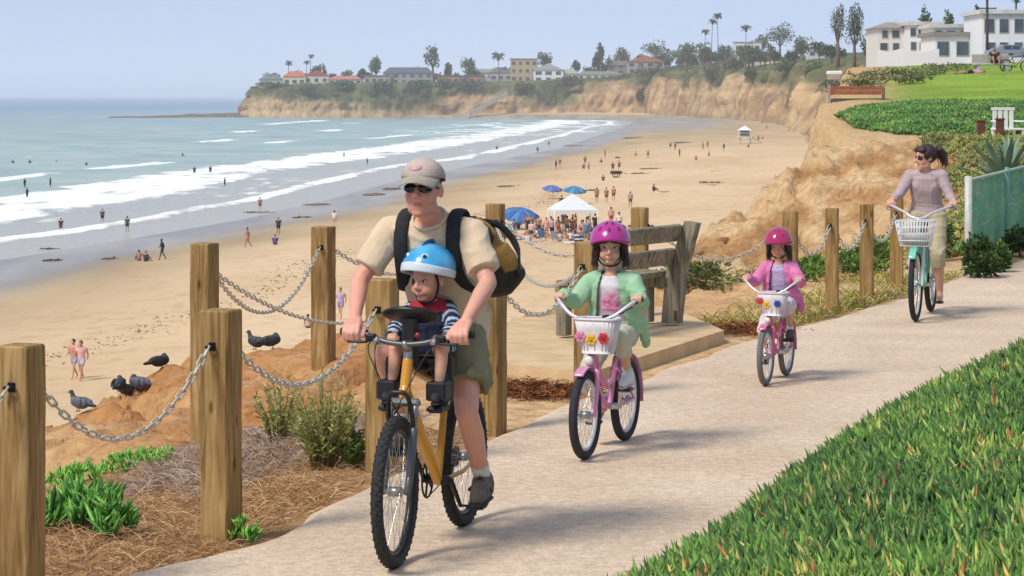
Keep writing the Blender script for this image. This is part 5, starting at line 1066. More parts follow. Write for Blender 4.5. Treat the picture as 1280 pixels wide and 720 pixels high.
    mb = MB(); mb.tube([S(-.19, 0, .50), S(-.215, 0, .585)], .013 * k, 8); mb.build('seat_post', chrome, b); saddle(b, S(-.22, 0, .60), .2 * k, .075 * k, M('saddle_' + bx['n'], bx['saddle'], rough=.5))
    pl, pr = crank(b, bb, .125 * k, R(62), .115 * k, chrome, .065 * k, pk); MB().chain([Vector(S(-.07, -.06, .25)), Vector(S(-.24, -.06, .26)), Vector(S(-.40, -.06, .26))], [.05 * k, .04 * k, .03 * k]).build('chain_guard', pk, b)
    return b, pl, pr
def helmet_girl(par, c, Rm, s, col, col2, tag_):
    hc_ = c + Rm @ Vector((-.008, 0, .034)) * s; h = dome(hc_, Rm, s, (.135, .115, .118), lambda a: .018 - .055 * (1 - math.cos(a)) / 2 - .02 * math.sin(a) ** 2, 44, 14, .015).build('helmet', M('helmet_' + tag_, col, col2, scale=5, rough=.22, coat=.6), par); solid(h, .014, 1)
    for a, e in ((0, 40), (38, 42), (-38, 42), (20, 66), (-20, 66), (90, 45), (-90, 45), (180, 40)):
        d = Vector((math.cos(R(e)) * math.cos(R(a)), math.cos(R(e)) * math.sin(R(a)), math.sin(R(e)))); p = hc_ + Rm @ (Vector((d.x * .151, d.y * .131, d.z * .134)) * s); Q = (Rm @ Vector((d.x / .0182, d.y / .0132, d.z / .0139))).to_track_quat('Z', 'X').to_matrix(); MB().ell(p, (.017 * s, .0095 * s, .0035 * s), Q, 12, 6).build('vent', M('vent_' + tag_, '#5c1040', rough=.5), h)
    for q in (-1, 1): MB().tube(bez([c + Rm @ Vector((.02, .086 * q, .01)) * s, c + Rm @ Vector((.018, .088 * q, -.04)) * s, c + Rm @ Vector((.03, .055 * q, -.105)) * s, c + Rm @ Vector((.045, 0, -.122)) * s], 5), .005, 6).build('chin_strap', blackc, h)
    return h
def hair_strands(mb, pts, n, spread, r): 
    for i in range(n):
        o = Vector((random.gauss(0, spread), random.gauss(0, spread), 0)); q = [Vector(p) + o * (.5 + .5 * j) for j, p in enumerate(pts)]; mb.chain(q, [r, r * .95, r * .75, r * .4][:len(q)], 7)
def girl(label, X, Y, ang, k, sp):
    p = person(label, X, Y, ang); S = lambda x, y, z: Vector((x * k, y * k, z * k)); c = S(-.085, 0, 1.195); Rm = look(*sp['look']); hs = sp.get('hs', .93) * k; pl, pr = sp['ped']
    al = Vector(pl) + S(-.055, 0, .085); ar = Vector(pr) + S(-.055, 0, .085)
    def knee(h, a, L1=.285):
        h, a = Vector(h), Vector(a); m = (h + a) / 2; d = (a - h); q = math.sqrt(max(.0004, (L1 * k) ** 2 - d.length_squared / 4)); n_ = Vector((-d.z, 0, d.x)).normalized(); n_ = n_ if n_.x > 0 else -n_; return m + n_ * q
    hl_, hr_ = S(-.19, .065, .655), S(-.19, -.065, .655); kl, kr = knee(hl_, al), knee(hr_, ar); kl.y += .03 * k; kr.y -= .03 * k
    J = dict(pel=S(-.215, 0, .675), waist=S(-.195, 0, .775), chest=S(-.155, 0, .905), uch=S(-.125, 0, .985), neck=S(-.11, 0, 1.045), head=c, shl=S(-.13, .125, .985), shr=S(-.13, -.125, .985), ell=S(-.05, .205, .865), elr=S(-.05, -.205, .865), wrl=S(.105, .242, .915), wrr=S(.105, -.242, .915), hipl=hl_, hipr=hr_, knl=kl, knr=kr, anl=al, anr=ar, toel=Vector(pl) + S(.055, 0, .04), toer=Vector(pr) + S(.055, 0, .04))
    J['W'] = [(.15, .12), (.17, .13), (.15, .12), (.16, .125), (.15, .10), (.06, .058)]
    mb = limb_body(J, .66 * k); head_shapes(mb, c, Rm, hs, True)
    for s in (-1, 1): hand(mb, J['wrl' if s > 0 else 'wrr'], S(.145, .24 * s, .905), (0, s, 0), (1, 0, 0), (0, 0, 1), .68 * k)
    organic(mb, 'body', skinA, p, .0045, 4, None, head_cols(c, Rm, hs, sp['skin'], None, 0, True, '#b8605a')); eyes(p, c, Rm, hs)
    V = J; mb = MB(); mb.tube([V['pel'] - S(0, 0, .03), V['pel'] + S(0, 0, .04), V['waist'], V['chest'], V['uch'], V['neck'] - S(0, 0, .015)], [(.13 * k, .105 * k), (.128 * k, .10 * k), (.115 * k, .095 * k), (.118 * k, .095 * k), (.11 * k, .078 * k), (.05 * k, .048 * k)], 22, up=(0, 1, 0))
    base = np.array(lin(sp['tee'])[:3]); pr_ = np.array(lin(sp['print'])[:3]); low = np.array(lin(sp['tee2'])[:3])
    def tee(co, nr):
        q = co / k; out = np.tile(base, (len(co), 1)); m = np.clip(sstep(.89, .80, q[:, 2]), 0, 1)[:, None] * .6; out = out * (1 - m) + low * m
        b_ = np.exp(-((q[:, 1] - .005) / .065) ** 4 - ((q[:, 2] - .865) / .062) ** 4) * (q[:, 0] > -.14) * (vnoise(co * 60 / k, 4) * .5 + .62); b_ = np.clip(b_ * sp['pamt'], 0, 1)[:, None]; return out * (1 - b_) + pr_ * b_
    organic(mb, 'tee_shirt', M('tee_cloth', attr='Col', rough=.9, bump=.2, c1=(1, 1, 1), c2=(.93, .93, .93), bscale=40), p, .0055, 3, folds(.003, 14, 6), tee)
    mb = MB(); mb.tube([V['pel'] + S(-.01, 0, -.0), V['waist'] + S(-.012, 0, -.02), V['chest'], V['uch'], V['neck'] - S(0, 0, .012)], [(.160 * k, .125 * k), (.150 * k, .122 * k), (.142 * k, .118 * k), (.128 * k, .098 * k), (.062 * k, .06 * k)], 24, up=(0, 1, 0))
    for s in 'lr': mb.cap(V['uch'], V['sh' + s], .07 * k, .055 * k); sleeve(mb, V['sh' + s], V['el' + s], .055 * k, .046 * k); mb.cap(V['el' + s], V['el' + s].lerp(V['wr' + s], .3), .045 * k, .042 * k); sleeve(mb, V['el' + s], V['el' + s].lerp(V['wr' + s], .93), .044 * k, .034 * k)
    for s in (-1, 1): mb.chain([V['chest'] + S(.02, .115 * s, -.05), V['pel'] + S(-.02, .155 * s, .04), V['pel'] + S(-.07, .165 * s, -.07)], [.03 * k, .034 * k, .024 * k])
    def cutf(co, nr): q = co / k; w = np.interp(q[:, 2], [.6, .8, .95, 1.02], [.115, .085, .062, .05]); return (q[:, 0] > -.125 + (q[:, 2] - .95) * .25) & (np.abs(q[:, 1]) < w) & (q[:, 2] < 1.05)
    solid(organic(mb, 'cardigan', M('cardigan_' + sp['n'], sp['card'], sp['card2'], scale=6, rough=.95, bump=.25, bscale=30), p, .0065, 3, folds(.0055, 12, 7), None, cutf), .005, 0)
    mb = MB(); mb.tube([V['pel'] + S(0, 0, -.07), V['pel'], V['pel'] + S(0, 0, .05)], [(.10 * k, .085 * k), (.135 * k, .11 * k), (.12 * k, .098 * k)], 20, up=(0, 1, 0))
    for s in 'lr':
        mb.cap(V['hip' + s], V['kn' + s], .078 * k, .056 * k); e = V['kn' + s].lerp(V['an' + s], sp['capri']); sleeve(mb, V['kn' + s], e, .052 * k, .050 * k)
    organic(mb, 'leggings', M('pants_' + sp['n'], sp['pants'], sp['pants2'], scale=9, rough=.9, bump=.2, bscale=35), p, .006, 3, folds(.003, 22, 9))
    for s in 'lr':
        d = (V['kn' + s] - V['an' + s]).normalized(); MB().tube([V['an' + s] - d * .01, V['an' + s] + d * .05 * k], [.029 * k, .030 * k], 14).build('sock', M('white_sock'), p); shoe(p, V['an' + s], V['toe' + s], .72 * k, M('shoe_' + sp['n'], sp['shoe'], rough=.7), M('sole_' + sp['n'], sp['sole'], rough=.7))
    mb = MB(); Q = lambda x, y, z: c + Rm @ (Vector((x, y, z)) * hs)
    mb.ell(Q(-.03, 0, .025), (.098 * hs, .094 * hs, .10 * hs), Rm); mb.ell(Q(-.06, 0, -.04), (.062 * hs, .085 * hs, .075 * hs), Rm)
    for q in (-1, 1):
        for i in range(9): a = random.uniform(-.075, .035); mb.chain([Q(a + .01, .083 * q, .055), Q(a, .096 * q, .0), Q(a * .9 - .008, (.098 + random.uniform(-.006, .012)) * q, -.06), Q(a * .8 - .015, (.088 + random.uniform(-.01, .03)) * q, sp['hl'] + random.uniform(-.02, .02))], [.017 * hs, .018 * hs, .016 * hs, .008 * hs], 7)
    for i in range(13): y = -.078 + i * .013; mb.chain([Q(.062, y, .098), Q(.092 - abs(y) * .45, y * 1.05, .066), Q(.094 - abs(y) * .5, y * 1.12 + .004, .046 - abs(y) * .35)], [.012 * hs, .010 * hs, .006 * hs], 6)
    organic(mb, 'hair', M('hair_' + sp['n'], sp['hair'], sp['hair2'], scale=40, rough=.45, stretch=(1, 1, .15), bump=.5, bscale=70), p, .0048, 2, lambda co, nr: .003 * fbm(co * np.array([120, 120, 14]), 2, 3)); 
    ns = 420; sd_ = rng.choice([-1, 1], ns); ax_ = rng.uniform(-.085, .05, ns); z0_ = rng.uniform(-.03, .06, ns); loc = np.stack([ax_, sd_ * (.090 + .010 * rng.random(ns)) * np.sqrt(np.clip(1 - (ax_ + .02) ** 2 / .016, .3, 1)), z0_], 1) * hs
    dr_ = np.stack([rng.normal(0, .12, ns), sd_ * rng.uniform(-.05, .22, ns), -np.ones(ns)], 1); Rn = np.array(Rm); me = blades_mesh('loose_strands', loc @ Rn.T + np.array(c), dr_ @ Rn.T, rng.uniform(.07, .15, ns) * hs * (1.25 if sp['hl'] < -.13 else 1.0), np.full(ns, .0042), pick([sp['hair'], sp['hair2']], ns, .3), droop=.05); me.materials.append(M('strand', attr='Col', rough=.4)); link(me, 'loose_strands', p)['kind'] = 'stuff'; helmet_girl(p, c, Rm, hs, sp['hel'], sp['hel2'], sp['n']); return p
Hg = math.atan2(-.943, -.333)
gb, gpl, gpr = girl_bike('larger pink girls bicycle with white flower basket', .555, 14.18, Hg, 1.0, dict(n='rose', pink='#d58bb0', pink2='#cb7aa4', tyre='#26252a', grip='#3a2f33', saddle='#1c1c1f', flowers=((-.02, .685, '#e0b81e', '#c98a18'), (.055, .695, '#c92a36', '#8a1622'), (-.085, .70, '#d98aa4', '#c86a8a'))))
girl('girl in green cardigan and magenta helmet riding toward camera', .555, 14.18, Hg, 1.0, dict(n='green', look=(14, 4), ped=(gpl, gpr), skin='#d3a387', tee='#dcd6da', tee2='#bfb2bd', print='#d85f96', pamt=1.3, card='#a4c8a2', card2='#92ba94', pants='#c5c2ac', pants2='#b8b49c', capri=.45, shoe='#d6d0d2', sole='#b9a6ae', hair='#2a1a14', hair2='#3d281d', hel='#b02a86', hel2='#a22078', hl=-.115))
Hs = math.atan2(-.943, -.333); KS = .83; OX, OY = 1.94, 17.62
gb2, spl, spr = girl_bike('smaller pink bicycle with painted flower basket', OX, OY, Hs, KS, dict(n='hot', pink='#d0668f', pink2='#c25482', tyre='#6b6862', grip='#c9b9bd', saddle='#d8c8cc', flowers=((-.045, .70, '#e8c030', '#d8902a'), (.055, .71, '#2a50a0', '#183070'), (-.10, .73, '#c83a40', '#a02a30'))))
girl('small girl in pink cardigan and crimson helmet', OX, OY, Hs, KS, dict(n='pink', look=(4, 16), ped=(spl, spr), skin='#cf9c84', tee='#b9a6c8', tee2='#a993bb', print='#c2b2d0', pamt=.5, card='#da82ae', card2='#cf709f', pants='#dccfd6', pants2='#cfc0c9', capri=.30, shoe='#4a3f42', sole='#2c2628', hair='#2b1a16', hair2='#40281f', hel='#b01f5c', hel2='#a21850', hl=-.15))

# ------------------------------------------------------------------ woman on the mint cruiser
Hw = math.atan2(-.954, -.30); OW = (3.90, 22.75); b = empty('bicycle', 'mint green cruiser bicycle with white wire basket', 'bicycle'); place(b, OW[0], OW[1], Hw)
mint = M('mint_paint', '#7fc9b0', '#6fbca2', scale=4, rough=.3, coat=.4); crm = M('cream_rim', '#cfcabb', rough=.4, metal=.3); fw = Vector((.53, 0, .335)); rw = Vector((-.53, 0, .335)); BBw = (-.12, 0, .29)
wheel(b, fw, .335, .027, crm, rubber, 32); wheel(b, rw, .335, .027, crm, rubber, 32)
mb = MB(); h0 = Vector((.40, 0, .73)); h1 = Vector((.36, 0, .86)); mb.cap(h0, h1, .023, .023); mb.chain([h0, Vector((.18, 0, .44)), Vector((.0, 0, .32)), Vector(BBw)], [.021] * 4); mb.chain([h1 - Vector((0, 0, .03)), Vector((.15, 0, .60)), Vector((-.05, 0, .47)), Vector((-.19, 0, .46))], [.018] * 4); mb.cap(BBw, (-.27, 0, .74), .018, .017)
for s in (-1, 1): mb.chain([Vector((-.14, .035 * s, .29)), Vector((-.3, .06 * s, .30)), rw + Vector((0, .06 * s, 0))], [.011] * 3); mb.chain([Vector((-.24, .02 * s, .66)), Vector((-.36, .055 * s, .54)), rw + Vector((0, .06 * s, 0))], [.010] * 3)
organic(mb, 'frame', mint, b, .006, 4)
mb = MB(); cr = h0 + Vector((.01, 0, -.03)); mb.tube([cr, h0], .02, 10)
for s in (-1, 1): mb.chain([cr, cr + Vector((.015, .055 * s, -.02)), cr + Vector((.04, .06 * s, -.15)), fw + Vector((0, .06 * s, 0))], [.018, .018, .016, .013])
organic(mb, 'fork', M('fork_white', '#c9dcd4', rough=.3), b, .006, 3)
for c_, a0, a1 in ((fw, 45, 165), (rw, 10, 185)): MB().tube([c_ + Vector((.365 * math.cos(R(a)), 0, .365 * math.sin(R(a)))) for a in np.linspace(a0, a1, 16)], [(.036, .004)] * 16, 8, up=(0, 1, 0)).build('mudguard', mint, b)
hb = MB().tube(bez([(.06, -.30, 1.06), (.17, -.28, 1.055), (.30, -.14, 1.0), (.35, -.05, .95), (.35, .05, .95), (.30, .14, 1.0), (.17, .28, 1.055), (.06, .30, 1.06)], 6), .0125, 10).build('handlebar', M('white_bar'), b); MB().tube([h1, (.35, 0, .96)], .017, 10).build('stem', chrome, b)
for s in (-1, 1): MB().tube([(.16, .282 * s, 1.056), (.045, .302 * s, 1.061)], .018, 10).build('grip', M('grip_black', '#2a2220', rough=.8), hb); MB().tube([(.2, .26 * s, 1.04), (.25, .28 * s, 1.02), (.17, .325 * s, 1.02)], .006, 6).build('brake_lever', alu, hb)
bo = MB(); x0, x1, yw, z0, z1 = .40, .66, .17, .70, .93
for z, sh_ in ((z1, 0), (z1 - .06, .01), (z1 - .12, .02), (z0 + .05, .03), (z0, .04)): bo.tube([(x0 + sh_, -yw + sh_, z), (x1 - sh_, -yw + sh_, z), (x1 - sh_, yw - sh_, z), (x0 + sh_, yw - sh_, z)], .006 if z == z1 else .0042, 5, closed=True, up=(0, 0, 1))
for i in range(13): t = -1 + 2 * i / 12; bo.tube([(x1, yw * t, z1), (x1 - .04, (yw - .04) * t, z0), (x0 + .04, (yw - .04) * t, z0), (x0, yw * t, z1)], .004, 4)
for i in range(9): t = i / 8; x = x0 + (x1 - x0) * t; xb = x0 + .04 + (x1 - x0 - .08) * t; bo.tube([(x, -yw, z1), (xb, -yw + .04, z0), (xb, yw - .04, z0), (x, yw, z1)], .004, 4)
bko = bo.build('basket', M('wire_white', '#dfdfdd', rough=.4), b); MB().box((.53, 0, .76), (.17, .22, .10), None, .03).build('basket_liner', M('liner', '#c4c3be', '#aeb0b2', scale=9, rough=.9), bko)
mb = MB(); mb.ell((.50, 0, .665), (.055, .05, .05)); mb.tube([(.52, 0, .665), (.562, 0, .665)], .047, 18); mb.build('headlight', M('teal_lamp', '#3fae93', rough=.3), b); MB().ell((.56, 0, .665), (.012, .040, .040)).build('lens', M('lamp_glass', '#b8d8d0', rough=.1), b)
wpl, wpr = crank(b, BBw, .165, R(-80), .13, chrome, .08); MB().tube([(-.265, 0, .72), (-.29, 0, .84)], .013, 8).build('seat_post', chrome, b); saddle(b, (-.30, 0, .87), .26, .10, M('saddle_brown', '#3a2c26', rough=.6))
MB().chain([Vector((-.12, -.065, .29)), Vector((-.33, -.065, .31)), Vector((-.52, -.065, .33))], [.07, .05, .035]).build('chain_guard', mint, b)
wm_ = person('woman in mauve top with ponytail riding the mint bicycle', OW[0], OW[1], Hw); wc = Vector((-.12, 0, 1.50)); wR = look(-52, 6)
J = dict(pel=(-.285, 0, .945), waist=(-.26, 0, 1.07), chest=(-.205, 0, 1.22), uch=(-.17, 0, 1.33), neck=(-.15, 0, 1.39), head=wc, shl=(-.17, .148, 1.325), shr=(-.17, -.148, 1.325), ell=(-.10, .245, 1.12), elr=(-.06, -.245, 1.14), wrl=(.06, .292, 1.095), wrr=(.06, -.292, 1.095), hipl=(-.25, .09, .92), hipr=(-.25, -.09, .92), knl=(-.045, .13, .56), knr=(.10, -.14, .80), anl=(-.15, .135, .21), anr=(-.20, -.135, .555), toel=(.0, .15, .165), toer=(-.03, -.14, .485)); J['W'] = [(.15, .11), (.175, .125), (.135, .10), (.155, .12), (.145, .09), (.05, .048)]
mb = limb_body(J, .93); head_shapes(mb, wc, wR, .94)
for s in (-1, 1): hand(mb, J['wrl' if s > 0 else 'wrr'], (.105, .293 * s, 1.06), (0, s, 0), (1, 0, 0), (0, 0, 1), .92)
organic(mb, 'body', skinA, wm_, .006, 4, None, head_cols(wc, wR, .94, '#cf9e83', None, 0, True)); V_ = {n: Vector(p) for n, p in J.items() if n != 'W'}
mb = MB(); mb.tube([V_['pel'] + Vector((0, 0, -.02)), V_['pel'] + Vector((0, 0, .05)), V_['waist'], V_['chest'], V_['uch'], V_['neck'] - Vector((0, 0, .03))], [(.178, .135), (.172, .13), (.142, .108), (.158, .122), (.145, .095), (.075, .066)], 22, up=(0, 1, 0))
for s, q in (('l', 1), ('r', -1)): mb.ell(V_['sh' + s], .0625); mb.cap(V_['uch'], V_['sh' + s], .072, .06); sleeve(mb, V_['sh' + s], V_['el' + s], .056, .046); mb.cap(V_['el' + s], V_['el' + s].lerp(V_['wr' + s], .3), .047, .044); sleeve(mb, V_['el' + s], V_['el' + s].lerp(V_['wr' + s], .75), .046, .038); mb.ell(V_['chest'] + Vector((.085, .065 * q, .01)), (.03, .055, .055))
organic(mb, 'long_sleeve_top', M('mauve', '#b7a3a3', '#aa9596', scale=8, rough=.9, bump=.2, bscale=30), wm_, .007, 4, folds(.0045, 10, 5))
mb = MB(); mb.tube([V_['pel'] + Vector((-.01, 0, -.1)), V_['pel'] + Vector((0, 0, -.02)), V_['pel'] + Vector((0, 0, .06))], [(.14, .11), (.182, .14), (.16, .125)], 20, up=(0, 1, 0))
for s in 'lr': mb.cap(V_['hip' + s], V_['kn' + s], .10, .070); sleeve(mb, V_['kn' + s], V_['kn' + s].lerp(V_['an' + s], .26), .070, .070)
organic(mb, 'capri_trousers', M('capri', '#b9ac8f', '#a99c7e', scale=7, rough=.9, bump=.25, bscale=25), wm_, .008, 4, folds(.007, 9, 4))
for s in 'lr':
    mb = MB(); hl_ = V_['an' + s] + Vector((-.05, 0, -.085)); tl = V_['toe' + s] + Vector((.03, 0, -.035)); mb.tube([hl_ - Vector((.02, 0, 0)), hl_, hl_.lerp(tl, .5), hl_.lerp(tl, .85), tl], [(.02, .008), (.034, .009), (.034, .009), (.044, .009), (.02, .008)], 12, up=(0, 1, 0)); mb.build('flip_flop', M('flip_flop', '#3b3430', rough=.8), wm_)
mb = MB(); Q = lambda x, y, z: wc + wR @ (Vector((x, y, z)) * .94); mb.ell(Q(-.03, 0, .035), (.102, .088, .098), wR); mb.ell(Q(.045, .03, .085), (.045, .05, .03), wR); mb.ell(Q(.045, -.03, .085), (.045, .05, .03), wR); mb.ell(Q(-.115, 0, .045), (.03, .028, .028), wR)
for i in range(26):
    dy, dz = random.gauss(0, .018), random.gauss(0, .018); mb.chain([Q(-.115, dy * .3, .045), Q(-.175, dy * 1.0, .055 + dz), Q(-.215, dy * 1.8, -.01 + dz * 1.6), Q(-.205, dy * 2.2, -.075 + dz * 1.6)], [.014, .017, .014, .006], 6)
organic(mb, 'hair', M('hair_woman', '#2b1a18', '#41261f', scale=40, rough=.45, bump=.5, bscale=60), wm_, .006, 2, lambda co, nr: .004 * fbm(co * 70, 2, 3))
ns = 260; k_ = rng.normal(size=(ns, 3)) * np.array([.015, .018, .02]); bs_ = (np.array([-.15, 0, .05]) + k_) * .94; d3 = np.stack([-rng.uniform(.2, .9, ns), rng.normal(0, .35, ns), -rng.uniform(.2, 1.1, ns)], 1); Rn = np.array(wR); me = blades_mesh('loose_strands', bs_ @ Rn.T + np.array(wc), d3 @ Rn.T, rng.uniform(.06, .13, ns), np.full(ns, .004), pick(['#2b1a18', '#41261f'], ns, .3), droop=.2); me.materials.append(M('strand')); link(me, 'loose_strands', wm_)['kind'] = 'stuff'
gl = MB()
for q in (-1, 1): gl.ell(Q(.080, .034 * q, .006), (.012, .032, .024), wR @ Matrix.Rotation(R(14 * q), 3, 'Z'), 16, 10); gl.tube([Q(.075, .062 * q, .012), Q(.03, .084 * q, .010), Q(-.015, .086 * q, .002)], .0045, 6)
gl.build('sunglasses', M('dark_red_lens', '#3a1414', rough=.15), wm_)
# ================================================================== houses and trees on the far bluffs
def far_z(X, Y):
    k = int(np.argmin((VX - X) ** 2 + (VY - Y) ** 2)); return float(VZ.ravel()[k])
glass = M('window_glass', '#3a4650', '#51606b', scale=.5, rough=.15); wframe = M('window_frame', '#c9c6bd', rough=.6)
def house(label, x0, x1, ytop, ybase, Y, wall, roof, kind='hip', floors=1, nw=4, depth=9.0, roof_h=.35, extra=None, dark=False, rows=None):
    if x0 > 840 and x0 < 1090: Y = far_spot((x0 + x1) / 2, ybase + 2).y
    a = wp(x0, ybase, Y); b = wp(x1, ytop, Y); w = b.x - a.x; cx = (a.x + b.x) / 2; H = b.z - a.z; rh = H * roof_h if kind != 'flat' else .5; wh = H - rh
    zg = max(min(far_z(cx, Y), a.z), a.z - 6) - 2.0; o = empty('house', label, 'house', (cx, Y + depth / 2, zg)); dz = a.z - zg
    wm = M('wall_' + wall, wall, rough=.85); rm = M('roof_' + roof, roof, rough=.8, c2=tuple(.75 * q for q in lin(roof)[:3]), scale=.8)
    MB().box((0, 0, (wh + dz) / 2), (w, depth, wh + dz)).build('wall', wm, o); z1 = wh + dz; e = .5
    r = MB()
    if kind == 'flat': r.box((0, 0, z1 + .25), (w + .8, depth + .8, .5))
    elif kind == 'gable':
        vs = [(-w / 2 - e, -depth / 2 - e, z1), (w / 2 + e, -depth / 2 - e, z1), (w / 2 + e, depth / 2 + e, z1), (-w / 2 - e, depth / 2 + e, z1), (0, -depth / 2 - e, z1 + rh), (0, depth / 2 + e, z1 + rh)]; r.add(vs, [(0, 4, 5, 3), (1, 2, 5, 4), (0, 1, 4), (2, 3, 5), (3, 2, 1, 0)], False)
    else:
        q = min(w, depth) * .42; vs = [(-w / 2 - e, -depth / 2 - e, z1), (w / 2 + e, -depth / 2 - e, z1), (w / 2 + e, depth / 2 + e, z1), (-w / 2 - e, depth / 2 + e, z1), (-w / 2 + q, 0, z1 + rh), (w / 2 - q, 0, z1 + rh)]; r.add(vs, [(0, 1, 5, 4), (1, 2, 5), (2, 3, 4, 5), (3, 0, 4), (3, 2, 1, 0)], False)
    ro = r.build('roof', rm, o)
    if kind != 'flat': MB().box((w * .2, 0, z1 + rh * .8), (.9, .9, rh * .9)).build('chimney', wm, ro)
    fh = wh / floors
    for f in range(floors):
        for i in range(nw):
            wx = -w / 2 + (i + .5) * w / nw + random.uniform(-.1, .1); ww = w / nw * random.uniform(.42, .66); hh = min(fh * .55, 2.2); z = dz + f * fh + fh * .5
            wo = MB().box((wx, -depth / 2 - .03, z), (ww + .2, .1, hh + .2)).build('window', wframe, o); MB().box((wx, -depth / 2 - .09, z), (ww, .08, hh)).build('pane', glass, wo)
    return o, w, wh, dz, depth
for a in (
    ('dark roofed house at the tip of the far headland', 324, 353, 94, 109, 1496, '#b9b4a6', '#6f7474', 'hip', 1, 3), ('cream house with orange tile roof near the headland tip', 354, 382, 89, 108, 1494, '#d9c8a4', '#c06a48', 'hip', 1, 3), ('red gabled house beside the orange roofed one', 380, 411, 88, 106, 1496, '#d4c4b0', '#b0513c', 'gable', 1, 3),
    ('long low pink tiled house on the headland', 410, 452, 95, 107, 1492, '#d2bfb2', '#bf7263', 'hip', 1, 5), ('brown flat roofed house left of the big grey roof', 455, 488, 94, 106, 1490, '#a3968a', '#84766a', 'flat', 1, 4), ('wide house with dark grey roof on the headland', 479, 541, 84, 105, 1500, '#9a9a9c', '#575c64', 'hip', 2, 6),
    ('long brick coloured house in mid headland', 546, 604, 94, 106, 1488, '#a8765c', '#8d5d49', 'flat', 1, 6), ('pale house behind the brick coloured one', 590, 626, 86, 100, 1512, '#cfcac0', '#8d8d8d', 'hip', 1, 4), ('small grey house left of the tan apartments', 612, 640, 84, 103, 1500, '#a9a39c', '#70706e', 'hip', 1, 3),
    ('tan three storey apartment house above the cliff', 638, 672, 73, 103, 1496, '#b99b74', '#a07f5c', 'flat', 3, 4), ('white two storey house with gabled front', 667, 704, 79, 103, 1482, '#e2e2de', '#b9b7b0', 'gable', 2, 3), ('white wing of the gabled house', 699, 724, 86, 103, 1484, '#dcdcd6', '#a5a39c', 'hip', 1, 3),
    ('long grey roofed bungalow above the bare cliff', 722, 777, 89, 101, 1478, '#d2cfc8', '#83807a', 'hip', 1, 6), ('modern house with orange sloping roof', 784, 830, 69, 92, 1490, '#a59c92', '#c2714a', 'gable', 2, 4), ('brown house half hidden by trees on the slope', 760, 792, 76, 92, 1500, '#8f8474', '#756a5c', 'hip', 2, 3),
    ('small white house high behind the palms', 918, 952, 52, 66, 1250, '#dadad4', '#b5b3ab', 'flat', 1, 3), ('low white roofed house at the cliff brow', 936, 976, 68, 78, 1010, '#d6d2c6', '#c9c6bd', 'hip', 1, 4), ('white sliver of a house among dark trees', 1010, 1032, 60, 72, 800, '#cfccc4', '#a09c94', 'flat', 1, 2)):
    house(*a)
# nearer houses above the lawn
house('grey beach house with shaded balcony above white garden wall', 1098, 1142, 26, 66, 345, '#d2cfc6', '#9a9488', 'hip', 2, 3, 12, .22)
house('glass fronted house with flat pale roof', 1137, 1176, 27, 66, 340, '#dcdedc', '#c9c6bd', 'flat', 2, 4, 12)
house('low white annex with open terrace', 1166, 1212, 30, 70, 330, '#e6e6e2', '#d0cec6', 'flat', 2, 3, 10)
o, w, wh, dz, dp = house('white cottage with one big dark window', 1168, 1238, 40, 76, 300, '#e4e4e0', '#8d8a84', 'flat', 1, 3, 10)
o, w, wh, dz, dp = house('tall plain white house at the right edge', 1228, 1300, 12, 76, 292, '#e8e8e6', '#d8d8d4', 'flat', 2, 4, 12)
def garden_wall(label, pts, h, Y):
    P = [wp(x, y, Y) for x, y in pts]; c0 = P[len(P) // 2]; o = empty('garden_wall', label, 'wall', (c0.x, Y, far_z(c0.x, Y)))
    for p, q in zip(P[:-1], P[1:]):
        m = (p + q) / 2; zb = min(far_z(p.x, Y), p.z, q.z) - 2.0; t = .35; vs = []
        for z0, z1, v in ((zb, p.z, p), (zb, q.z, q)):
            for yy_ in (0, t): vs += [(v.x - c0.x, yy_, z0 - o.location.z), (v.x - c0.x, yy_, z1 - o.location.z)]
        MB().add(vs, [(0, 4, 5, 1), (2, 3, 7, 6), (1, 5, 7, 3), (0, 2, 6, 4), (0, 1, 3, 2), (4, 6, 7, 5)], False).build('panel', M('wall_white', '#e6e6e4', rough=.8), o)
garden_wall('white stepped garden wall at the bluff top', [(1098, 62), (1112, 65), (1128, 60), (1140, 64)], 2, 300); garden_wall('curved white garden wall below the cottage', [(1128, 63), (1138, 66), (1150, 66), (1163, 63), (1174, 61)], 2, 292)
o = empty('stair_ramp', 'pale beach stair climbing the far headland cliff', 'stairs', (0, 0, 0)); p0, p1 = wp(584, 140, 1447), wp(634, 113, 1458); o.location = p0
d = p1 - p0
for i in range(14): t = (i + .5) / 14; MB().box(d * t + Vector((0, 0, -1.6)), (abs(d.x) / 14 * 1.02, 3.0, 3.2)).build('step', M('stair_concrete', '#b5ad9e', rough=.9), o)
MB().tube([Vector((0, -1.6, 1.2)), d + Vector((0, -1.6, 1.2))], .18, 5).build('handrail', M('stair_concrete'), o)
# timber and block retaining structure on the bluff edge
p = wp(1070, 138, 93); t = wp(1070, 106, 93); o = empty('retaining_wall', 'brown timber topped retaining wall on the bluff edge', 'wall', (p.x, 93, p.z - .9)); hh = t.z - p.z + .9
MB().box((0, 0, hh * .36), (1.9, .5, hh * .72)).build('grey_panel', M('grey_panel', '#6d6a6b', '#5d5a5b', scale=2, rough=.9), o)
for i in range(2): MB().box((0, -.06, hh * (.84 + .09 * i)), (2.05, .62, hh * .085)).build('plank', M('red_timber', '#9c6248', '#87523c', scale=3, rough=.85), o)
for sx in (-1.05, 1.05): MB().box((sx, -.1, hh * .5), (.10, .10, hh)).build('post', M('pale_post', '#a89888', rough=.85), o)
p = wp(1043, 91, 330); o = empty('drain_outlet', 'small white drain block on the scrubby cliff', 'drain', (p.x, 330, p.z)); MB().box((0, 0, 0), (2.0, 1.6, .5), None, .1).build('slab', M('wall_white'), o); MB().box((0, .3, -.6), (1.6, 2.2, .8), None, .1).build('block', M('pale_post'), o)

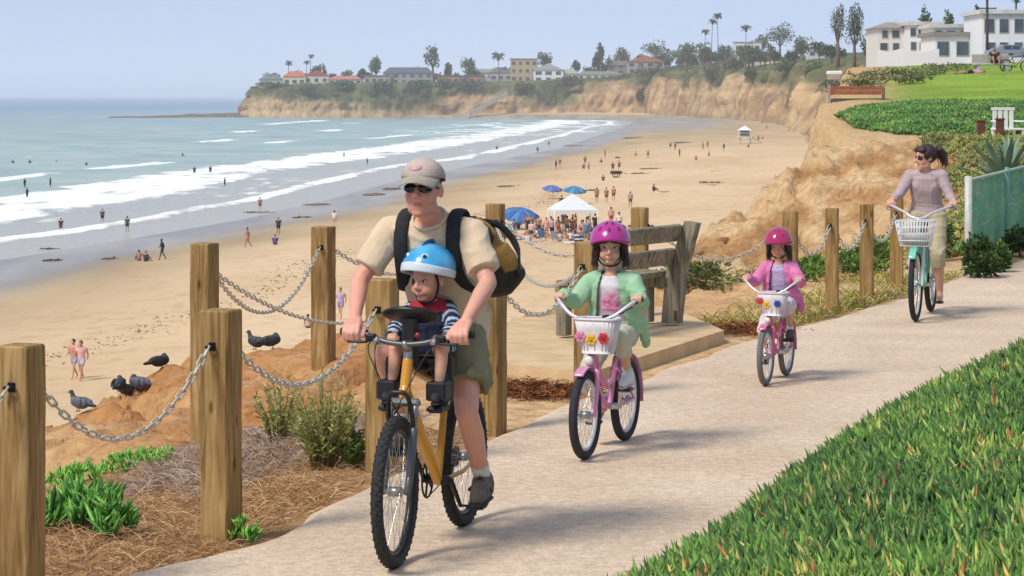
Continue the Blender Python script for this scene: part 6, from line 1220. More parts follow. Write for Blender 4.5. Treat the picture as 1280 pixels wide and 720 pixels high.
TG = [['#3f5230', '#4d6238', '#5c7043', '#33442a'], ['#55673f', '#67794a', '#48593a', '#7a8656'], ['#4a5a3a', '#5d6845', '#3a4a30', '#6f7650']]
def tree(label, x, ytop, ybase, wpx, Y, kind=0, name='tree', n=800, sparse=False, lean=0.0):
    if 840 < x < 1100:
        g_ = far_spot(x, ybase, .9); ybase = HY + (CAMZ - g_.z) / g_.y * F; Y = g_.y
    m = Y / F; h = (ybase - ytop) * m; X = (x - 640) * m; z0 = min(far_z(X, Y), CAMZ - (ybase - HY) * m) - .8; zt = CAMZ - (ytop - HY) * m; h2 = zt - z0; o = empty(name, label, 'tree', (X, Y, z0)); w = wpx * m / 2
    tr = MB(); tr.tube([(0, 0, -.5), (lean * w * .3, 0, h2 * .3), (lean * w * .7, 0, h2 * .62)], [h2 * .035, h2 * .028, h2 * .015], 7)
    for q in range(4): a_ = q * 1.6 + x; tr.tube([(lean * w * .4, 0, h2 * .38), (math.cos(a_) * w * .35 + lean * w * .5, math.sin(a_) * w * .35, h2 * .58), (math.cos(a_) * w * .6 + lean * w * .7, math.sin(a_) * w * .6, h2 * .78)], [h2 * .016, h2 * .011, h2 * .004], 5)
    tr.build('trunk', bark, o); f = foliage('crown', o, n, (w, w * .9, h2 * .40), max(.45, 2.1 * m), TG[kind], 14 if not sparse else 7, cz=h2 * .68, aspect=.6); f.location.x = lean * w * .6; return o
def palm(label, x, ytop, ybase, wpx, Y):
    if 840 < x < 1100: Y = far_spot(x, ybase, 1.0).y
    m = Y / F; X = (x - 640) * m; z0 = max(min(far_z(X, Y), CAMZ - (ybase - HY) * m), CAMZ - (ybase - HY) * m - 5) - .8; zt = CAMZ - (ytop - HY) * m; w = wpx * m / 2; h2 = zt - z0 - w * .55; o = empty('palm_tree', label, 'tree', (X, Y, z0), 0, None)
    b_ = random.uniform(-.05, .05) * h2; MB().tube([(0, 0, -.5), (b_ * .4, 0, h2 * .5), (b_, 0, h2)], [max(.28, .28 * m), max(.22, .2 * m), max(.18, .16 * m)], 7).build('trunk', bark, o)
    B = []; D = []; Ls = []
    for k in range(26):
        a = rng.uniform(0, 6.28); e = rng.uniform(-.7, 1.1); d = np.array([math.cos(a), math.sin(a), e]); d /= np.linalg.norm(d)
        for j in range(8):
            t = j / 8; B.append((b_ + d[0] * w * t * .9, d[1] * w * t * .9, h2 + d[2] * w * t * .8 - .25 * w * t * t)); D.append(d + rng.normal(size=3) * .45 - np.array([0, 0, .25])); Ls.append(w * .34)
    me = blades_mesh('crown', np.array(B), np.array(D), np.array(Ls), np.array(Ls) * .32, pick(['#47583a', '#5b6b45', '#3b4a32', '#6d6f4a'], len(B))); me.materials.append(leaf_mat); link(me, 'crown', o)
    sk = MB(); sk.ell((b_, 0, h2 - w * .35), (w * .26, w * .26, w * .5), None, 10, 8); sk.build('dead_fronds', M('frond_skirt', '#6b5c44', rough=.9), o)
for a in (('small palm left of the red roofs', 360, 75, 96, 11, 1500), ('taller slim palm above the red gable', 387, 67, 92, 9, 1505), ('short palm close beside the slim palm', 383, 75, 93, 9, 1500), ('palm left of the twin palms on the rise', 881, 35, 72, 13, 1240), ('left one of the twin tall palms', 889, 22, 72, 13, 1235), ('right one of the twin tall palms', 898, 15, 70, 13, 1230), ('thick headed palm right of the twin palms', 932, 30, 64, 15, 1200), ('small palm above the orange roof', 750, 57, 88, 10, 1500), ('distant palm over the tall white house', 1268, -4, 30, 14, 430), ('palm beside the tan apartments', 624, 64, 100, 18, 1500)): palm(*a)
for a in (('dark bushy tree beside the red gabled house', 398, 81, 106, 24, 1505, 0), ('round tree left of the big grey roof', 470, 74, 104, 17, 1505, 0), ('small round tree at the end of the pink house', 452, 87, 106, 10, 1505, 0), ('tall wind bent tree in mid headland', 543, 57, 104, 20, 1492, 0, 'tree', 800, False, -.5), ('leafy tree right of the wind bent tree', 586, 71, 104, 26, 1506, 1), ('small tree beside the wind bent tree', 560, 80, 104, 11, 1500, 2),
    ('tree standing over the white gabled house', 681, 66, 98, 22, 1506, 0), ('round tree beside the grey roofed bungalow', 720, 77, 100, 12, 1506, 1), ('dark tree between bungalow and orange roof', 747, 68, 98, 14, 1500, 0), ('tall dark cypress near the small palm', 751, 57, 96, 8, 1496, 0), ('bushy tree left of the orange roof', 778, 61, 90, 24, 1515, 1), ('wide pale tree above the orange roof', 822, 52, 84, 36, 1500, 1), ('big dark round tree on the rise', 858, 50, 92, 34, 1400, 0), ('green tree below the left palm', 880, 55, 90, 26, 1300, 2), ('dark tree below the twin palms', 906, 58, 88, 30, 1220, 0), ('spreading flat topped tree on the skyline', 975, 30, 74, 42, 1020, 0, 'tree', 900), ('shaggy tree left of the flat topped tree', 952, 46, 78, 24, 1050, 2), ('low tree at the right of the flat topped tree', 1004, 46, 80, 30, 900, 1), ('small tree under the skyline right of the flat topped tree', 1024, 52, 84, 24, 760, 0),
    ('tall two headed tree left crown beside the beach house', 1048, 4, 84, 22, 420, 2, 'tree', 800, False, -.2), ('tall tree right crown beside the beach house', 1068, 12, 84, 26, 415, 0, 'tree', 1500), ('bushy tree below the grey beach house', 1090, 44, 96, 40, 360, 2, 'tree', 1500), ('dense shrub tree on the cliff brow', 1040, 56, 100, 40, 400, 0, 'tree', 1500), ('tree behind the glass fronted house', 1157, 15, 60, 18, 440, 1), ('second tree behind the white annex', 1186, 16, 60, 15, 440, 1), ('dark tree behind the tall white house', 1222, 13, 60, 12, 430, 0)): tree(*a)
for lab, x, yt, yb, w_, Y in (('scrub on the cliff above the beach stair', 588, 106, 134, 50, 0), ('dark scrub spilling down the headland cliff', 556, 106, 128, 44, 0), ('green scrub on the cliff below the white house', 712, 100, 116, 34, 0), ('dark scrub below the modern house', 812, 88, 114, 40, 0), ('scrub clump on the left headland cliff', 385, 110, 130, 34, 0), ('thin scrub clump at mid cliff', 480, 108, 128, 38, 0), ('wide scrub mat above the left cliff face', 340, 106, 116, 50, 0), ('scrub right of the tip houses', 430, 106, 120, 44, 0), ('scrub below the brick coloured house', 520, 106, 124, 40, 0), ('scrub under the tan apartments', 655, 108, 124, 30, 0), ('small lone bush on the bare cliff', 799, 120, 134, 12, 0), ('hanging scrub beside the tan cliff', 890, 88, 118, 30, 0), ('scrub patch on the sunlit cliff', 940, 92, 122, 24, 0), ('scrub below the low white roof', 918, 80, 102, 46, 0), ('scrub on the brow right of the white roof', 985, 82, 104, 40, 0), ('dark scrub at the shoulder of the gully', 1015, 88, 116, 34, 0), ('scrub tongue in the dry gully', 1040, 104, 134, 26, 0)):
    p = far_spot(x, (yt + yb) / 2, .05); m = p.y / F; shrub('scrub', lab, 'scrub', p, (w_ * m * .5, 5.0, (yb - yt) * m * .5), 900, 1.6 * m + .2, TG[0] if 'dark' in lab else TG[2], None, 16, 3, .6, .5)
for i in range(80):
    x_ = rng.uniform(318, 1000); yb_ = np.interp(x_, [318, 640, 740, 800, 860, 1000], [106, 103, 99, 91, 86, 80]); h_ = rng.uniform(8, 18) * (1.0 if x_ < 760 else 1.5)
    o_ = tree('one of the dark garden trees massed between the far houses', x_, yb_ - h_, yb_ + 1, rng.uniform(12, 26), 1508 + rng.uniform(0, 45), int(rng.integers(0, 3)), 'garden_tree', 420); o_['group'] = 'garden trees between the far houses'
SCB = ['#7d7d52', '#686e48', '#94895e', '#5a6340']
for i, (x, Y, w_, lab) in enumerate(((1075, 262, 40, 'scrub on the gully slope below the garden wall'), (1105, 238, 46, 'olive scrub along the bluff beneath the cottage'), (1135, 215, 44, 'low scrub where the bluff meets the lawn'), (1050, 340, 36, 'grey green scrub on the gully side'), (1165, 235, 40, 'green scrub in front of the cottage'))):
    t = np.interp(x, fb[:, 0], np.arange(len(FB))); k = int(round(t / (len(FB) - 1) * (len(tt) - 1))); j = 26; p = Vector((VX[k, j], VY[k, j], VZ[k, j])); m = p.y / F; shrub('scrub', lab, 'scrub', p, (w_ * m * .5, w_ * m * .6, 9 * m), 900, .5, SCB, None, 14, 4, .5, .6)
for x, Y, w_, lab in ((1112, 112, 1.6, 'brown scrub behind the timber retaining wall'), (1130, 118, 1.8, 'green scrub left of the lawn edge'), (1095, 122, 1.5, 'dry scrub above the timber retaining wall'), (1150, 128, 2.0, 'low scrub on the sandy brow'), (1118, 132, 1.8, 'far scrub on the bluff shoulder'), (1080, 104, 1.2, 'ragged scrub clinging to the bluff edge'), (1138, 104, 1.3, 'scrub tuft beside the worn sand'), (1168, 136, 2.0, 'scrub strip below the white garden walls'), (1190, 140, 2.0, 'right scrub strip behind the lawn')):
    X = (x - 640) * Y / F; shrub('scrub', lab, 'scrub', (X, Y, lz(X, Y)), (w_ * .9, w_ * 1.2, .26), 420, .17, SCB, None, 14, 4, .35, .6)
# utility pole
p = wp(1234, 62, 270); zt = CAMZ - (-14 - HY) * 270 / F; zb = far_z(p.x, 270) - 1; o = empty('utility_pole', 'dark wooden utility pole in front of the white houses', 'utility pole', (p.x, 270, zb)); MB().tube([(0, 0, 0), (0, 0, zt - zb)], [.19, .14], 10).build('shaft', M('dark_wood', '#4a4038', rough=.9), o)
for z, w_ in ((-1.1, 2.6), (-2.2, 2.0)): a = MB().box((0, -.18, zt - zb + z), (w_, .12, .14)).build('crossarm', M('dark_wood'), o); [MB().tube([(x_, -.18, zt - zb + z + .07), (x_, -.18, zt - zb + z + .3)], .05, 6).build('insulator', M('wall_white'), a) for x_ in (-w_ * .45, w_ * .45)]

# ================================================================== life on the beach
def small_person(name, J, k=1.0):
    mb = limb_body(J, k); c = Vector(J['head']); mb.ell(c, (.095, .08, .12)); return mb
def pose(kind):
    if kind == 'stand': J = dict(pel=(0, 0, .95), waist=(0, 0, 1.08), chest=(0, 0, 1.27), uch=(0, 0, 1.40), neck=(0, 0, 1.46), head=(.02, 0, 1.60), shl=(0, .19, 1.41), shr=(0, -.19, 1.41), ell=(.0, .25, 1.13), elr=(.0, -.25, 1.13), wrl=(.06, .24, .88), wrr=(.06, -.24, .88), hipl=(0, .09, .92), hipr=(0, -.09, .92), knl=(.02, .11, .5), knr=(.02, -.11, .5), anl=(0, .12, .09), anr=(0, -.12, .09), toel=(.13, .14, .04), toer=(.13, -.14, .04))
    elif kind == 'walk': J = dict(pel=(0, 0, .94), waist=(.01, 0, 1.07), chest=(.03, 0, 1.26), uch=(.04, 0, 1.39), neck=(.05, 0, 1.45), head=(.08, 0, 1.59), shl=(.03, .19, 1.40), shr=(.03, -.19, 1.40), ell=(-.10, .25, 1.14), elr=(.12, -.25, 1.14), wrl=(-.06, .25, .90), wrr=(.28, -.22, .98), hipl=(0, .09, .92), hipr=(0, -.09, .92), knl=(.17, .1, .53), knr=(-.05, -.1, .50), anl=(.25, .1, .11), anr=(-.30, -.1, .16), toel=(.38, .11, .05), toer=(-.20, -.11, .05))
    elif kind == 'sit': J = dict(pel=(0, 0, .13), waist=(-.03, 0, .26), chest=(-.03, 0, .45), uch=(0, 0, .57), neck=(.02, 0, .63), head=(.06, 0, .77), shl=(0, .19, .58), shr=(0, -.19, .58), ell=(.12, .25, .36), elr=(.12, -.25, .36), wrl=(.33, .18, .36), wrr=(.33, -.18, .36), hipl=(.04, .09, .13), hipr=(.04, -.09, .13), knl=(.38, .14, .38), knr=(.38, -.14, .38), anl=(.62, .13, .08), anr=(.62, -.13, .08), toel=(.75, .14, .05), toer=(.75, -.14, .05))
    elif kind == 'lie': J = dict(pel=(0, 0, .12), waist=(-.13, 0, .12), chest=(-.31, 0, .13), uch=(-.43, 0, .13), neck=(-.49, 0, .13), head=(-.64, 0, .13), shl=(-.42, .19, .12), shr=(-.42, -.19, .12), ell=(-.18, .29, .08), elr=(-.18, -.29, .08), wrl=(.05, .3, .05), wrr=(.05, -.3, .05), hipl=(.05, .09, .1), hipr=(.05, -.09, .1), knl=(.46, .12, .12), knr=(.46, -.12, .12), anl=(.85, .13, .07), anr=(.85, -.13, .07), toel=(.9, .15, .16), toer=(.9, -.15, .16))
    return J
TPL = {}
for kd in ('stand', 'walk', 'sit', 'lie'):
    J = pose(kd); mb = small_person(kd, J); body = organic(mb, 'body', MO('person_skin', .6), None, .026, 2); V_ = {n: Vector(p) for n, p in J.items()}
    sh_ = MB(); up_ = (0, 1, 0); sh_.tube([V_['pel'] + (V_['waist'] - V_['pel']) * .1, V_['waist'], V_['chest'], V_['uch']], [(.18, .14), (.17, .13), (.195, .145), (.185, .12)], 14, up=up_)
    for s in 'lr': sleeve(sh_, V_['sh' + s], V_['sh' + s].lerp(V_['el' + s], .6), .075, .068)
    top = organic(sh_, 'top', MO('person_cloth', .9), None, .026, 2); st_ = MB(); st_.tube([V_['pel'] + (V_['pel'] - V_['waist']) * .75, V_['pel'], V_['pel'] + (V_['waist'] - V_['pel']) * .5], [(.15, .12), (.185, .14), (.17, .13)], 14, up=up_)
    for s in 'lr': sleeve(st_, V_['hip' + s], V_['hip' + s].lerp(V_['kn' + s], .6), .105, .095)
    bot = organic(st_, 'shorts', MO('person_cloth'), None, .026, 2); hh = MB(); hh.ell(V_['head'] + Vector((-.02, 0, .03) if kd != 'lie' else (-.03, 0, .02)), (.10, .09, .11), None, 12, 8); hair = hh.build('hair', MO('person_hair', .7)); TPL[kd] = [o_.data for o_ in (body, top, bot, hair)]
    for o_ in (body, top, bot, hair): bpy.data.objects.remove(o_)
SK = ['#c99a7c', '#b88465', '#d6aa8c', '#9c6b50']; HRC = ['#3a2a20', '#1f1814', '#6b4d30', '#8a6c48']
def bather(label, x, y, kind, top, bottom, face=None, scale=1.0, skin=None, loc=None, dz=0.0):
    p = Vector(loc) if loc is not None else on_beach(x, y); p.z += dz; o = empty('person', label, 'person', p, R(face if face is not None else random.uniform(0, 360)), 'people on the beach'); o.scale = (scale,) * 3; bd, tp, bt, hr = TPL[kind]; sk = lin(skin or random.choice(SK))
    b_ = link(bd, 'body', o); b_.color = sk
    if top: t_ = link(tp, 'top', o); t_.color = lin(top)
    if bottom: t_ = link(bt, 'shorts', o); t_.color = lin(bottom)
    h_ = link(hr, 'hair', o); h_.color = lin(random.choice(HRC)); return o
BK = '#22242a'
for a in (('person in black wetsuit walking up the left beach', 203, 325, 'walk', BK, BK, 200, 1.02, '#3a3330'), ('bather in dark top standing at the water edge far left', 76, 293, 'stand', '#3a2f35', '#5a4a48', 90), ('small figure wading left of the beach middle', 128, 280, 'stand', '#4a4c55', BK, 90), ('slim dark figure standing on the wet sand', 159, 291, 'stand', '#46505c', '#3a4048', 90), ('pink skinned walker left of the lookout chain', 310, 309, 'walk', None, '#b06a5a', 200), ('dark clothed figure standing on the sand above the chain', 348, 294, 'stand', '#33343a', '#2c2c32', 90), ('seated bather with purple towel below the dark figure', 344, 306, 'sit', '#5a4a8a', '#4a3c70', 100), ('person in white shirt right of the lookout post', 418, 285, 'stand', '#dcd8d4', '#b9a898', 90), ('bather standing beside the drifted kelp', 325, 264, 'stand', '#a87468', '#6a5450', 90), ('woman in lavender walking low on the beach behind the father', 426, 400, 'walk', '#b9a0c4', '#9a86b0', 250), ('child crouching on sand beside the lookout post', 385, 410, 'sit', '#c9b0a0', '#6a4c40', 100, .8), ('walker in pink shirt beyond the pigeons', 102, 476, 'walk', '#d8a8a8', '#b9b0c4', 250), ('bare shouldered walker just left of the pink shirt', 93, 474, 'walk', '#c08a78', '#a0a0b4', 240), ('left one of two people sitting on the open sand', 174, 326, 'sit', '#b9807a', '#5a4a50', 120), ('right one of two people sitting on the open sand', 182, 327, 'sit', '#3f3a3c', '#34343a', 60),
    ('figure at the tide line left of two companions', 621, 190, 'stand', '#5a5a60', '#404048', 90), ('left one of two figures on the wet sand', 672, 192, 'stand', '#4a4a52', '#383840', 90), ('right one of two figures on the wet sand', 686, 184, 'stand', '#585058', '#40404a', 90), ('walker left of the dark cart on the sand', 766, 216, 'stand', '#4f4038', '#5f5048', 90), ('walker right of the dark cart on the sand', 774, 214, 'walk', '#8a5a4a', '#4a3c38', 90), ('seated bather left of the dark cart', 754, 226, 'sit', '#6a5a50', '#504038', 90), ('bather sitting up on a board mat', 817, 239, 'sit', '#40302c', '#3a2e2c', 20), ('left one of the row lying on the far sand', 881, 229, 'lie', '#8a5a4c', '#6a4438', 10), ('middle one of the row lying on the far sand', 889, 229, 'lie', None, '#8a3a34', 5), ('right one of the row lying on the far sand', 897, 229, 'lie', '#a0786a', '#54403c', -5), ('lone walker left of the lifeguard tower', 870, 200, 'sit', '#b06a60', '#8a5450', 90), ('figure standing far up the beach', 838, 187, 'stand', '#6a5c54', '#50443c', 90), ('second figure far up the beach', 844, 188, 'stand', '#7a5a50', '#50443c', 90), ('tiny figure beside the lifeguard tower', 948, 178, 'stand', '#8a6a5c', '#5c483e', 90), ('tiny figure under the cliff right of the tower', 958, 163, 'stand', '#a08478', '#6c5448', 90),
    ('man standing shirtless under the white canopy', 716, 294, 'stand', None, '#4a6a90', 100), ('second bare backed man under the white canopy', 709, 296, 'stand', None, '#5a7aa0', 80), ('woman in black dress at the canopy right leg', 744, 293, 'stand', '#2c2a30', '#26262c', 100), ('woman in dark skirt left of the canopy', 690, 299, 'stand', '#c9908a', '#3a2430', 100), ('pink shirted person beside the dark skirt', 683, 298, 'stand', '#dca8a4', '#c9a090', 100), ('person in grey shirt near the blue umbrella', 672, 297, 'sit', '#9aa0b0', '#7a8090', 100), ('slim person in brown at the left of the group', 663, 294, 'stand', '#a07868', '#6a5048', 100), ('seated person under the near blue umbrella', 648, 286, 'sit', '#8a4a48', '#50586a', 100), ('person lying on a towel left of the group', 652, 300, 'lie', '#9ac0c8', '#7aa0b0', 30), ('man standing in white right of the canopy', 774, 291, 'stand', '#e0dcd8', '#3a3c4a', 100), ('woman in red bottoms right of the canopy', 764, 283, 'stand', '#c9a090', '#b03a44', 100), ('tan bather behind the canopy right side', 746, 254, 'stand', '#a87860', '#8a6048', 100), ('second tan bather behind the canopy', 758, 254, 'stand', '#9a6c58', '#7a5040', 100), ('third tan bather behind the canopy', 767, 252, 'stand', '#b08068', '#704c3e', 100), ('bather standing left of the pale timber post', 788, 260, 'stand', '#a8968a', '#5a5a60', 100), ('bather in blue sitting in front of the canopy', 730, 298, 'sit', '#5a80a0', '#406080', 100), ('person in dark green seated right of the canopy', 738, 301, 'sit', '#4a564c', '#3c443e', 100), ('bather with dark hat left of the far umbrella', 702, 254, 'sit', '#4a3c38', '#5a4a42', 100), ('person on low chair at the front of the group', 700, 302, 'sit', '#c9b8b0', '#8a98a8', 100)):
    bather(*a)
SW = [('swimmer in the white water at the far left', 34, 246, 'stand'), ('swimmer just above the breaking foam', 63, 232, 'stand'), ('swimmer left of the foam line', 31, 233, 'stand'), ('surfer standing in the shallow foam', 281, 232, 'stand'), ('swimmer beyond the long foam band', 243, 217, 'stand'), ('swimmer right of the long foam band', 263, 216, 'stand'), ('surfer at the end of the second breaker', 459, 205, 'stand'), ('surfer left of the second breaker end', 430, 197, 'stand'), ('dark head in the swell at left', 16, 203, 'sit'), ('dark head in the swell left of centre', 37, 203, 'sit'), ('pair of heads far out in the swell', 70, 204, 'sit'), ('lone head beyond the whitecaps', 108, 206, 'sit'), ('head between two whitecaps', 195, 185, 'sit'), ('head right of the second whitecap', 228, 194, 'sit')]
for lab, x, y, kd in SW:
    p = gp(x, y, SEA + .1); bather(lab, 0, 0, kd, '#2c3138', '#2a2e36', random.uniform(0, 360), 1.0, '#6a5046', (p.x, p.y, SEA - (.35 if kd == 'stand' else .2)))
for i in range(52):                          # the denser part of the crowd, too small to tell apart
    bather('one of the sunbathers crowding around the white canopy and umbrellas', rng.normal(700, 34), rng.uniform(286, 304), rng.choice(['sit', 'sit', 'stand', 'lie']), rng.choice(['#8a5a50', '#3a3c4a', '#c9b0a8', '#5a7a9a', '#b0807a', '#d8d4d0', '#40304a']), rng.choice(['#3a3c4a', '#6a5048', '#4a6a90', '#8a3a40']))['group'] = 'crowd around the canopy'
for i in range(16):
    x_ = rng.uniform(690, 960); bather('one of the distant beachgoers scattered along the far sand', x_, np.interp(x_, [690, 960], [212, 172]) + rng.uniform(-6, 12), rng.choice(['sit', 'stand', 'walk']), rng.choice(['#8a5a50', '#3a3c4a', '#b0807a', '#6a5c54']), rng.choice(['#3a3c4a', '#6a5048']))['group'] = 'far beachgoers'
# canopy, umbrellas, beach things
p = on_beach(716, 297); o = empty('beach_canopy', 'white pop up canopy over the crowd on the beach', 'canopy', p, R(8)); s = 1.75; wc_ = M('canopy_white', '#eceef0', rough=.8, trans=.25)
for sx in (-s, s):
    for sy in (-s, s): MB().tube([(sx, sy, -.1), (sx, sy, 2.3)], .04, 8).build('leg', M('white_paint'), o)
mb = MB(); mb.add([(-s, -s, 2.3), (s, -s, 2.3), (s, s, 2.3), (-s, s, 2.3), (0, 0, 3.55)], [(0, 1, 4), (1, 2, 4), (2, 3, 4), (3, 0, 4)], False); solid(mb.build('roof', wc_, o), .02); mb = MB()
for a, b in (((-s, -s), (s, -s)), ((s, -s), (s, s)), ((s, s), (-s, s)), ((-s, s), (-s, -s))): mb.add([(a[0] * 1.005, a[1] * 1.005, 2.05), (b[0] * 1.005, b[1] * 1.005, 2.05), (b[0] * 1.005, b[1] * 1.005, 2.31), (a[0] * 1.005, a[1] * 1.005, 2.31)], [(0, 1, 2, 3)], False)
mb.build('valance', wc_, o)
def umbrella(label, x, y, r, c1, c2, tilt, h=2.0):
    p = on_beach(x, y); o = empty('beach_umbrella', label, 'umbrella', p, R(20)); MB().tube([(0, 0, -.2), (0, 0, h * .55), (.0, .15 * tilt, h)], .03, 6).build('pole', M('white_paint'), o); top_ = Vector((0, .15 * tilt, h)); Rt = Matrix.Rotation(R(tilt * 22), 3, 'X')
    n = 10
    for q in range(n):
        vs = []; a0, a1 = 2 * math.pi * q / n, 2 * math.pi * (q + 1) / n
        for t in (0, .35, .7, 1): 
            for a in (a0, a1): vs.append(top_ + Rt @ Vector((r * t * math.cos(a), r * t * math.sin(a), .55 * r * (math.cos(t * 1.25) - 1) + .12)))
        solid(MB().add(vs, [(0, 1, 3, 2), (2, 3, 5, 4), (4, 5, 7, 6)]).build('panel', M('umb_' + (c1 if q % 2 else c2), c1 if q % 2 else c2, rough=.8, trans=.2), o), .01)
umbrella('large tilted blue umbrella left of the canopy', 652, 287, 1.75, '#3f6fae', '#5b8ac4', 1.0, 1.7); umbrella('periwinkle blue umbrella behind the group', 691, 249, 1.25, '#5f74b8', '#7488c8', .7, 1.5); umbrella('teal umbrella peeking over the canopy', 719, 256, 1.35, '#3f86b0', '#5a9fc4', .6, 1.9); umbrella('small purple sunshade on the open sand', 772, 205, .6, '#5a3c4a', '#6a4c58', .2, 1.2)
def towel(label, x, y, col, w=1.0, l=1.9): p = on_beach(x, y); o = empty('beach_towel', label, 'towel', p + Vector((0, 0, .02)), R(random.uniform(0, 180))); mb = MB(); v_ = []; f_ = []; [v_.append((-l / 2 + l * i / 6, -w / 2 + w * j / 3, .02 * math.sin(i * 1.7 + j))) for i in range(7) for j in range(4)]; f_ = [tuple(q) for q in grid_faces(7, 4)]; solid(mb.add(v_, f_).build('cloth', M('towel_' + col, col, rough=.95), o), .02)
for a in (('pale blue towel at the left of the beach group', 640, 297, '#a8c4cc'), ('white towel in front of the canopy', 712, 303, '#dcdcd8'), ('dark towel in front of the canopy', 730, 305, '#4a4c54'), ('grey towel between umbrella and canopy', 668, 303, '#a8acb4'), ('dark mat beside the sitting bather', 832, 240, '#5a4a44'), ('brown mat under the row of sunbathers', 890, 231, '#a88a78'), ('towel far up the sand near the sunbathers', 895, 214, '#9a7a68')): towel(*a)
def cooler(label, x, y, col): p = on_beach(x, y); o = empty('cooler_box', label, 'cooler', p, R(random.uniform(0, 90))); MB().box((0, 0, .2), (.6, .4, .4), None, .03).build('tub', M('cool_' + col, col, rough=.5), o); MB().box((0, 0, .43), (.63, .43, .07), None, .02).build('lid', M('white_paint'), o)
for a in (('red cooler box right of the canopy', 748, 300, '#9a3a38'), ('blue cooler box in front of the canopy', 720, 301, '#3a5f94'), ('dark cooler box at the front of the group', 724, 306, '#3c3c40'), ('white cooler box left of the group', 660, 303, '#c9c9c4')): cooler(*a)
def folding_chair(label, x, y, col):
    p = on_beach(x, y); o = empty('beach_chair', label, 'chair', p, R(random.uniform(0, 360))); m_ = M('chair_' + col, col, rough=.9)
    for sx in (-.27, .27): MB().tube([(sx, -.25, 0), (sx, .25, .75)], .018, 6).tube([(sx, .28, 0), (sx, -.25, .36)], .018, 6).build('frame', alu, o)
    MB().box((0, 0, .3), (.54, .5, .03), None, .01).build('seat', m_, o); MB().box((0, .27, .62), (.54, .03, .55), Matrix.Rotation(R(-18), 3, 'X'), .01).build('back', m_, o)
for a in (('green beach chair right of the canopy', 752, 297, '#4a6a5a'), ('blue beach chair left of the canopy', 678, 301, '#4a6a98'), ('teal beach chair under the blue umbrella', 641, 293, '#6aa0b0'), ('grey beach chair in the middle of the group', 694, 303, '#8a8c92')): folding_chair(*a)
p = on_beach(770, 222); o = empty('beach_cart', 'dark two wheeled cart on the sand', 'cart', p, R(15)); MB().box((0, 0, .75), (1.6, .8, .5), None, .06).build('tray', M('cart_dark', '#4f4642', rough=.8), o); [MB().torus((sx, sy, .45), (0, 1, 0), .42, .06, 24, 6).build('wheel', rubber, o) for sx in (0,) for sy in (-.5, .5)]; MB().tube([(.8, 0, .8), (1.8, 0, .5)], .04, 6).build('handle', M('cart_dark'), o)
# lifeguard tower
p = on_beach(931, 180); o = empty('lifeguard_tower', 'small lifeguard tower with white roof on the far beach', 'lifeguard tower', p, R(-12)); grn_ = M('tower_green', '#5f7f6c', rough=.7)
for sx in (-1.1, 1.1):
    for sy in (-1.1, 1.1): MB().tube([(sx * 1.15, sy * 1.15, -.3), (sx, sy, 1.6)], .10, 6).build('leg', M('white_paint'), o)
MB().box((0, 0, 1.65), (3.4, 3.4, .16)).build('deck', M('white_paint'), o); cb = MB().box((0, 0, 2.45), (2.0, 2.0, 1.5)).build('cabin', grn_, o); MB().box((0, -1.03, 2.6), (1.5, .08, .8)).build('window', glass, cb)
MB().add([(-1.7, -1.7, 3.2), (1.7, -1.7, 3.2), (1.7, 1.7, 3.2), (-1.7, 1.7, 3.2), (0, 0, 4.3)], [(0, 1, 4), (1, 2, 4), (2, 3, 4), (3, 0, 4), (3, 2, 1, 0)], False).build('roof', M('white_paint'), o); MB().add([(1.7, -.5, 1.6), (1.7, .5, 1.6), (4.6, .5, 0), (4.6, -.5, 0), (1.7, -.5, 1.45), (1.7, .5, 1.45), (4.6, .5, -.15), (4.6, -.5, -.15)], [(0, 3, 2, 1), (4, 5, 6, 7), (0, 4, 7, 3), (1, 2, 6, 5)], False).build('ramp', M('pale_post'), o)
for sy in (-1.6, 1.6): MB().tube([(-1.6, sy, 2.6), (1.6, sy, 2.6)], .05, 5).build('railing', M('white_paint'), o)
# kelp and stones on the wet sand
def kelp(label, x, y, w_, d_):
    p = on_beach(x, y) if y > 250 or x > 500 else gp(x, y, SEA + .15); n = 260; a = rng.uniform(0, 6.28, n); q = np.sqrt(rng.uniform(0, 1, n)); b_ = np.stack([np.cos(a) * q * w_ * .8, np.sin(a) * q * d_ * .8, rng.uniform(0, .08, n) * (1 - q)], 1); dd = np.stack([rng.normal(size=n), rng.normal(size=n) * .6, rng.uniform(0, .18, n)], 1)
    me = blades_mesh('kelp', b_, dd, rng.uniform(.15, .5, n), rng.uniform(.05, .14, n), pick(['#6b5f4c', '#7a6c55', '#857a68', '#5a5042'], n)); 
    ring = 20; rr = 1 + .25 * vnoise(xyz(np.arange(ring) * .9, x), 3); an = np.arange(ring) / ring * 6.283; bm = bmesh.new(); bm.from_mesh(me); cv = bm.verts.new((0, 0, .09)); rv_ = [bm.verts.new((math.cos(t) * w_ * q_ * .75, math.sin(t) * d_ * q_ * .75, .01)) for t, q_ in zip(an, rr)]
    lay = bm.verts.layers.float_color['Col']
    for v_ in rv_ + [cv]: v_[lay] = lin('#8a7d68')
    for i in range(ring): bm.faces.new((cv, rv_[i], rv_[(i + 1) % ring]))
    bm.to_mesh(me); bm.free(); me.materials.append(dry_mat); tag(link(me, 'kelp', None, p), label, 'kelp')
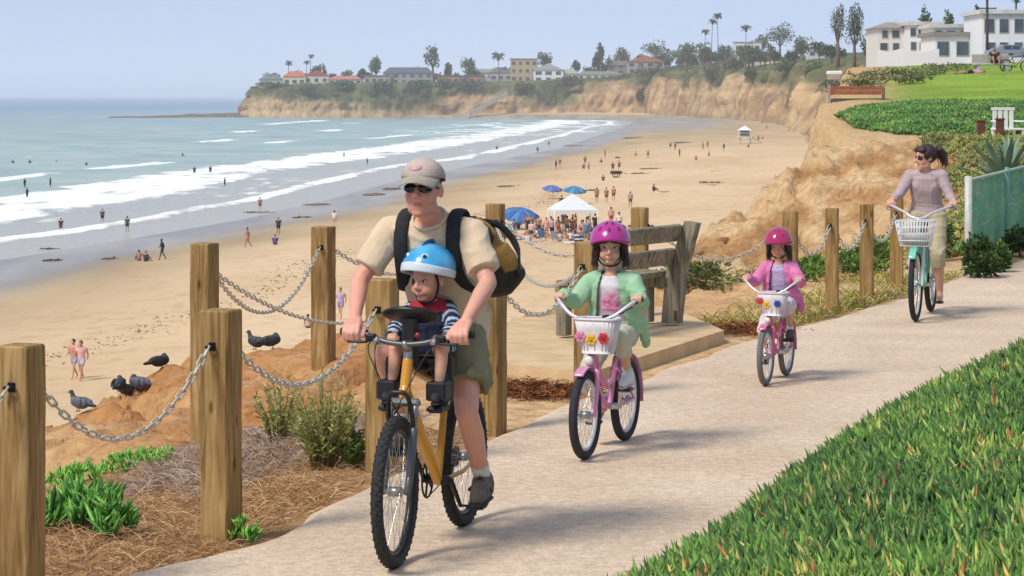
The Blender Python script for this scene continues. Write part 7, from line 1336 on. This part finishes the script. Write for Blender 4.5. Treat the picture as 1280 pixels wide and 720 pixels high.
for a in (('long kelp raft beside the standing bather', 325, 266, 2.6, 3), ('kelp clump left end on the wet sand', 145, 286, 1.2, 2), ('kelp clump by the slim dark figure', 132, 288, 1.0, 1.6), ('kelp streak below the wading bather', 62, 312, 1.2, 1.2), ('small kelp heap on the damp sand at far left', 66, 326, .8, 1), ('kelp patch left of the walker in black', 138, 324, .7, 1), ('kelp streak above the lookout post', 398, 256, 2.2, 3), ('kelp streak right of the long raft', 378, 272, 1.4, 2), ('thin kelp line near the father cap', 468, 243, 2.0, 4), ('kelp patch close to the cap brim', 490, 236, 1.6, 4), ('kelp streak on the far wet flat', 720, 182, 4, 10), ('dark weed on the far flat by the cove', 800, 172, 7, 14), ('weed streak left of the tower', 860, 178, 5, 8), ('weed line on the sand beyond the cart', 815, 211, 2.5, 3), ('weed clump beside the first weed line', 800, 217, 1.6, 2), ('kelp lump by the dark cart', 742, 238, 1.2, 2), ('kelp streak left of the periwinkle umbrella', 636, 233, 2, 3)): kelp(*a)
n = 1500; yw = rng.uniform(100, 320, n); sw = 33 + 2.2 * fbm(xyz(yw * .04, 0), 3, 3) + rng.normal(size=n) * .9; xw = XS(yw) + sw; q = rng.uniform(0, 6.28, n); me = blades_mesh('wrack_line', np.stack([xw, yw, beach_z(xw, yw) + .02], 1), np.stack([np.cos(q), np.sin(q), rng.uniform(0, .3, n)], 1), rng.uniform(.08, .28, n), rng.uniform(.03, .09, n), pick(['#7d6a4d', '#8f7a58', '#a08a66'], n)); me.materials.append(dry_mat); tag(link(me, 'wrack_line'), 'broken line of dried seaweed along the high tide mark', 'seaweed', kind='stuff')

# ================================================================== pigeons on the orange mound
def pigeon(label, x, y, face, tone, tuck=False, kind=0, Y=None):
    # feet on the ground where the sight line meets the mound
    Ys = np.linspace(14, 30, 700); X = (x - 640) * Ys / F; Z = CAMZ - (y - HY) * Ys / F; L_ = land(X, Ys); k = np.nonzero(Z <= L_ + .005)[0]; k = k[0] if len(k) else int(np.argmin(np.abs(Z - L_)))
    o = empty('pigeon', label, 'pigeon', (X[k], Ys[k], float(L_[k])), R(face), 'pigeons resting on the mound'); o.scale = (.80,) * 3; tn = np.array(lin(tone)[:3]); dk = tn * .35; nk = np.array(lin('#4a5a58')[:3])
    mb = MB(); mb.ell((0, 0, .10), (.115, .065, .070), Matrix.Rotation(R(-12), 3, 'Y')); mb.ell((.06, 0, .115), (.06, .058, .06)); mb.cap((-.08, 0, .095), (-.20, 0, .07), .035, .018)
    if tuck: mb.ell((.055, .015, .172), (.035, .030, .030)); bx_ = (.085, .02, .165)
    else: mb.cap((.08, 0, .14), (.105, 0, .205), .036, .024); mb.ell((.115, 0, .222), (.032, .024, .025)); bx_ = (.148, 0, .216)
    def pc(co, nr):
        out = np.tile(tn, (len(co), 1)); out = out * (1 + .2 * vnoise(co * 40, 3)[:, None]); m = sstep(.15, .19, co[:, 2])[:, None]; out = out * (1 - m) + nk * .5 * m; t = sstep(-.11, -.15, co[:, 0])[:, None]; return np.clip(out * (1 - t) + dk * t, .004, 1)
    b_ = organic(mb, 'body', M('feather', attr='Col', rough=.6), o, .007, 4, None, pc); MB().cap(bx_, (bx_[0] + .022, bx_[1], bx_[2] - .006), .006, .002, 6).build('beak', M('beak', '#3a3532', rough=.5), o)
    for s_ in (-1, 1):
        w = MB(); w.ell((-.03, .055 * s_, .115), (.115, .018, .048), Matrix.Rotation(R(-10), 3, 'Y')); w.cap((-.10, .045 * s_, .10), (-.17, .02 * s_, .085), .02, .008); organic(w, 'wing', M('feather'), o, .007, 3, None, lambda co, nr: np.clip(np.tile(tn * .9, (len(co), 1)) * (1 - .65 * (np.abs(co[:, 0] + .05) < .016) - .5 * (np.abs(co[:, 0] + .115) < .016))[:, None], .004, 1)); MB().tube([(.02, .025 * s_, .06), (.025, .026 * s_, -.004)], .005, 5).tube([(.0, .026 * s_, .0), (.05, .03 * s_, .0)], .004, 5).build('leg', M('pink_leg', '#9a5a54', rough=.6), o)
    return o
for a in (('grey pigeon with barred wing standing at the left end', 100, 492, 160, '#62666f'), ('dark pigeon with its head tucked beside the chain', 149, 474, 80, '#34353b', True), ('brown grey pigeon lying lowest on the mound', 160, 500, 200, '#4d4746', True), ('pale winged pigeon resting beside the brown one', 173, 488, 160, '#5f5f6b', True), ('black fluffed pigeon alone on the ridge', 200, 454, 20, '#1e1e22', True), ('upright dark pigeon left of the pair by the post', 320, 423, 150, '#3c4046'), ('crouched dark pigeon right of the pair', 339, 422, 10, '#303339', True)): pigeon(*a)
# stones at the foot of the sandstone face
def stone(label, x, y, Y, r, col):
    X = (x - 640) * Y / F; mb = MB(); mb.ell((0, 0, 0), (r, r * .8, r * .62), None, 12, 9); mb.ell((r * .4, r * .1, r * .1), (r * .6, r * .55, r * .5)); o = organic(mb, 'boulder', M('stone_' + col, col, tuple(.7 * q for q in lin(col)[:3]), scale=5, rough=.95, bump=.5), None, r * .09, 2, lambda co, nr: r * .16 * fbm(co / r * 1.6, 4, int(x))); o.location = (X, Y, lz(X, Y) + r * .25); o.rotation_euler.z = x; tag(o, label, 'boulder')
for a in (('dark red boulder below the sandstone face', 1021, 0, 41.5, .26, '#7d5138'), ('tan boulder left of the dark red boulder', 1003, 0, 42.5, .26, '#b08a5c'), ('pale boulder behind the first far posts', 1012, 0, 40.0, .30, '#c4a67c'), ('grey boulder right of the dark red boulder', 1052, 0, 42.0, .24, '#9a8468'), ('brown block on the descending ridge', 905, 0, 49.5, .16, '#8a6444'), ('tan block lower on the ridge', 872, 0, 47.8, .16, '#a07c52'), ('brown boulder between the middle far posts', 1066, 0, 40.5, .28, '#8d6a4a')): stone(*a)

# ================================================================== the far lawn: resting cyclist, parked car
Yl = 118; p = wp(1240, 88, Yl); zl = lz(p.x, Yl); o = empty('lawn_bench', 'pale concrete bench at the far edge of the lawn', 'bench', (p.x, Yl, zl), R(5)); cm = M('bench_concrete', '#b8b5ac', '#a5a298', scale=6, rough=.9)
MB().box((0, 0, .42), (1.9, .5, .10), None, .02).build('seat', cm, o); MB().box((0, .24, .68), (1.9, .09, .5), None, .02).build('backrest', cm, o); [MB().box((sx, 0, .19), (.2, .45, .38), None, .02).build('leg', cm, o) for sx in (-.7, .7)]
J = pose('sit'); 
q = bather('person in dark top sitting on the lawn bench', 0, 0, 'sit', '#33302f', '#2c2c30', -90, 1.0, '#a8785f', (p.x + .1, Yl - .05, zl + .40)); q['group'] = 'people on the lawn'
p2 = wp(1214, 92, Yl - 3); q = bather('person lying on the grass beside the lawn bench', 0, 0, 'lie', '#c98a98', '#26262c', 200, 1.0, '#b08468', (p2.x, Yl - 3, lz(p2.x, Yl - 3))); q['group'] = 'people on the lawn'
b2 = empty('bicycle', 'parked dark bicycle at the right edge of the lawn', 'bicycle', (wp(1270, 0, Yl).x, Yl, lz(wp(1270, 0, Yl).x, Yl)), R(12))
for c_ in ((-.52, 0, .335), (.55, 0, .335)): wheel(b2, c_, .335, .025, alu, rubber, 16)
mb = MB(); [mb.cap(a, c_, .02, .018) for a, c_ in (((.42, 0, .8), (-.05, 0, .29)), ((.42, 0, .86), (-.2, 0, .75)), ((-.05, 0, .29), (-.22, 0, .85)), ((-.2, 0, .72), (-.52, 0, .335)), ((-.05, 0, .29), (-.52, 0, .335)), ((.40, 0, .9), (.55, 0, .335)))]; mb.build('frame', M('dark_frame', '#3a2f2c', rough=.4), b2); saddle(b2, (-.25, 0, .92)); MB().tube([(.36, -.28, .98), (.42, 0, .97), (.36, .28, .98)], .014, 6).build('handlebar', blackp, b2)
pc_ = wp(1262, 70, 230); o = empty('parked_car', 'silver car parked before the white houses', 'car', (pc_.x, 230, far_z(pc_.x, 230) if False else pc_.z - .4), R(8)); cz = 0
mb = MB(); prof = [(-2.2, .35), (2.2, .35), (2.25, .75), (1.4, .95), (.7, 1.45), (-.9, 1.48), (-1.7, 1.0), (-2.25, .9)]; n = len(prof); vs = [(x, -.85, z) for x, z in prof] + [(x, .85, z) for x, z in prof]; mb.add(vs, [tuple(range(n - 1, -1, -1)), tuple(range(n, 2 * n))] + [(i, (i + 1) % n, n + (i + 1) % n, n + i) for i in range(n)], False); mb.build('body', M('car_silver', '#a9adb0', rough=.25, metal=.5), o)
for sx in (-1.4, 1.4): MB().torus((sx, -.86, .33), (0, 1, 0), .24, .09, 24, 8).build('wheel', rubber, o)
for x0_, x1_ in ((-.85, -.1), (.0, .75)): MB().box(((x0_ + x1_) / 2, -.86, 1.2), (x1_ - x0_, .02, .36)).build('window', glass, o)
